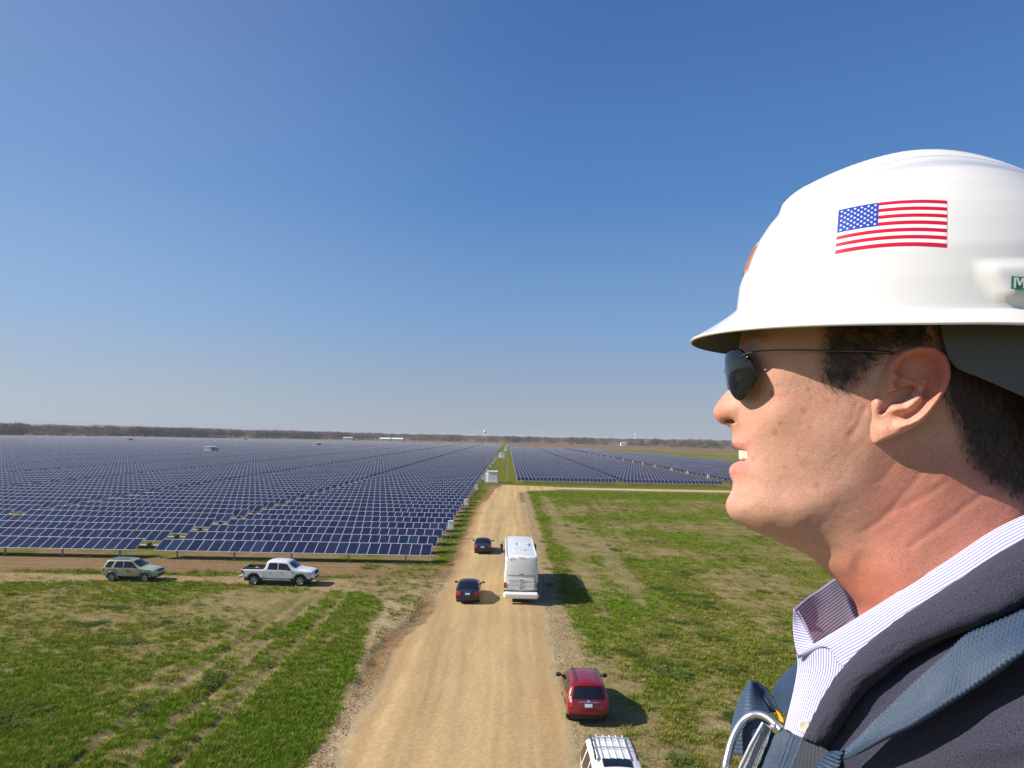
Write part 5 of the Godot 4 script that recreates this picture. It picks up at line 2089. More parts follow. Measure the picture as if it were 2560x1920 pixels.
func head_mesh() -> MB:
	solve_widths()
	var ol := Outline.new(curved(PackedVector2Array(PROFILE), 3), 0.012)
	var h := 0.0019
	var o := Vector3(-0.098, -0.205, -0.0855)
	var nx := int(0.266 / h)
	var ny := int(0.323 / h)
	var nz := 90
	var mm := PackedFloat32Array()
	var ww := PackedFloat32Array()
	var ss := PackedFloat32Array()
	var creases := [
		[[Vector2(0.0487, -0.0282), Vector2(0.0401, -0.0407), Vector2(0.0304, -0.0551), Vector2(0.0229, -0.0642), Vector2(0.0121, -0.0742)], 0.0018, 0.0006],
		[[Vector2(0.0895, -0.0404), Vector2(0.0744, -0.0518), Vector2(0.0642, -0.0614), Vector2(0.0487, -0.0742), Vector2(0.0408, -0.0816)], 0.0018, 0.0006],
		[[Vector2(0.0586, -0.0394), Vector2(0.0483, -0.0467), Vector2(0.0388, -0.053), Vector2(0.0293, -0.0586)], 0.002, 0.0005],
		[[Vector2(0.0335, -0.0205), Vector2(0.0228, -0.036)], 0.002, 0.0005],
		[[Vector2(0.0113, 0.0149), Vector2(0.0082, 0.0038), Vector2(0.003, -0.0051)], 0.002, 0.0009],
		[[Vector2(0.0070, 0.0180), Vector2(0.0035, 0.0060)], 0.002, 0.0005],
		[[Vector2(-0.0725, 0.0150), Vector2(-0.0722, 0.0060), Vector2(-0.0690, -0.0050), Vector2(-0.0655, -0.0140)], 0.0032, 0.0014]]
	for j in ny + 1:
		for i in nx + 1:
			var p := Vector2(o.x + i * h, o.y + j * h)
			var wr := head_width(p.x, p.y)
			var w := maxf(wr.x, 0.006)
			var g := minf(ol.dist(p) / wr.y, 1.0)
			if g > -1.0:
				for c in creases:
					w -= c[2] * groove(p, c[0], c[1])
				# the ball of the cheek, the jaw line, the long muscle of the neck
				w += 0.0028 * exp(-pow((p.x + 0.047) / 0.013, 2.0) - pow((p.y - 0.010) / 0.012, 2.0))
				w += 0.0014 * groove(p, [Vector2(-0.05, -0.066), Vector2(-0.02, -0.056), Vector2(0.008, -0.036), Vector2(0.018, -0.012)], 0.010)
				w += 0.0012 * groove(p, [Vector2(0.062, -0.03), Vector2(0.045, -0.075), Vector2(0.030, -0.125)], 0.013)
				w -= 0.0008 * groove(p, [Vector2(0.018, -0.065), Vector2(0.012, -0.11)], 0.010)
				w += 0.00025 * n_fine.get_noise_2d(p.x * 120.0, p.y * 120.0)
			mm.append(0.0)
			ww.append(w)
			ss.append(g * (2.0 - g))
	var mouth := Outline.new(PackedVector2Array([Vector2(-0.10, -0.0155), Vector2(-0.0760, -0.0158), Vector2(-0.0732, -0.0166), Vector2(-0.0682, -0.0175), Vector2(-0.0660, -0.0195), Vector2(-0.0648, -0.0228), Vector2(-0.0660, -0.0248), Vector2(-0.0685, -0.0262), Vector2(-0.0725, -0.0268), Vector2(-0.0765, -0.0285), Vector2(-0.10, -0.030)]), 0.01)
	var cut := func(p: Vector3, v: float) -> float:
		if p.x > -0.058 or p.y > 0.014 or p.y < -0.034:
			return v
		var q := p - Vector3(-0.0803, 0.0062, signf(p.z) * 0.0085)
		# nostril
		var e := (Vector3(q.x / 0.0056, (q.y + 0.10 * q.x) / 0.0021, q.z / 0.0085).length() - 1.0) * 0.002
		v = maxf(v, -e)
		if absf(p.z) < 0.034 and p.y < -0.012:
			v = maxf(v, mouth.dist(Vector2(p.x, p.y)))
		return v
	return swell(o, h, nx, ny, nz, mm, ww, ss, cut)


func ear_mesh(sgn: float) -> MB:
	var ol := Outline.new(curved(PackedVector2Array(EAR), 2), 0.01)
	var bowl := Outline.new(curved(PackedVector2Array(EAR_BOWL), 2), 0.01)
	var con := Outline.new(curved(PackedVector2Array(CONCHA), 2), 0.01)
	var h := 0.0008
	var o := Vector3(0.009, -0.013, 0.058)
	var nx := int(0.054 / h)
	var ny := int(0.073 / h)
	var nz := int(0.044 / h)
	var mm := PackedFloat32Array()
	var ww := PackedFloat32Array()
	var ss := PackedFloat32Array()
	var anti := [Vector2(0.0468, 0.0330), Vector2(0.0455, 0.0285), Vector2(0.0431, 0.0222), Vector2(0.0393, 0.0180), Vector2(0.0361, 0.0150), Vector2(0.0329, 0.0140), Vector2(0.0292, 0.0140)]
	var rim := [Vector2(0.0275, 0.026), Vector2(0.0265, 0.035), Vector2(0.0282, 0.0455), Vector2(0.0345, 0.0522), Vector2(0.0425, 0.0552), Vector2(0.0510, 0.0540), Vector2(0.0560, 0.0485), Vector2(0.0578, 0.0405), Vector2(0.0574, 0.0340), Vector2(0.0553, 0.0275), Vector2(0.0520, 0.0205), Vector2(0.0475, 0.0135), Vector2(0.0425, 0.0075), Vector2(0.0370, 0.0040), Vector2(0.0320, 0.0020)]
	var crus := [Vector2(0.0305, 0.0365), Vector2(0.036, 0.0346), Vector2(0.041, 0.0315), Vector2(0.0440, 0.0295)]
	var groove_l := [Vector2(0.0500, 0.0255), Vector2(0.0465, 0.0190), Vector2(0.0420, 0.0125), Vector2(0.0368, 0.0090)]
	for j in ny + 1:
		for i in nx + 1:
			var p := Vector2(o.x + i * h, o.y + j * h)
			var c := 0.0712 + maxf(p.x - 0.016, 0.0) * 0.42
			c += 0.0042 * groove(p, rim, 0.0030)
			c += 0.0034 * groove(p, anti, 0.0030)
			c += 0.0026 * groove(p, crus, 0.0021)
			c -= 0.0034 * groove(p, groove_l, 0.0026)
			c -= 0.0052 * step(-0.0010, 0.0035, bowl.dist(p))
			c -= 0.0190 * step(-0.0006, 0.0032, con.dist(p))
			c += 0.0036 * exp(-pow((p.x - 0.0185) / 0.0036, 2.0) - pow((p.y - 0.0175) / 0.0060, 2.0))
			c += 0.0024 * exp(-pow((p.x - 0.0290) / 0.0040, 2.0) - pow((p.y - 0.0135) / 0.0028, 2.0))
			c += 0.0020 * exp(-pow((p.x - 0.0235) / 0.0060, 2.0) - pow((p.y + 0.0010) / 0.0065, 2.0))
			c -= 0.004 * step(0.0185, 0.0125, p.x)
			var th := 0.0026 + 0.0012 * step(0.006, -0.004, p.y)
			var g := minf(ol.dist(p) / 0.0030, 1.0)
			mm.append(c - th)
			ww.append(th)
			ss.append(g * (2.0 - g))
	var m := swell(o, h, nx, ny, nz, mm, ww, ss)
	if sgn < 0.0:
		for k in m.v.size():
			m.v[k].z = -m.v[k].z
		for k in range(0, m.i.size(), 3):
			var t := m.i[k]
			m.i[k] = m.i[k + 1]
			m.i[k + 1] = t
	return m


func in_poly(p: Vector2, poly: Outline, soft: float) -> float:
	return step(-soft, soft, poly.dist(p))


func head_colors(m: MB, ear := false) -> void:
	var sb := Outline.new(PackedVector2Array(SIDEBURN), 0.03)
	var bh := Outline.new(PackedVector2Array(BACK_HAIR), 0.03)
	var r := RandomNumberGenerator.new()
	r.seed = 99
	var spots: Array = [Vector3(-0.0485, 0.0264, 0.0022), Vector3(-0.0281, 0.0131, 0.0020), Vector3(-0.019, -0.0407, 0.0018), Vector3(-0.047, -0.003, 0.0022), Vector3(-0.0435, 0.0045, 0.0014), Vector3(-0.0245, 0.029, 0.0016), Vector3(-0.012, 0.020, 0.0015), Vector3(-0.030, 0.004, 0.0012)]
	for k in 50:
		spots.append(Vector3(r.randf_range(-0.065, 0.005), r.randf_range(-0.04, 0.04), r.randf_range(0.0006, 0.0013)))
	var skin := Color(0.84, 0.505, 0.395)
	var red := Color(0.80, 0.31, 0.23)
	var ruddy := Color(0.74, 0.305, 0.225)
	var stubble := Color(0.47, 0.325, 0.245)
	var lip := Color(0.78, 0.32, 0.285)
	var hair := Color(0.030, 0.020, 0.015)
	for k in m.v.size():
		var p := m.v[k]
		var q := Vector2(p.x, p.y)
		var az := absf(p.z)
		var n1 := n_mid.get_noise_3d(p.x * 160.0, p.y * 160.0, p.z * 160.0)
		var n2 := n_fine.get_noise_3d(p.x * 260.0, p.y * 260.0, p.z * 260.0)
		var c := skin
		# redder nose, ears, neck
		c = c.lerp(red, 0.55 * exp(-pow((p.x + 0.086) / 0.010, 2.0) - pow((p.y - 0.016) / 0.012, 2.0)))
		if ear:
			c = Color(0.86, 0.45, 0.34)
			c = c.lerp(Color(0.78, 0.27, 0.21), step(0.040, 0.056, p.x) * 0.7 + 0.4 * step(0.020, 0.040, p.y))
		else:
			c = c.lerp(ruddy, 0.78 * step(-0.004, 0.030, p.x - 0.25 * (p.y + 0.04)) * step(0.0, -0.03, p.y) + 0.30 * step(-0.09, -0.115, p.y))
			c = c.lerp(red, clampf(0.16 + 0.55 * n1, 0.0, 0.45) * 0.7)
			# shaved beard: grey-brown and grainy
			var beard := step(0.012, -0.016, p.y + 0.25 * (p.x + 0.03)) * step(-0.094, -0.080, p.y - 0.1 * p.x) * step(0.030, 0.005, p.x)
			beard = maxf(beard * step(-0.066, -0.054, p.x), 0.75 * beard * step(-0.045, -0.055, p.y))
			c = c.lerp(stubble, beard * clampf(0.30 + 0.22 * n2 + 0.2 * n1 + (r.randf() - 0.5) * 0.34, 0.0, 0.62))
			# lips
			var upper := step(-0.0098, -0.0118, p.y) * step(-0.020, -0.0185, p.y) * step(-0.060, -0.069, p.x)
			var lower := step(-0.0245, -0.0262, p.y) * step(-0.0392, -0.0368, p.y) * step(-0.060, -0.070, p.x)
			c = c.lerp(lip, clampf(upper + lower, 0.0, 1.0) * 0.9)
			# inside of the mouth and of the nostril
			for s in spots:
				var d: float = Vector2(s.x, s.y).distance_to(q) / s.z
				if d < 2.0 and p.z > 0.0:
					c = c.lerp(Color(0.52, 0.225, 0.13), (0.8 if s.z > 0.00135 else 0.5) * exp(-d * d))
			var hk := maxf(0.9 * in_poly(q, sb, 0.0075), in_poly(q, bh, 0.008))
			hk = clampf(hk + 0.30 * n2 * hk * (1.0 - hk) * 4.0 + 0.3 * (r.randf() - 0.5) * hk * (1.0 - hk) * 4.0, 0.0, 1.0)
			c = c.lerp(hair, hk * 0.93)
		c = c * (1.0 + 0.08 * n1 + 0.10 * n2 + 0.05 * (r.randf() - 0.5))
		m.c[k] = Color(c.r, c.g, c.b)


func hair_mesh(head: MB) -> MB:
	var sb := Outline.new(PackedVector2Array(SIDEBURN), 0.03)
	var bh := Outline.new(PackedVector2Array(BACK_HAIR), 0.03)
	var r := RandomNumberGenerator.new()
	r.seed = 4
	var m := MB.new()
	var pool := PackedInt32Array()
	for k in head.v.size():
		var p := head.v[k]
		if p.z < 0.0 and r.randf() < 0.7:
			continue
		var q := Vector2(p.x, p.y)
		var d: float = maxf(sb.dist(q), bh.dist(q))
		if r.randf() < step(-0.004, 0.007, d) * (0.7 if p.x < 0.03 else 1.0):
			pool.append(k)
	for k in 15000:
		var at := pool[r.randi() % pool.size()]
		var p := head.v[at] + Vector3(r.randf() - 0.5, r.randf() - 0.5, 0) * 0.0018
		var n := head.n[at]
		var back := p.x > 0.045
		var flow := Vector3(0.35, -0.93, 0.0) if not back else Vector3(0.25, -0.97, 0.0)
		if p.x < 0.045 and p.y > 0.045:
			flow = Vector3(0.85, -0.5, 0.0)
		flow += Vector3(r.randfn(0, 0.22), r.randfn(0, 0.22), r.randfn(0, 0.2))
		flow = (flow - n * flow.dot(n)).normalized()
		var l := r.randf_range(0.004, 0.0085)
		if p.y < -0.01:
			l *= 0.6
		var side := n.cross(flow).normalized() * 0.00016
		var g := r.randf_range(0.6, 1.5)
		m.col = Color(0.040, 0.026, 0.018) * g
		if back and p.y < 0.0 and r.randf() < 0.22:
			m.col = Color(0.14, 0.10, 0.065)
		m.col.a = 1.0
		var a := m.vert(p - side)
		var b := m.vert(p + side)
		var mid := p + flow * l * 0.55 + n * l * 0.16
		var c := m.vert(mid + side * 0.8)
		var d := m.vert(mid - side * 0.8)
		var e := m.vert(p + flow * l + n * l * 0.22)
		m.quad(a, b, c, d)
		m.tri(d, c, e)
	return m


func put(n: String, m: Mesh, mt: Material, parent: Node3D) -> MeshInstance3D:
	var o := part(n, m, mt, parent)
	o.position = Vector3(0, 1.6, 0)
	return o


func mirrored(rows: Array) -> Array:
	var o: Array = []
	for r in rows:
		var q: Array = []
		for p in r:
			q.append(Vector3(p.x, p.y, -p.z))
		q.reverse()
		o.append(q)
	return o


# carries each row of a sheet on round the back of the neck and, from column `from`, down the
# other side
func round_back(rows: Array, reach: float, rise: float, drop: float, from: int) -> Array:
	var o: Array = []
	var n := rows.size()
	for j in n:
		var q: Array = rows[j].duplicate()
		var p: Vector3 = q[q.size() - 1]
		var up := rise - drop * float(j) / maxf(1.0, n - 1.0)
		var far: Array = []
		for k in range(q.size() - 1, from - 1, -1):
			far.append(Vector3(q[k].x, q[k].y, -q[k].z))
		for s in [[0.42, 0.55, 0.88], [0.82, 0.9, 0.5], [1.0, 1.0, 0.0], [0.82, 0.9, -0.5], [0.42, 0.55, -0.88]]:
			q.append(Vector3(p.x + reach * s[0], p.y + up * s[1], p.z * s[2]))
		q.append_array(far)
		o.append(q)
	return o


func stripe_tex() -> ImageTexture:
	var im := Image.create(8, 64, false, Image.FORMAT_RGB8)
	for y in 64:
		var s := 0.5 + 0.5 * cos(TAU * y / 32.0)
		var k := smoothstep(0.30, 0.62, s)
		var c := Color(0.86, 0.86, 0.91).lerp(Color(0.55, 0.56, 0.78), k)
		for x in 8:
			im.set_pixel(x, y, c)
	return ImageTexture.create_from_image(im)


func build_person() -> void:
	var at := HEAD_AT - Vector3(0, 1.6, 0)
	var man := thing("person", "man in profile with a white hard hat, striped shirt and dark jacket, smiling left", "person", at, deg_to_rad(HEAD_TURN))
	# ---- skin
	var skin := mat("skin", Color(1, 1, 1), 0.48)
	skin.vertex_color_use_as_albedo = true
	skin.metallic_specular = 0.42
	skin.subsurf_scatter_enabled = true
	skin.subsurf_scatter_strength = 0.07
	skin.normal_enabled = true
	skin.normal_texture = noise_tex(31, 0.06, 4, Color.BLACK, Color.WHITE, 512, 5.0)
	skin.normal_scale = 1.0
	world_noise(skin, noise_tex(32, 0.05, 4, Color(0.58, 0.46, 0.40), Color(1, 1, 1), 512), 0.024, false)
	var head := head_mesh()
	head.normals()
	head_colors(head)
	var bm := head.mesh(true)
	for s in [1.0, -1.0]:
		var ear := ear_mesh(s)
		head_colors(ear, true)
		ear.mesh(true, bm)
	put("body", bm, skin, man)
	# ---- hair
	var hm := mat("hair", Color(1, 1, 1), 0.45)
	hm.vertex_color_use_as_albedo = true
	tag(put("hair", hair_mesh(head).mesh(true), hm, man), "", "", "", "stuff")
	# ---- teeth
	var tooth := mat("tooth", Color(0.80, 0.74, 0.60), 0.25)
	tooth.subsurf_scatter_enabled = true
	tooth.subsurf_scatter_strength = 0.1
	for k in 8:
		var a := (k - 3.5) / 4.0
		var z := a * 0.0262
		var x := -0.0702 + 0.0125 * a * a
		var big := 0.0094 if absf(k - 3.5) < 1.0 else 0.0082
		var m := MB.new()
		var bs := Basis(Vector3.UP, -a * 0.75)
		m.box(Vector3(x, -0.0212, z), Vector3(0.0046, big, 0.0073), 0.0014, bs)
		put("tooth", m.mesh(), tooth, man)
	var mb := MB.new()
	mb.box(Vector3(-0.055, -0.020, 0), Vector3(0.022, 0.020, 0.036), 0.004)
	put("mouth_inside", mb.mesh(), mat("mouth_dark", Color(0.10, 0.025, 0.02), 0.6), man)
	# ---- shirt
	var shirt := mat("striped_cotton", Color(1, 1, 1), 0.85)
	shirt.albedo_texture = stripe_tex()
	shirt.rim_enabled = true
	shirt.rim = 0.2
	shirt.backlight_enabled = true
	shirt.backlight = Color(0.25, 0.25, 0.3)
	var sc := Vector2(300.0, 230.0)
	put("shirt_collar", sheet(round_back(COLLAR_LEAF, 0.036, 0.016, 0.006, 7), 110, 26, 0.0014, null, sc).mesh(), shirt, man)
	put("shirt_collar", sheet(FAR_COLLAR, 40, 26, 0.0012, null, sc).mesh(), shirt, man)
	put("collar_fold", sheet(FAR_LEAF, 16, 24, 0.0012, null, sc).mesh(), shirt, man)
	var across := mat("striped_front", Color(1, 1, 1), 0.85)
	across.albedo_texture = stripe_tex_turned()
	put("shirt_front", sheet(PLACKET, 30, 40, 0.0012, null, Vector2(230.0, 300.0)).mesh(), across, man)
	mb = MB.new()
	mb.lathe(Vector3(-0.0262, -0.2235, 0.0300), Vector3(-0.25, 0.1, 0.96).normalized(), [Vector2(0.0052, -0.002), Vector2(0.0054, 0.0006), Vector2(0.0044, 0.0012), Vector2(0.0030, 0.0006), Vector2(0.0001, 0.0005)], 18)
	put("shirt_button", mb.mesh(), mat("button_pearl", Color(0.80, 0.76, 0.66), 0.25), man)
	# ---- jacket
	var wool := mat("jacket_wool", Color(1, 1, 1), 0.95)
	world_noise(wool, noise_tex(41, 0.22, 3, Color(0.010, 0.011, 0.022), Color(0.070, 0.072, 0.122), 512), 0.13, false)
	wool.normal_enabled = true
	wool.normal_texture = noise_tex(42, 0.24, 3, Color.BLACK, Color.WHITE, 512, 9.0)
	wool.normal_scale = 0.28
	wool.rim_enabled = true
	wool.rim = 0.12
	var fold := func(u: float, v: float, l: float) -> float:
		return 0.0012 * n_mid.get_noise_2d(u * 24.0, v * 5.0) + 0.0006 * n_fine.get_noise_2d(u * 36.0, v * 8.0)
	var drape := func(u: float, v: float, l: float) -> float:
		return 0.004 * n_big.get_noise_2d(u * 60.0 - v * 20.0, v * 30.0) + 0.0012 * n_mid.get_noise_2d(u * 9.0, v * 9.0)
	put("jacket_collar", sheet(round_back(JACKET_COLLAR, 0.052, 0.012, 0.02, 0), 220, 30, 0.003, fold).mesh(), wool, man)
	put("jacket_front", sheet(round_back(JACKET_FRONT, 0.062, 0.0, 0.03, 0), 160, 50, 0.003, drape).mesh(), wool, man)
	var torso := MB.new()
	var rings := [[-0.13, 0.130, 0.060, 0.11], [-0.16, 0.120, 0.080, 0.13], [-0.20, 0.105, 0.095, 0.150], [-0.24, 0.095, 0.095, 0.165], [-0.30, 0.080, 0.105, 0.185], [-0.38, 0.070, 0.110, 0.19], [-0.52, 0.065, 0.112, 0.17], [-0.75, 0.065, 0.108, 0.165], [-0.95, 0.065, 0.110, 0.18]]
	for k in rings.size():
		for s in 41:
			var a := TAU * s / 40.0
			torso.vert(Vector3(rings[k][1] + cos(a) * rings[k][2], rings[k][0], sin(a) * rings[k][3]))
	for k in rings.size() - 1:
		for s in 40:
			var q := k * 41 + s
			torso.quad(q, q + 1, q + 42, q + 41)
	for s in [-1.0, 1.0]:
		torso.tube([Vector3(0.085, -0.26, s * 0.155), Vector3(0.085, -0.34, s * 0.20), Vector3(0.08, -0.50, s * 0.235), Vector3(0.05, -0.62, s * 0.245), Vector3(-0.02, -0.78, s * 0.22)], [0.05, 0.062, 0.058, 0.052, 0.042], 16)
	put("jacket_body", torso.mesh(), wool, man)
	build_hat()
	build_glasses()
	build_harness()


func stripe_tex_turned() -> ImageTexture:
	var im := stripe_tex().get_image()
	im.rotate_90(CLOCKWISE)
	return ImageTexture.create_from_image(im)


# ------------------------------------------------------------------ hard hat
const HAT_X := 0.062
const HAT_TOP := 0.2140


static func tab(x: float, xs: Array, ys: Array) -> float:
	if x <= xs[0]:
		return ys[0]
	for k in range(1, xs.size()):
		if x <= xs[k]:
			return lerpf(ys[k - 1], ys[k], (x - xs[k - 1]) / (xs[k] - xs[k - 1]))
	return ys[ys.size() - 1]


# radius of the dome towards the front and back at a height
func hat_r(b: float) -> float:
	if b > 0.182:
		# a smooth crown
		var t := clampf((b - 0.182) / (HAT_TOP - 0.182), 0.0, 1.0)
		return 0.0995 * pow(1.0 - t, 0.56)
	return tab(b, [0.06, 0.1, 0.12, 0.14, 0.1525, 0.1693, 0.182], [0.1368, 0.1360, 0.1335, 0.1268, 0.1212, 0.1105, 0.0995])


func hat_point(phi: float, b: float) -> Vector3:
	# phi = 0 to the front, a quarter turn towards the viewer
	var r := hat_r(b)
	var p := Vector3(HAT_X - cos(phi) * r, b, sin(phi) * r * 0.80)
	# raised crest along the top, rising out of the brow
	var z := absf(p.z)
	var on := step(0.036, 0.026, z) * step(0.178, 0.193, b + 0.004 * step(0.0, 0.02, z))
	var n := Vector3((p.x - HAT_X), maxf(0.02, (b - 0.12)) * 1.3, p.z).normalized()
	p += n * 0.0066 * on
	# the crown falls away towards the back
	p.y -= 1.35 * pow(maxf(0.0, p.x - 0.045), 2.0) * step(0.12, 0.20, b)
	# two shallow ribs beside it
	p += n * 0.0022 * exp(-pow((z - 0.052) / 0.006, 2.0)) * step(0.17, 0.20, b)
	# slot pad over the ear
	var pad := step(0.0735, 0.081, p.x + 0.35 * (b - 0.1)) * step(0.078, 0.0855, b) * step(0.1075, 0.1025, b) * step(0.135, 0.128, p.x)
	p.z += signf(p.z) * 0.0042 * pad * step(0.05, 0.07, z)
	return p


func hat_edge(phi: float) -> Vector3:
	var c := cos(phi)
	var r := 0.1368
	var front := pow(maxf(c, 0.0), 2.2)
	var ext := 0.0085 + 0.0275 * front + 0.004 * pow(maxf(-c, 0.0), 2.0)
	var d := Vector3(-c * r, 0, sin(phi) * r * 0.80)
	var out := Vector3(-c, 0, sin(phi) * 1.05).normalized()
	var b := 0.0668 + 0.0072 * pow(maxf(c, 0.0), 1.3) - 0.0062 * pow(maxf(-c, 0.0), 1.2)
	return Vector3(HAT_X, b, 0) + d + out * ext


func hat_rim(phi: float) -> float:
	var c := cos(phi)
	return 0.0775 + 0.0225 * pow(maxf(c, 0.0), 2.4)


func build_hat() -> void:
	var hat := thing("hard_hat", "white hard hat with a flag sticker and short peak, worn by the man", "hard hat", HEAD_AT + Basis(Vector3.UP, deg_to_rad(HEAD_TURN)) * Vector3(HAT_X, 0.066, 0), deg_to_rad(HEAD_TURN))
	var off := Vector3(HAT_X, 0.066, 0)
	var shell := mat("hat_plastic", Color(0.80, 0.80, 0.795), 0.22)
	shell.clearcoat_enabled = true
	shell.clearcoat = 0.5
	shell.clearcoat_roughness = 0.08
	var inner := mat("hat_painted_shade", Color(0.065, 0.062, 0.056), 0.8)  # same white plastic, coloured dark to stand in for shade under the brim
	var m := MB.new()
	var sides := 144
	var rows := 64
	var idx: Array = []
	# from the apex down to the rim
	for k in rows + 1:
		var t := float(k) / rows
		var row := PackedInt32Array()
		for s in sides:
			var phi := TAU * s / sides
			var rim := hat_rim(phi)
			var hgt := cos(t * PI * 0.5)
			var b := rim + (HAT_TOP - 0.0001 - rim) * hgt
			row.append(m.vert(hat_point(phi, b) - off))
		idx.append(row)
	# flare to the brim edge, round it
	for k in range(1, 11):
		var row := PackedInt32Array()
		for s in sides:
			var phi := TAU * s / sides
			var a := hat_point(phi, hat_rim(phi))
			var e := hat_edge(phi)
			var t := k / 10.0
			var p := a.lerp(e, t)
			p.y = lerpf(a.y, e.y + 0.0012, pow(t, 0.86))
			row.append(m.vert(p - off))
		idx.append(row)
	for k in range(1, 6):
		var row := PackedInt32Array()
		for s in sides:
			var phi := TAU * s / sides
			var e := hat_edge(phi)
			var out := Vector3(e.x - HAT_X, 0, e.z).normalized()
			var a := PI * k / 5.0
			row.append(m.vert(e + out * 0.0013 * sin(a) + Vector3(0, 0.0013 * cos(a), 0) - off))
		idx.append(row)
	for k in idx.size() - 1:
		for s in sides:
			var n := (s + 1) % sides
			m.quad(idx[k][s], idx[k + 1][s], idx[k + 1][n], idx[k][n])
	part("shell", m.mesh(), shell, hat)
	# underside of the brim and inside of the shell, their shade painted into the colour
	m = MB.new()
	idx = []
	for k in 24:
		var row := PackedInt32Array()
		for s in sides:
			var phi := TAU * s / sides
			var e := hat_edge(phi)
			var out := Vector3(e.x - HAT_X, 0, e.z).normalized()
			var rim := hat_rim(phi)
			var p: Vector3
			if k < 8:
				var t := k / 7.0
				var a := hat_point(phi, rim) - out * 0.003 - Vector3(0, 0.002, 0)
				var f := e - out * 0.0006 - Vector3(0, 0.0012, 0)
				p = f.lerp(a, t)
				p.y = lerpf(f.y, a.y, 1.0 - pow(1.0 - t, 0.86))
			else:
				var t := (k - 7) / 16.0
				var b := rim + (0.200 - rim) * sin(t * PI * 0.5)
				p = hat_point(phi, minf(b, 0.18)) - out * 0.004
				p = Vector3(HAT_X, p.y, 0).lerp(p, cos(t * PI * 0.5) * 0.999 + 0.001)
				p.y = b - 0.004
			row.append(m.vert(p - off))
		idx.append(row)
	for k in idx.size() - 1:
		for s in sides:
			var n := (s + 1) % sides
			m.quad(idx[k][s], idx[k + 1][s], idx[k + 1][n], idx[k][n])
	part("inner_shell_shade", m.mesh(), inner, hat)
	# suspension band behind the ear
	part("nape_band", moved(sheet(round_back(NAPE_BAND, 0.042, -0.012, 0.02, 0), 90, 16, 0.0016), off), mat("band_grey", Color(0.105, 0.10, 0.098), 0.55), hat)
	# flag sticker
	part("flag_sticker", hat_decal(off, Vector2(-0.0085, 0.1219), Vector2(0.0555, 0.1179), Vector2(0.0590, 0.1522), Vector2(-0.0042, 0.1565), 0.00022, 0.003), flag_mat(), hat)
	# maker's label on the slot pad
	part("maker_label", hat_decal(off, Vector2(0.0888, 0.0882), Vector2(0.1120, 0.0860), Vector2(0.1126, 0.0940), Vector2(0.0894, 0.0964), 0.0006, 0.0), mat("label_green", Color(0.015, 0.26, 0.125), 0.35), hat)
	var letter := MB.new()
	var st: Array = [[Vector2(0.16, 0.10), Vector2(0.16, 0.90)], [Vector2(0.40, 0.30), Vector2(0.27, 0.90)], [Vector2(0.40, 0.30), Vector2(0.56, 0.90)], [Vector2(0.62, 0.10), Vector2(0.62, 0.90)]]
	for q in st:
		var wv := 0.11
		letter.face(label_point(q[0] + Vector2(-wv * 0.5, 0)) - off, label_point(q[0] + Vector2(wv * 0.5, 0)) - off, label_point(q[1] + Vector2(wv * 0.5, 0)) - off, label_point(q[1] + Vector2(-wv * 0.5, 0)) - off)
	part("label_letter", letter.mesh(), shell, hat)
	# orange sticker at the brow
	var om := mat("sticker_orange", Color(0.62, 0.12, 0.02), 0.35)
	var cm := mat("sticker_cream", Color(0.66, 0.52, 0.36), 0.4)
	for q in [[cm, 0.0235, 0.1290, 0.1535, 0.0005], [om, 0.0205, 0.1310, 0.1515, 0.0010]]:
		m = MB.new()
		for j in 9:
			for s in 13:
				var phi: float = lerpf(-1.0, 1.0, s / 12.0) * q[1] / 0.10
				var p := hat_point(phi, lerpf(q[2], q[3], j / 8.0))
				m.vert(p + Vector3(-cos(phi), 0.15, sin(phi)).normalized() * q[4] - off)
		for j in 8:
			for s in 12:
				var k := j * 13 + s
				m.quad(k, k + 1, k + 14, k + 13)
		part("brow_sticker", m.mesh(), q[0], hat)


func moved(m: MB, off: Vector3) -> ArrayMesh:
	for k in m.v.size():
		m.v[k] -= off
	return m.mesh()


func label_point(uv: Vector2) -> Vector3:
	var a := Vector2(0.0888, 0.0882).lerp(Vector2(0.1000, 0.0871), uv.x).lerp(Vector2(0.0894, 0.0964).lerp(Vector2(0.1006, 0.0953), uv.x), uv.y)
	return hat_at(a.x, a.y, 0.0011)


# the point of the dome on the viewer's side at (x, height), lifted a little
func hat_at(x: float, b: float, lift: float) -> Vector3:
	var r := hat_r(b)
	var phi := acos(clampf((HAT_X - x) / r, -0.999, 0.999))
	var p := hat_point(phi, b)
	var q := hat_point(phi + 0.02, b)
	var w := hat_point(phi, b + 0.002)
	var n := (w - p).cross(q - p).normalized()
	if n.z < 0.0:
		n = -n
	return p + n * lift


func hat_decal(off: Vector3, bl: Vector2, br: Vector2, tr: Vector2, tl: Vector2, lift: float, sag: float) -> ArrayMesh:
	var m := MB.new()
	var nu := 34
	var nv := 18
	for j in nv + 1:
		for i in nu + 1:
			var u := float(i) / nu
			var v := float(j) / nv
			var p := bl.lerp(br, u).lerp(tl.lerp(tr, u), v)
			p.y += sag * (1.0 - pow(2.0 * u - 1.0, 2.0)) * 0.7
			m.vert(hat_at(p.x, p.y, lift) - off, Vector2(u, 1.0 - v))
	for j in nv:
		for i in nu:
			var k := j * (nu + 1) + i
			m.quad(k, k + 1, k + nu + 2, k + nu + 1)
	return m.mesh()


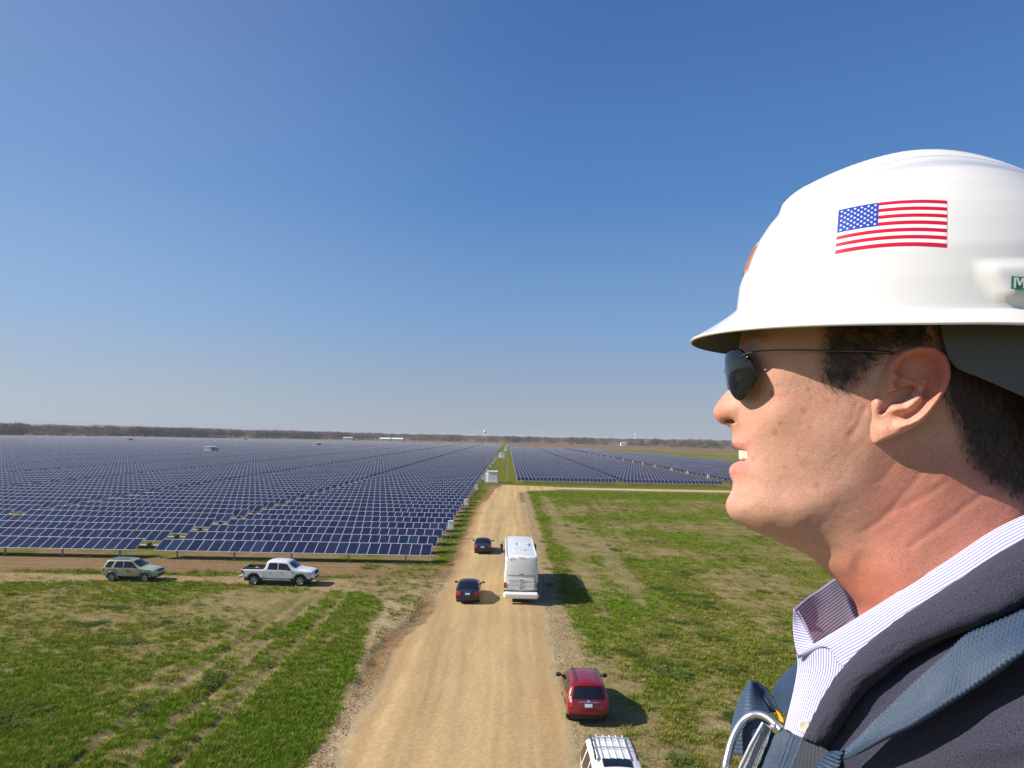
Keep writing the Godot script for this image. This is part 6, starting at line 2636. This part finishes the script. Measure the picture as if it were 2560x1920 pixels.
func flag_mat() -> StandardMaterial3D:
	# thirteen stripes, and fifty stars on blue
	var w := 532
	var h := 280
	var im := Image.create(w, h, false, Image.FORMAT_RGB8)
	var white := Color(0.94, 0.94, 0.94)
	im.fill(white)
	for k in 13:
		if k % 2 == 0:
			im.fill_rect(Rect2i(0, int(round(k * h / 13.0)), w, int(round(h / 13.0))), Color(0.80, 0.07, 0.20))
	var cw := int(w * 0.385)
	var ch := int(round(7.0 * h / 13.0))
	im.fill_rect(Rect2i(0, 0, cw, ch), Color(0.16, 0.27, 0.66))
	for j in 9:
		var cnt := 6 if j % 2 == 0 else 5
		for i in cnt:
			var c := Vector2((i * 2.0 + (1.0 if j % 2 == 0 else 2.0)) * cw / 12.0, (j + 1) * ch / 10.0)
			for y in range(-8, 9):
				for x in range(-8, 9):
					var p := Vector2(x, y)
					var a := p.angle() + PI / 2.0
					var seg := fposmod(a, TAU / 5.0) - TAU / 10.0
					var rr := lerpf(7.6, 3.2, 1.0 - absf(seg) / (TAU / 10.0))
					if p.length() < rr:
						var q := Vector2i(int(c.x) + x, int(c.y) + y)
						if q.x >= 0 and q.y >= 0 and q.x < cw and q.y < ch:
							im.set_pixelv(q, white)
	var f := mat("flag_print", Color(1, 1, 1), 0.2)
	f.albedo_texture = ImageTexture.create_from_image(im)
	f.clearcoat_enabled = true
	f.clearcoat = 0.6
	f.clearcoat_roughness = 0.12
	return f


# ------------------------------------------------------------------ sunglasses
func build_glasses() -> void:
	var bs := Basis(Vector3.UP, deg_to_rad(HEAD_TURN))
	var off := Vector3(-0.07, 0.045, 0)
	var t := thing("sunglasses", "dark wraparound sunglasses with thin wire arms on the man's face", "sunglasses", HEAD_AT + bs * off, deg_to_rad(HEAD_TURN))
	var lens_m := mat("lens", Color(0.006, 0.007, 0.010), 0.04)
	lens_m.metallic_specular = 0.5
	var wire := mat("wire", Color(0.10, 0.10, 0.10), 0.35, 0.7)
	var vs := [1.0, 0.94, 0.7, 0.3, 0.0, -0.3, -0.6, -0.85, -0.97, -1.0]
	var cn := [0.030, 0.022, 0.015, 0.0120, 0.0122, 0.0145, 0.020, 0.027, 0.033, 0.0355]
	var cl := [0.040, 0.047, 0.0545, 0.0600, 0.0615, 0.0605, 0.055, 0.047, 0.040, 0.0365]
	for s in [1.0, -1.0]:
		var rows: Array = []
		for j in 25:
			var v := 1.0 - 2.0 * j / 24.0
			var row: Array = []
			var ev := v
			var c0 := tab(-ev, [-1.0, -0.94, -0.7, -0.3, 0.0, 0.3, 0.6, 0.85, 0.97, 1.0], cn)
			var c1 := tab(-ev, [-1.0, -0.94, -0.7, -0.3, 0.0, 0.3, 0.6, 0.85, 0.97, 1.0], cl)
			for i in 9:
				var z := lerpf(c0, c1, i / 8.0)
				var x := -0.0822 + 0.0060 * pow((1.0 - v) * 0.5, 1.4) + 8.8 * pow(maxf(z - 0.012, 0.0), 2.0) - 0.002 * (1.0 - v * v)
				row.append(Vector3(x, 0.0425 + 0.0207 * v, z * s) - off)
			if s < 0.0:
				row.reverse()
			rows.append(row)
		part("lens", sheet(rows, 24, 60, 0.0016).mesh(), lens_m, t)
		var arm: Array = []
		for p in [Vector3(-0.0715, 0.0540, 0.0560), Vector3(-0.0690, 0.0557, 0.0590), Vector3(-0.0645, 0.0568, 0.0625), Vector3(-0.0549, 0.0576, 0.0665), Vector3(-0.0449, 0.0575, 0.0700), Vector3(-0.028, 0.0566, 0.0745), Vector3(0.0006, 0.0550, 0.0780), Vector3(0.0160, 0.0545, 0.0785), Vector3(0.0270, 0.0535, 0.0765), Vector3(0.0360, 0.0500, 0.0735), Vector3(0.0420, 0.0400, 0.0715)]:
			arm.append(Vector3(p.x, p.y, p.z * s) - off)
		var m := MB.new()
		m.tube(arm, [0.0011, 0.0010, 0.0007, 0.0006, 0.0006, 0.0006, 0.0008, 0.0011, 0.0012, 0.0012, 0.0012], 8)
		part("temple_arm", m.mesh(), wire, t)
	var br := MB.new()
	br.tube([Vector3(-0.0815, 0.0470, 0.0135) - off, Vector3(-0.0835, 0.0490, 0.0) - off, Vector3(-0.0815, 0.0470, -0.0135) - off], 0.0009, 8)
	part("bridge", br.mesh(), wire, t)


# ------------------------------------------------------------------ safety harness
func build_harness() -> void:
	var bs := Basis(Vector3.UP, deg_to_rad(HEAD_TURN))
	var off := Vector3(-0.03, -0.26, 0.03)
	var t := thing("safety_harness", "blue webbing safety harness with a steel D-ring over the man's jacket", "harness", HEAD_AT + bs * off, deg_to_rad(HEAD_TURN))
	var web := mat("webbing", Color(0.028, 0.060, 0.118), 0.5)
	web.rim_enabled = true
	web.rim = 0.06
	web.normal_enabled = true
	web.normal_texture = noise_tex(51, 0.3, 2, Color.BLACK, Color.WHITE, 256, 6.0)
	web.uv1_triplanar = true
	web.uv1_scale = Vector3.ONE * 40.0
	web.normal_scale = 0.6
	var steel := mat("ring_steel", Color(0.62, 0.62, 0.61), 0.3, 0.9)
	var plate_m := mat("clip_grey", Color(0.30, 0.31, 0.32), 0.4, 0.5)
	var ribs := func(u: float, v: float, l: float) -> float:
		var slant := l * 1000.0 / 3.1 + v * 1.6
		return 0.00062 * sin(TAU * slant) * (0.8 + 0.4 * sin(v * 60.0)) + 0.0022 * n_big.get_noise_2d(u * 40.0, v * 5.0)
	var flat_ribs := func(u: float, v: float, l: float) -> float:
		return 0.00022 * sin(TAU * v * 22.0) + 0.0001 * sin(TAU * l * 900.0)
	var stitch := func(u: float, v: float, l: float) -> float:
		var k := 0.00018 * sin(TAU * (u * 30.0 + v * 4.0))
		for q in [0.08, 0.62, 0.72, 0.92]:
			k += 0.0005 * exp(-pow((u - q) / 0.018, 2.0)) * (0.6 + 0.5 * sin(v * 170.0))
		return k
	# on over the shoulder and down the back
	var over: Array = []
	for row in SHOULDER_STRAP:
		var q: Array = row.duplicate()
		var p: Vector3 = q[q.size() - 1]
		for s in [Vector3(0.030, -0.004, 0.95), Vector3(0.068, -0.022, 0.88), Vector3(0.092, -0.070, 0.82), Vector3(0.098, -0.150, 0.76)]:
			q.append(Vector3(p.x + s.x, p.y + s.y, p.z * s.z))
		over.append(q)
	part("shoulder_strap", moved(sheet(over, 900, 22, 0.0022, ribs), off), web, t)
	part("keeper_strap", moved(sheet(KEEPER_STRAP, 200, 20, 0.0022, ribs), off), web, t)
	part("chest_pad", moved(sheet(CHEST_PAD, 90, 60, 0.003, stitch), off), web, t)
	part("cross_strap", moved(sheet(CROSS_STRAP, 40, 40, 0.0022, stitch), off), mat("webbing_dark", Color(0.016, 0.022, 0.036), 0.7), t)
	part("clip_plate", moved(sheet(CLIP_PLATE, 40, 40, 0.0025, stitch), off), plate_m, t)
	part("far_strap", moved(sheet(FAR_STRAP, 40, 160, 0.0022, func(u: float, v: float, l: float) -> float: return 0.00045 * sin(TAU * (v * 17.0 - u * 1.2))), off), web, t)
	part("strap_loop", moved(sheet(LOOP_OUTER, 60, 80, 0.0022, flat_ribs), off), web, t)
	part("strap_loop", moved(sheet(LOOP_INNER, 30, 60, 0.0022, func(u: float, v: float, l: float) -> float: return 0.0004 * sin(TAU * u * 5.0)), off), web, t)
	part("yellow_tag", moved(sheet(YELLOW_TAG, 8, 12, 0.001), off), mat("tag_yellow", Color(0.62, 0.33, 0.02), 0.6), t)
	var ring: Array = []
	for p in [Vector3(-0.0850, -0.2850, 0.034), Vector3(-0.0838, -0.2643, 0.030), Vector3(-0.0824, -0.2571, 0.026), Vector3(-0.0794, -0.2474, 0.020), Vector3(-0.0747, -0.2383, 0.014), Vector3(-0.0693, -0.2319, 0.010), Vector3(-0.0635, -0.2277, 0.010), Vector3(-0.0577, -0.225, 0.014), Vector3(-0.0522, -0.2248, 0.019), Vector3(-0.0478, -0.2263, 0.024), Vector3(-0.0430, -0.2290, 0.029)]:
		ring.append(p - off)
	var smooth_ring: Array = []
	for k in 61:
		smooth_ring.append(along(ring, k / 60.0))
	var m := MB.new()
	m.tube(smooth_ring, 0.0031, 14)
	part("d_ring", m.mesh(), steel, t)
	m = MB.new()
	var rod: Array = []
	for p in [Vector3(-0.0560, -0.2245, 0.031), Vector3(-0.0652, -0.2412, 0.0345), Vector3(-0.0727, -0.2571, 0.0375), Vector3(-0.0801, -0.2729, 0.0405)]:
		rod.append(p - off)
	m.tube(rod, 0.0016, 10)
	part("ring_bar", m.mesh(), steel, t)
	m = MB.new()
	m.box(Vector3(-0.0455, -0.2300, 0.0275) - off, Vector3(0.012, 0.008, 0.006), 0.0022, Basis(Vector3.FORWARD, 0.4))
	part("ring_keeper", m.mesh(), steel, t)

const COLLAR_LEAF := [
	[Vector3(-0.0285, -0.1792, 0.01), Vector3(-0.0183, -0.1708, 0.016), Vector3(-0.0029, -0.156, 0.026), Vector3(0.0117, -0.1421, 0.036), Vector3(0.0306, -0.1244, 0.046), Vector3(0.0489, -0.1077, 0.054), Vector3(0.067, -0.0918, 0.059), Vector3(0.0896, -0.0724, 0.062), Vector3(0.1082, -0.0604, 0.063), Vector3(0.1319, -0.0494, 0.058)],
	[Vector3(-0.0301, -0.1771, 0.012), Vector3(-0.0193, -0.1656, 0.021), Vector3(-0.0041, -0.1508, 0.032), Vector3(0.0104, -0.1368, 0.042), Vector3(0.0291, -0.1192, 0.052), Vector3(0.0471, -0.1027, 0.06), Vector3(0.065, -0.0872, 0.065), Vector3(0.0874, -0.068, 0.068), Vector3(0.1058, -0.0561, 0.069), Vector3(0.1285, -0.0449, 0.065)],
	[Vector3(-0.0255, -0.175, 0.015), Vector3(-0.0139, -0.1639, 0.027), Vector3(-0.0024, -0.1574, 0.042), Vector3(0.0144, -0.1442, 0.054), Vector3(0.033, -0.1256, 0.066), Vector3(0.0514, -0.11, 0.073), Vector3(0.0695, -0.0953, 0.078), Vector3(0.0919, -0.0772, 0.081), Vector3(0.1093, -0.0642, 0.081), Vector3(0.1329, -0.0518, 0.075)],
	[Vector3(-0.0201, -0.1719, 0.017), Vector3(-0.0094, -0.1628, 0.03), Vector3(-0.0009, -0.1711, 0.049), Vector3(0.0188, -0.1523, 0.062), Vector3(0.0368, -0.1347, 0.074), Vector3(0.0562, -0.1193, 0.082), Vector3(0.0746, -0.1041, 0.087), Vector3(0.0971, -0.0872, 0.09), Vector3(0.1141, -0.0744, 0.09), Vector3(0.1375, -0.0623, 0.083)]]
const FAR_COLLAR := [
	[Vector3(-0.0305, -0.147, -0.012), Vector3(-0.0187, -0.1405, -0.03), Vector3(-0.006, -0.1346, -0.046), Vector3(0.0066, -0.1274, -0.058), Vector3(0.0189, -0.1212, -0.066)],
	[Vector3(-0.0238, -0.1575, -0.012), Vector3(-0.011, -0.1518, -0.03), Vector3(0.0046, -0.1462, -0.046), Vector3(0.018, -0.1418, -0.058), Vector3(0.0282, -0.1361, -0.064)],
	[Vector3(-0.0161, -0.1718, -0.006), Vector3(-0.003, -0.1679, -0.024), Vector3(0.0116, -0.1628, -0.04), Vector3(0.0259, -0.1572, -0.052), Vector3(0.0382, -0.1514, -0.06)]]
const FAR_LEAF := [
	[Vector3(-0.0302, -0.1469, -0.014), Vector3(-0.0282, -0.1473, -0.0145), Vector3(-0.026, -0.1484, -0.0135)],
	[Vector3(-0.0305, -0.1609, -0.018), Vector3(-0.0252, -0.1593, -0.016), Vector3(-0.0203, -0.1586, -0.0125)],
	[Vector3(-0.0295, -0.1735, -0.016), Vector3(-0.0229, -0.1711, -0.013), Vector3(-0.0166, -0.1684, -0.009)],
	[Vector3(-0.0276, -0.1828, -0.01), Vector3(-0.0223, -0.1792, -0.008), Vector3(-0.0162, -0.1724, -0.005)]]
const PLACKET := [
	[Vector3(-0.0291, -0.1783, 0.004), Vector3(-0.0192, -0.1692, 0.02), Vector3(-0.0083, -0.1629, 0.03), Vector3(0.0061, -0.1675, 0.04)],
	[Vector3(-0.0288, -0.1894, 0.003), Vector3(-0.0193, -0.1846, 0.019), Vector3(-0.0097, -0.1821, 0.031), Vector3(0.0035, -0.1805, 0.042)],
	[Vector3(-0.0322, -0.209, 0.003), Vector3(-0.0249, -0.2046, 0.017), Vector3(-0.0161, -0.202, 0.028), Vector3(-0.0028, -0.1981, 0.041)],
	[Vector3(-0.0383, -0.233, 0.005), Vector3(-0.0318, -0.23, 0.017), Vector3(-0.0229, -0.2279, 0.028), Vector3(-0.0093, -0.2236, 0.04)],
	[Vector3(-0.0439, -0.2536, 0.009), Vector3(-0.0357, -0.2497, 0.021), Vector3(-0.0267, -0.246, 0.032), Vector3(-0.0131, -0.2411, 0.044)]]
const JACKET_COLLAR := [
	[Vector3(-0.0278, -0.2331, 0.034), Vector3(-0.0226, -0.2183, 0.037), Vector3(-0.0156, -0.2007, 0.043), Vector3(-0.0067, -0.1811, 0.049), Vector3(0.0037, -0.1631, 0.056), Vector3(0.0186, -0.1438, 0.064), Vector3(0.0372, -0.1236, 0.073), Vector3(0.0604, -0.1031, 0.081), Vector3(0.0815, -0.0836, 0.086), Vector3(0.1009, -0.0673, 0.088), Vector3(0.1224, -0.0513, 0.085)],
	[Vector3(-0.0259, -0.2279, 0.043), Vector3(-0.021, -0.2132, 0.048), Vector3(-0.0138, -0.1958, 0.055), Vector3(-0.005, -0.1762, 0.063), Vector3(0.0058, -0.1583, 0.071), Vector3(0.0198, -0.1393, 0.081), Vector3(0.0381, -0.1198, 0.09), Vector3(0.0608, -0.1002, 0.098), Vector3(0.0805, -0.0822, 0.103), Vector3(0.0999, -0.0669, 0.104), Vector3(0.1215, -0.0518, 0.1)],
	[Vector3(-0.0222, -0.2267, 0.048), Vector3(-0.0175, -0.211, 0.056), Vector3(-0.01, -0.1938, 0.064), Vector3(-0.0011, -0.1744, 0.073), Vector3(0.0101, -0.1572, 0.081), Vector3(0.0244, -0.1387, 0.091), Vector3(0.0425, -0.1198, 0.1), Vector3(0.0648, -0.1021, 0.108), Vector3(0.0833, -0.0863, 0.112), Vector3(0.1018, -0.0708, 0.114), Vector3(0.1229, -0.0562, 0.11)],
	[Vector3(-0.0164, -0.2289, 0.047), Vector3(-0.011, -0.2129, 0.057), Vector3(-0.0037, -0.1948, 0.066), Vector3(0.0057, -0.175, 0.075), Vector3(0.0173, -0.1592, 0.085), Vector3(0.0321, -0.1417, 0.095), Vector3(0.0506, -0.126, 0.105), Vector3(0.0709, -0.1122, 0.113), Vector3(0.0879, -0.0999, 0.118), Vector3(0.1053, -0.0868, 0.12), Vector3(0.1263, -0.0735, 0.115)],
	[Vector3(-0.0121, -0.2344, 0.036), Vector3(-0.0066, -0.2205, 0.044), Vector3(0.0002, -0.2025, 0.052), Vector3(0.0103, -0.183, 0.06), Vector3(0.0222, -0.1674, 0.068), Vector3(0.037, -0.1494, 0.078), Vector3(0.0561, -0.1332, 0.088), Vector3(0.0773, -0.1196, 0.095), Vector3(0.0948, -0.1068, 0.1), Vector3(0.1133, -0.0945, 0.1), Vector3(0.1351, -0.0806, 0.095)]]
const JACKET_FRONT := [
	[Vector3(-0.0167, -0.2392, 0.034), Vector3(-0.0066, -0.2173, 0.044), Vector3(0.0028, -0.1984, 0.052), Vector3(0.0138, -0.1794, 0.06), Vector3(0.0271, -0.1627, 0.068), Vector3(0.0419, -0.1461, 0.079), Vector3(0.0618, -0.1301, 0.09), Vector3(0.0812, -0.1133, 0.098), Vector3(0.1005, -0.0987, 0.103), Vector3(0.1219, -0.0854, 0.1)],
	[Vector3(-0.0077, -0.242, 0.05), Vector3(0.0017, -0.2189, 0.064), Vector3(0.011, -0.1998, 0.074), Vector3(0.0217, -0.1816, 0.084), Vector3(0.0349, -0.164, 0.096), Vector3(0.0489, -0.1481, 0.108), Vector3(0.0661, -0.1309, 0.119), Vector3(0.0838, -0.1144, 0.127), Vector3(0.1018, -0.0999, 0.131), Vector3(0.1219, -0.0874, 0.128)],
	[Vector3(0.0042, -0.2438, 0.07), Vector3(0.0145, -0.2224, 0.084), Vector3(0.0253, -0.2021, 0.096), Vector3(0.0368, -0.1831, 0.109), Vector3(0.0484, -0.1661, 0.121), Vector3(0.0615, -0.1496, 0.133), Vector3(0.0772, -0.1324, 0.145), Vector3(0.093, -0.1158, 0.153), Vector3(0.1097, -0.1026, 0.156), Vector3(0.1289, -0.092, 0.152)],
	[Vector3(0.0155, -0.2484, 0.086), Vector3(0.0275, -0.2273, 0.104), Vector3(0.0395, -0.2072, 0.12), Vector3(0.0518, -0.1878, 0.136), Vector3(0.063, -0.17, 0.151), Vector3(0.0751, -0.1536, 0.164), Vector3(0.0894, -0.1368, 0.175), Vector3(0.104, -0.122, 0.182), Vector3(0.12, -0.1083, 0.184), Vector3(0.1377, -0.0986, 0.18)],
	[Vector3(0.0311, -0.2626, 0.096), Vector3(0.0436, -0.2387, 0.12), Vector3(0.0552, -0.2166, 0.143), Vector3(0.0671, -0.1952, 0.163), Vector3(0.0795, -0.1754, 0.18), Vector3(0.0913, -0.1579, 0.194), Vector3(0.1034, -0.1428, 0.204), Vector3(0.1171, -0.1297, 0.208), Vector3(0.1312, -0.1182, 0.208), Vector3(0.1487, -0.1098, 0.202)]]
const SHOULDER_STRAP := [
	[Vector3(-0.0059, -0.2201, 0.076), Vector3(0.0046, -0.2009, 0.09), Vector3(0.0179, -0.1778, 0.104), Vector3(0.0331, -0.152, 0.117), Vector3(0.0444, -0.1341, 0.127), Vector3(0.0535, -0.1214, 0.133), Vector3(0.0666, -0.1114, 0.14), Vector3(0.0781, -0.1013, 0.147), Vector3(0.0943, -0.0884, 0.152)],
	[Vector3(-0.0064, -0.2206, 0.078), Vector3(0.0031, -0.2039, 0.093), Vector3(0.0158, -0.1834, 0.107), Vector3(0.0301, -0.1608, 0.122), Vector3(0.0416, -0.1436, 0.133), Vector3(0.0514, -0.1307, 0.14), Vector3(0.0636, -0.1187, 0.149), Vector3(0.0748, -0.1071, 0.156), Vector3(0.0904, -0.0937, 0.162)],
	[Vector3(-0.007, -0.2217, 0.08), Vector3(0.0018, -0.2074, 0.095), Vector3(0.0137, -0.1892, 0.11), Vector3(0.0273, -0.1696, 0.126), Vector3(0.0387, -0.1527, 0.139), Vector3(0.0492, -0.1393, 0.147), Vector3(0.0606, -0.1254, 0.158), Vector3(0.0716, -0.1125, 0.165), Vector3(0.0868, -0.0989, 0.171)],
	[Vector3(-0.0076, -0.2231, 0.081), Vector3(0.0007, -0.2111, 0.096), Vector3(0.0117, -0.1954, 0.112), Vector3(0.0248, -0.1786, 0.129), Vector3(0.0364, -0.1623, 0.143), Vector3(0.0473, -0.148, 0.153), Vector3(0.0586, -0.1326, 0.164), Vector3(0.0688, -0.1179, 0.173), Vector3(0.084, -0.1045, 0.178)]]
const KEEPER_STRAP := [
	[Vector3(-0.0062, -0.2164, 0.082), Vector3(-0.0094, -0.2274, 0.08), Vector3(-0.0142, -0.2412, 0.078), Vector3(-0.0192, -0.2542, 0.078)],
	[Vector3(-0.0107, -0.22, 0.076), Vector3(-0.0145, -0.2307, 0.074), Vector3(-0.0194, -0.2437, 0.072), Vector3(-0.0245, -0.2559, 0.072)],
	[Vector3(-0.0157, -0.2246, 0.068), Vector3(-0.0201, -0.2339, 0.066), Vector3(-0.0256, -0.2462, 0.064), Vector3(-0.0308, -0.2576, 0.064)]]
const CHEST_PAD := [
	[Vector3(-0.0496, -0.2292, 0.024), Vector3(-0.0427, -0.2283, 0.029), Vector3(-0.0353, -0.2287, 0.033), Vector3(-0.0258, -0.2303, 0.036)],
	[Vector3(-0.0544, -0.242, 0.027), Vector3(-0.048, -0.2415, 0.033), Vector3(-0.04, -0.2415, 0.037), Vector3(-0.0311, -0.2423, 0.04)],
	[Vector3(-0.0613, -0.2579, 0.03), Vector3(-0.0543, -0.2577, 0.036), Vector3(-0.0463, -0.258, 0.04), Vector3(-0.0375, -0.2581, 0.044)],
	[Vector3(-0.0682, -0.2733, 0.034), Vector3(-0.0612, -0.2727, 0.04), Vector3(-0.0526, -0.2727, 0.044), Vector3(-0.0442, -0.2727, 0.048)]]
const CLIP_PLATE := [
	[Vector3(-0.0568, -0.2264, 0.026), Vector3(-0.0532, -0.2263, 0.028), Vector3(-0.0488, -0.2272, 0.029)],
	[Vector3(-0.0637, -0.2407, 0.028), Vector3(-0.059, -0.2406, 0.031), Vector3(-0.0538, -0.2411, 0.032)],
	[Vector3(-0.0715, -0.2584, 0.03), Vector3(-0.0665, -0.2576, 0.034), Vector3(-0.0609, -0.258, 0.035)],
	[Vector3(-0.0789, -0.275, 0.034), Vector3(-0.0739, -0.2741, 0.038), Vector3(-0.0678, -0.2743, 0.039)]]
const FAR_STRAP := [
	[Vector3(-0.0308, -0.1986, -0.03), Vector3(-0.0284, -0.1969, -0.029), Vector3(-0.0256, -0.1953, -0.026)],
	[Vector3(-0.0399, -0.208, -0.028), Vector3(-0.0339, -0.2064, -0.022), Vector3(-0.0281, -0.2037, -0.012)],
	[Vector3(-0.0453, -0.216, -0.024), Vector3(-0.0381, -0.2136, -0.014), Vector3(-0.0301, -0.212, -0.003)],
	[Vector3(-0.0447, -0.2227, -0.018), Vector3(-0.0385, -0.2206, -0.009), Vector3(-0.0316, -0.2192, 0.001)],
	[Vector3(-0.0402, -0.2291, -0.01), Vector3(-0.0371, -0.2278, -0.004), Vector3(-0.0335, -0.2275, 0.002)]]
const LOOP_OUTER := [
	[Vector3(-0.0638, -0.2113, -0.024), Vector3(-0.063, -0.2117, -0.0235), Vector3(-0.0621, -0.2124, -0.023)],
	[Vector3(-0.0714, -0.2216, -0.014), Vector3(-0.0639, -0.2187, -0.01), Vector3(-0.0557, -0.2219, -0.016)],
	[Vector3(-0.0769, -0.2344, -0.004), Vector3(-0.0645, -0.2292, 0.004), Vector3(-0.0502, -0.2277, -0.004)],
	[Vector3(-0.0794, -0.246, 0.002), Vector3(-0.0653, -0.2409, 0.01), Vector3(-0.0493, -0.2361, 0.004)],
	[Vector3(-0.0777, -0.2612, 0.006), Vector3(-0.066, -0.2573, 0.014), Vector3(-0.0508, -0.2519, 0.01)]]
const LOOP_INNER := [
	[Vector3(-0.063, -0.2122, -0.026), Vector3(-0.0599, -0.2144, -0.03), Vector3(-0.057, -0.2163, -0.034)],
	[Vector3(-0.0574, -0.2196, -0.022), Vector3(-0.0532, -0.2202, -0.027), Vector3(-0.0493, -0.2211, -0.031)],
	[Vector3(-0.0513, -0.2256, -0.014), Vector3(-0.0481, -0.2262, -0.019), Vector3(-0.0453, -0.2261, -0.022)],
	[Vector3(-0.0484, -0.2295, -0.008), Vector3(-0.0455, -0.2301, -0.012), Vector3(-0.0426, -0.2305, -0.015)]]
const YELLOW_TAG := [
	[Vector3(-0.0449, -0.2265, -0.006), Vector3(-0.0431, -0.2271, -0.005), Vector3(-0.0415, -0.2281, -0.004)],
	[Vector3(-0.0432, -0.231, -0.004), Vector3(-0.0411, -0.2313, -0.003), Vector3(-0.0394, -0.2316, -0.002)],
	[Vector3(-0.0418, -0.2336, -0.001), Vector3(-0.0407, -0.2334, 0), Vector3(-0.0393, -0.2337, 0.001)]]
const CROSS_STRAP := [
	[Vector3(-0.0279, -0.2295, 0.035), Vector3(-0.0221, -0.2291, 0.042), Vector3(-0.0157, -0.2293, 0.05), Vector3(-0.0076, -0.2301, 0.058)],
	[Vector3(-0.0336, -0.2413, 0.038), Vector3(-0.0268, -0.2395, 0.045), Vector3(-0.0192, -0.2377, 0.053), Vector3(-0.01, -0.2366, 0.061)],
	[Vector3(-0.04, -0.2583, 0.042), Vector3(-0.0325, -0.2551, 0.049), Vector3(-0.0239, -0.2512, 0.057), Vector3(-0.0137, -0.248, 0.065)],
	[Vector3(-0.0463, -0.274, 0.046), Vector3(-0.0382, -0.2699, 0.053), Vector3(-0.0296, -0.2651, 0.061), Vector3(-0.0193, -0.2606, 0.069)]]
const NAPE_BAND := [
	[Vector3(0.0544, 0.0811, 0.087), Vector3(0.0673, 0.079, 0.089), Vector3(0.0819, 0.0776, 0.089), Vector3(0.1041, 0.0758, 0.086), Vector3(0.1384, 0.0737, 0.074)],
	[Vector3(0.0569, 0.0631, 0.087), Vector3(0.0689, 0.0595, 0.0885), Vector3(0.0827, 0.0546, 0.0885), Vector3(0.1036, 0.0486, 0.085), Vector3(0.1377, 0.0403, 0.073)],
	[Vector3(0.0597, 0.0476, 0.0865), Vector3(0.0654, 0.0405, 0.0878), Vector3(0.079, 0.034, 0.0878), Vector3(0.1031, 0.0224, 0.084), Vector3(0.137, 0.0087, 0.072)]]
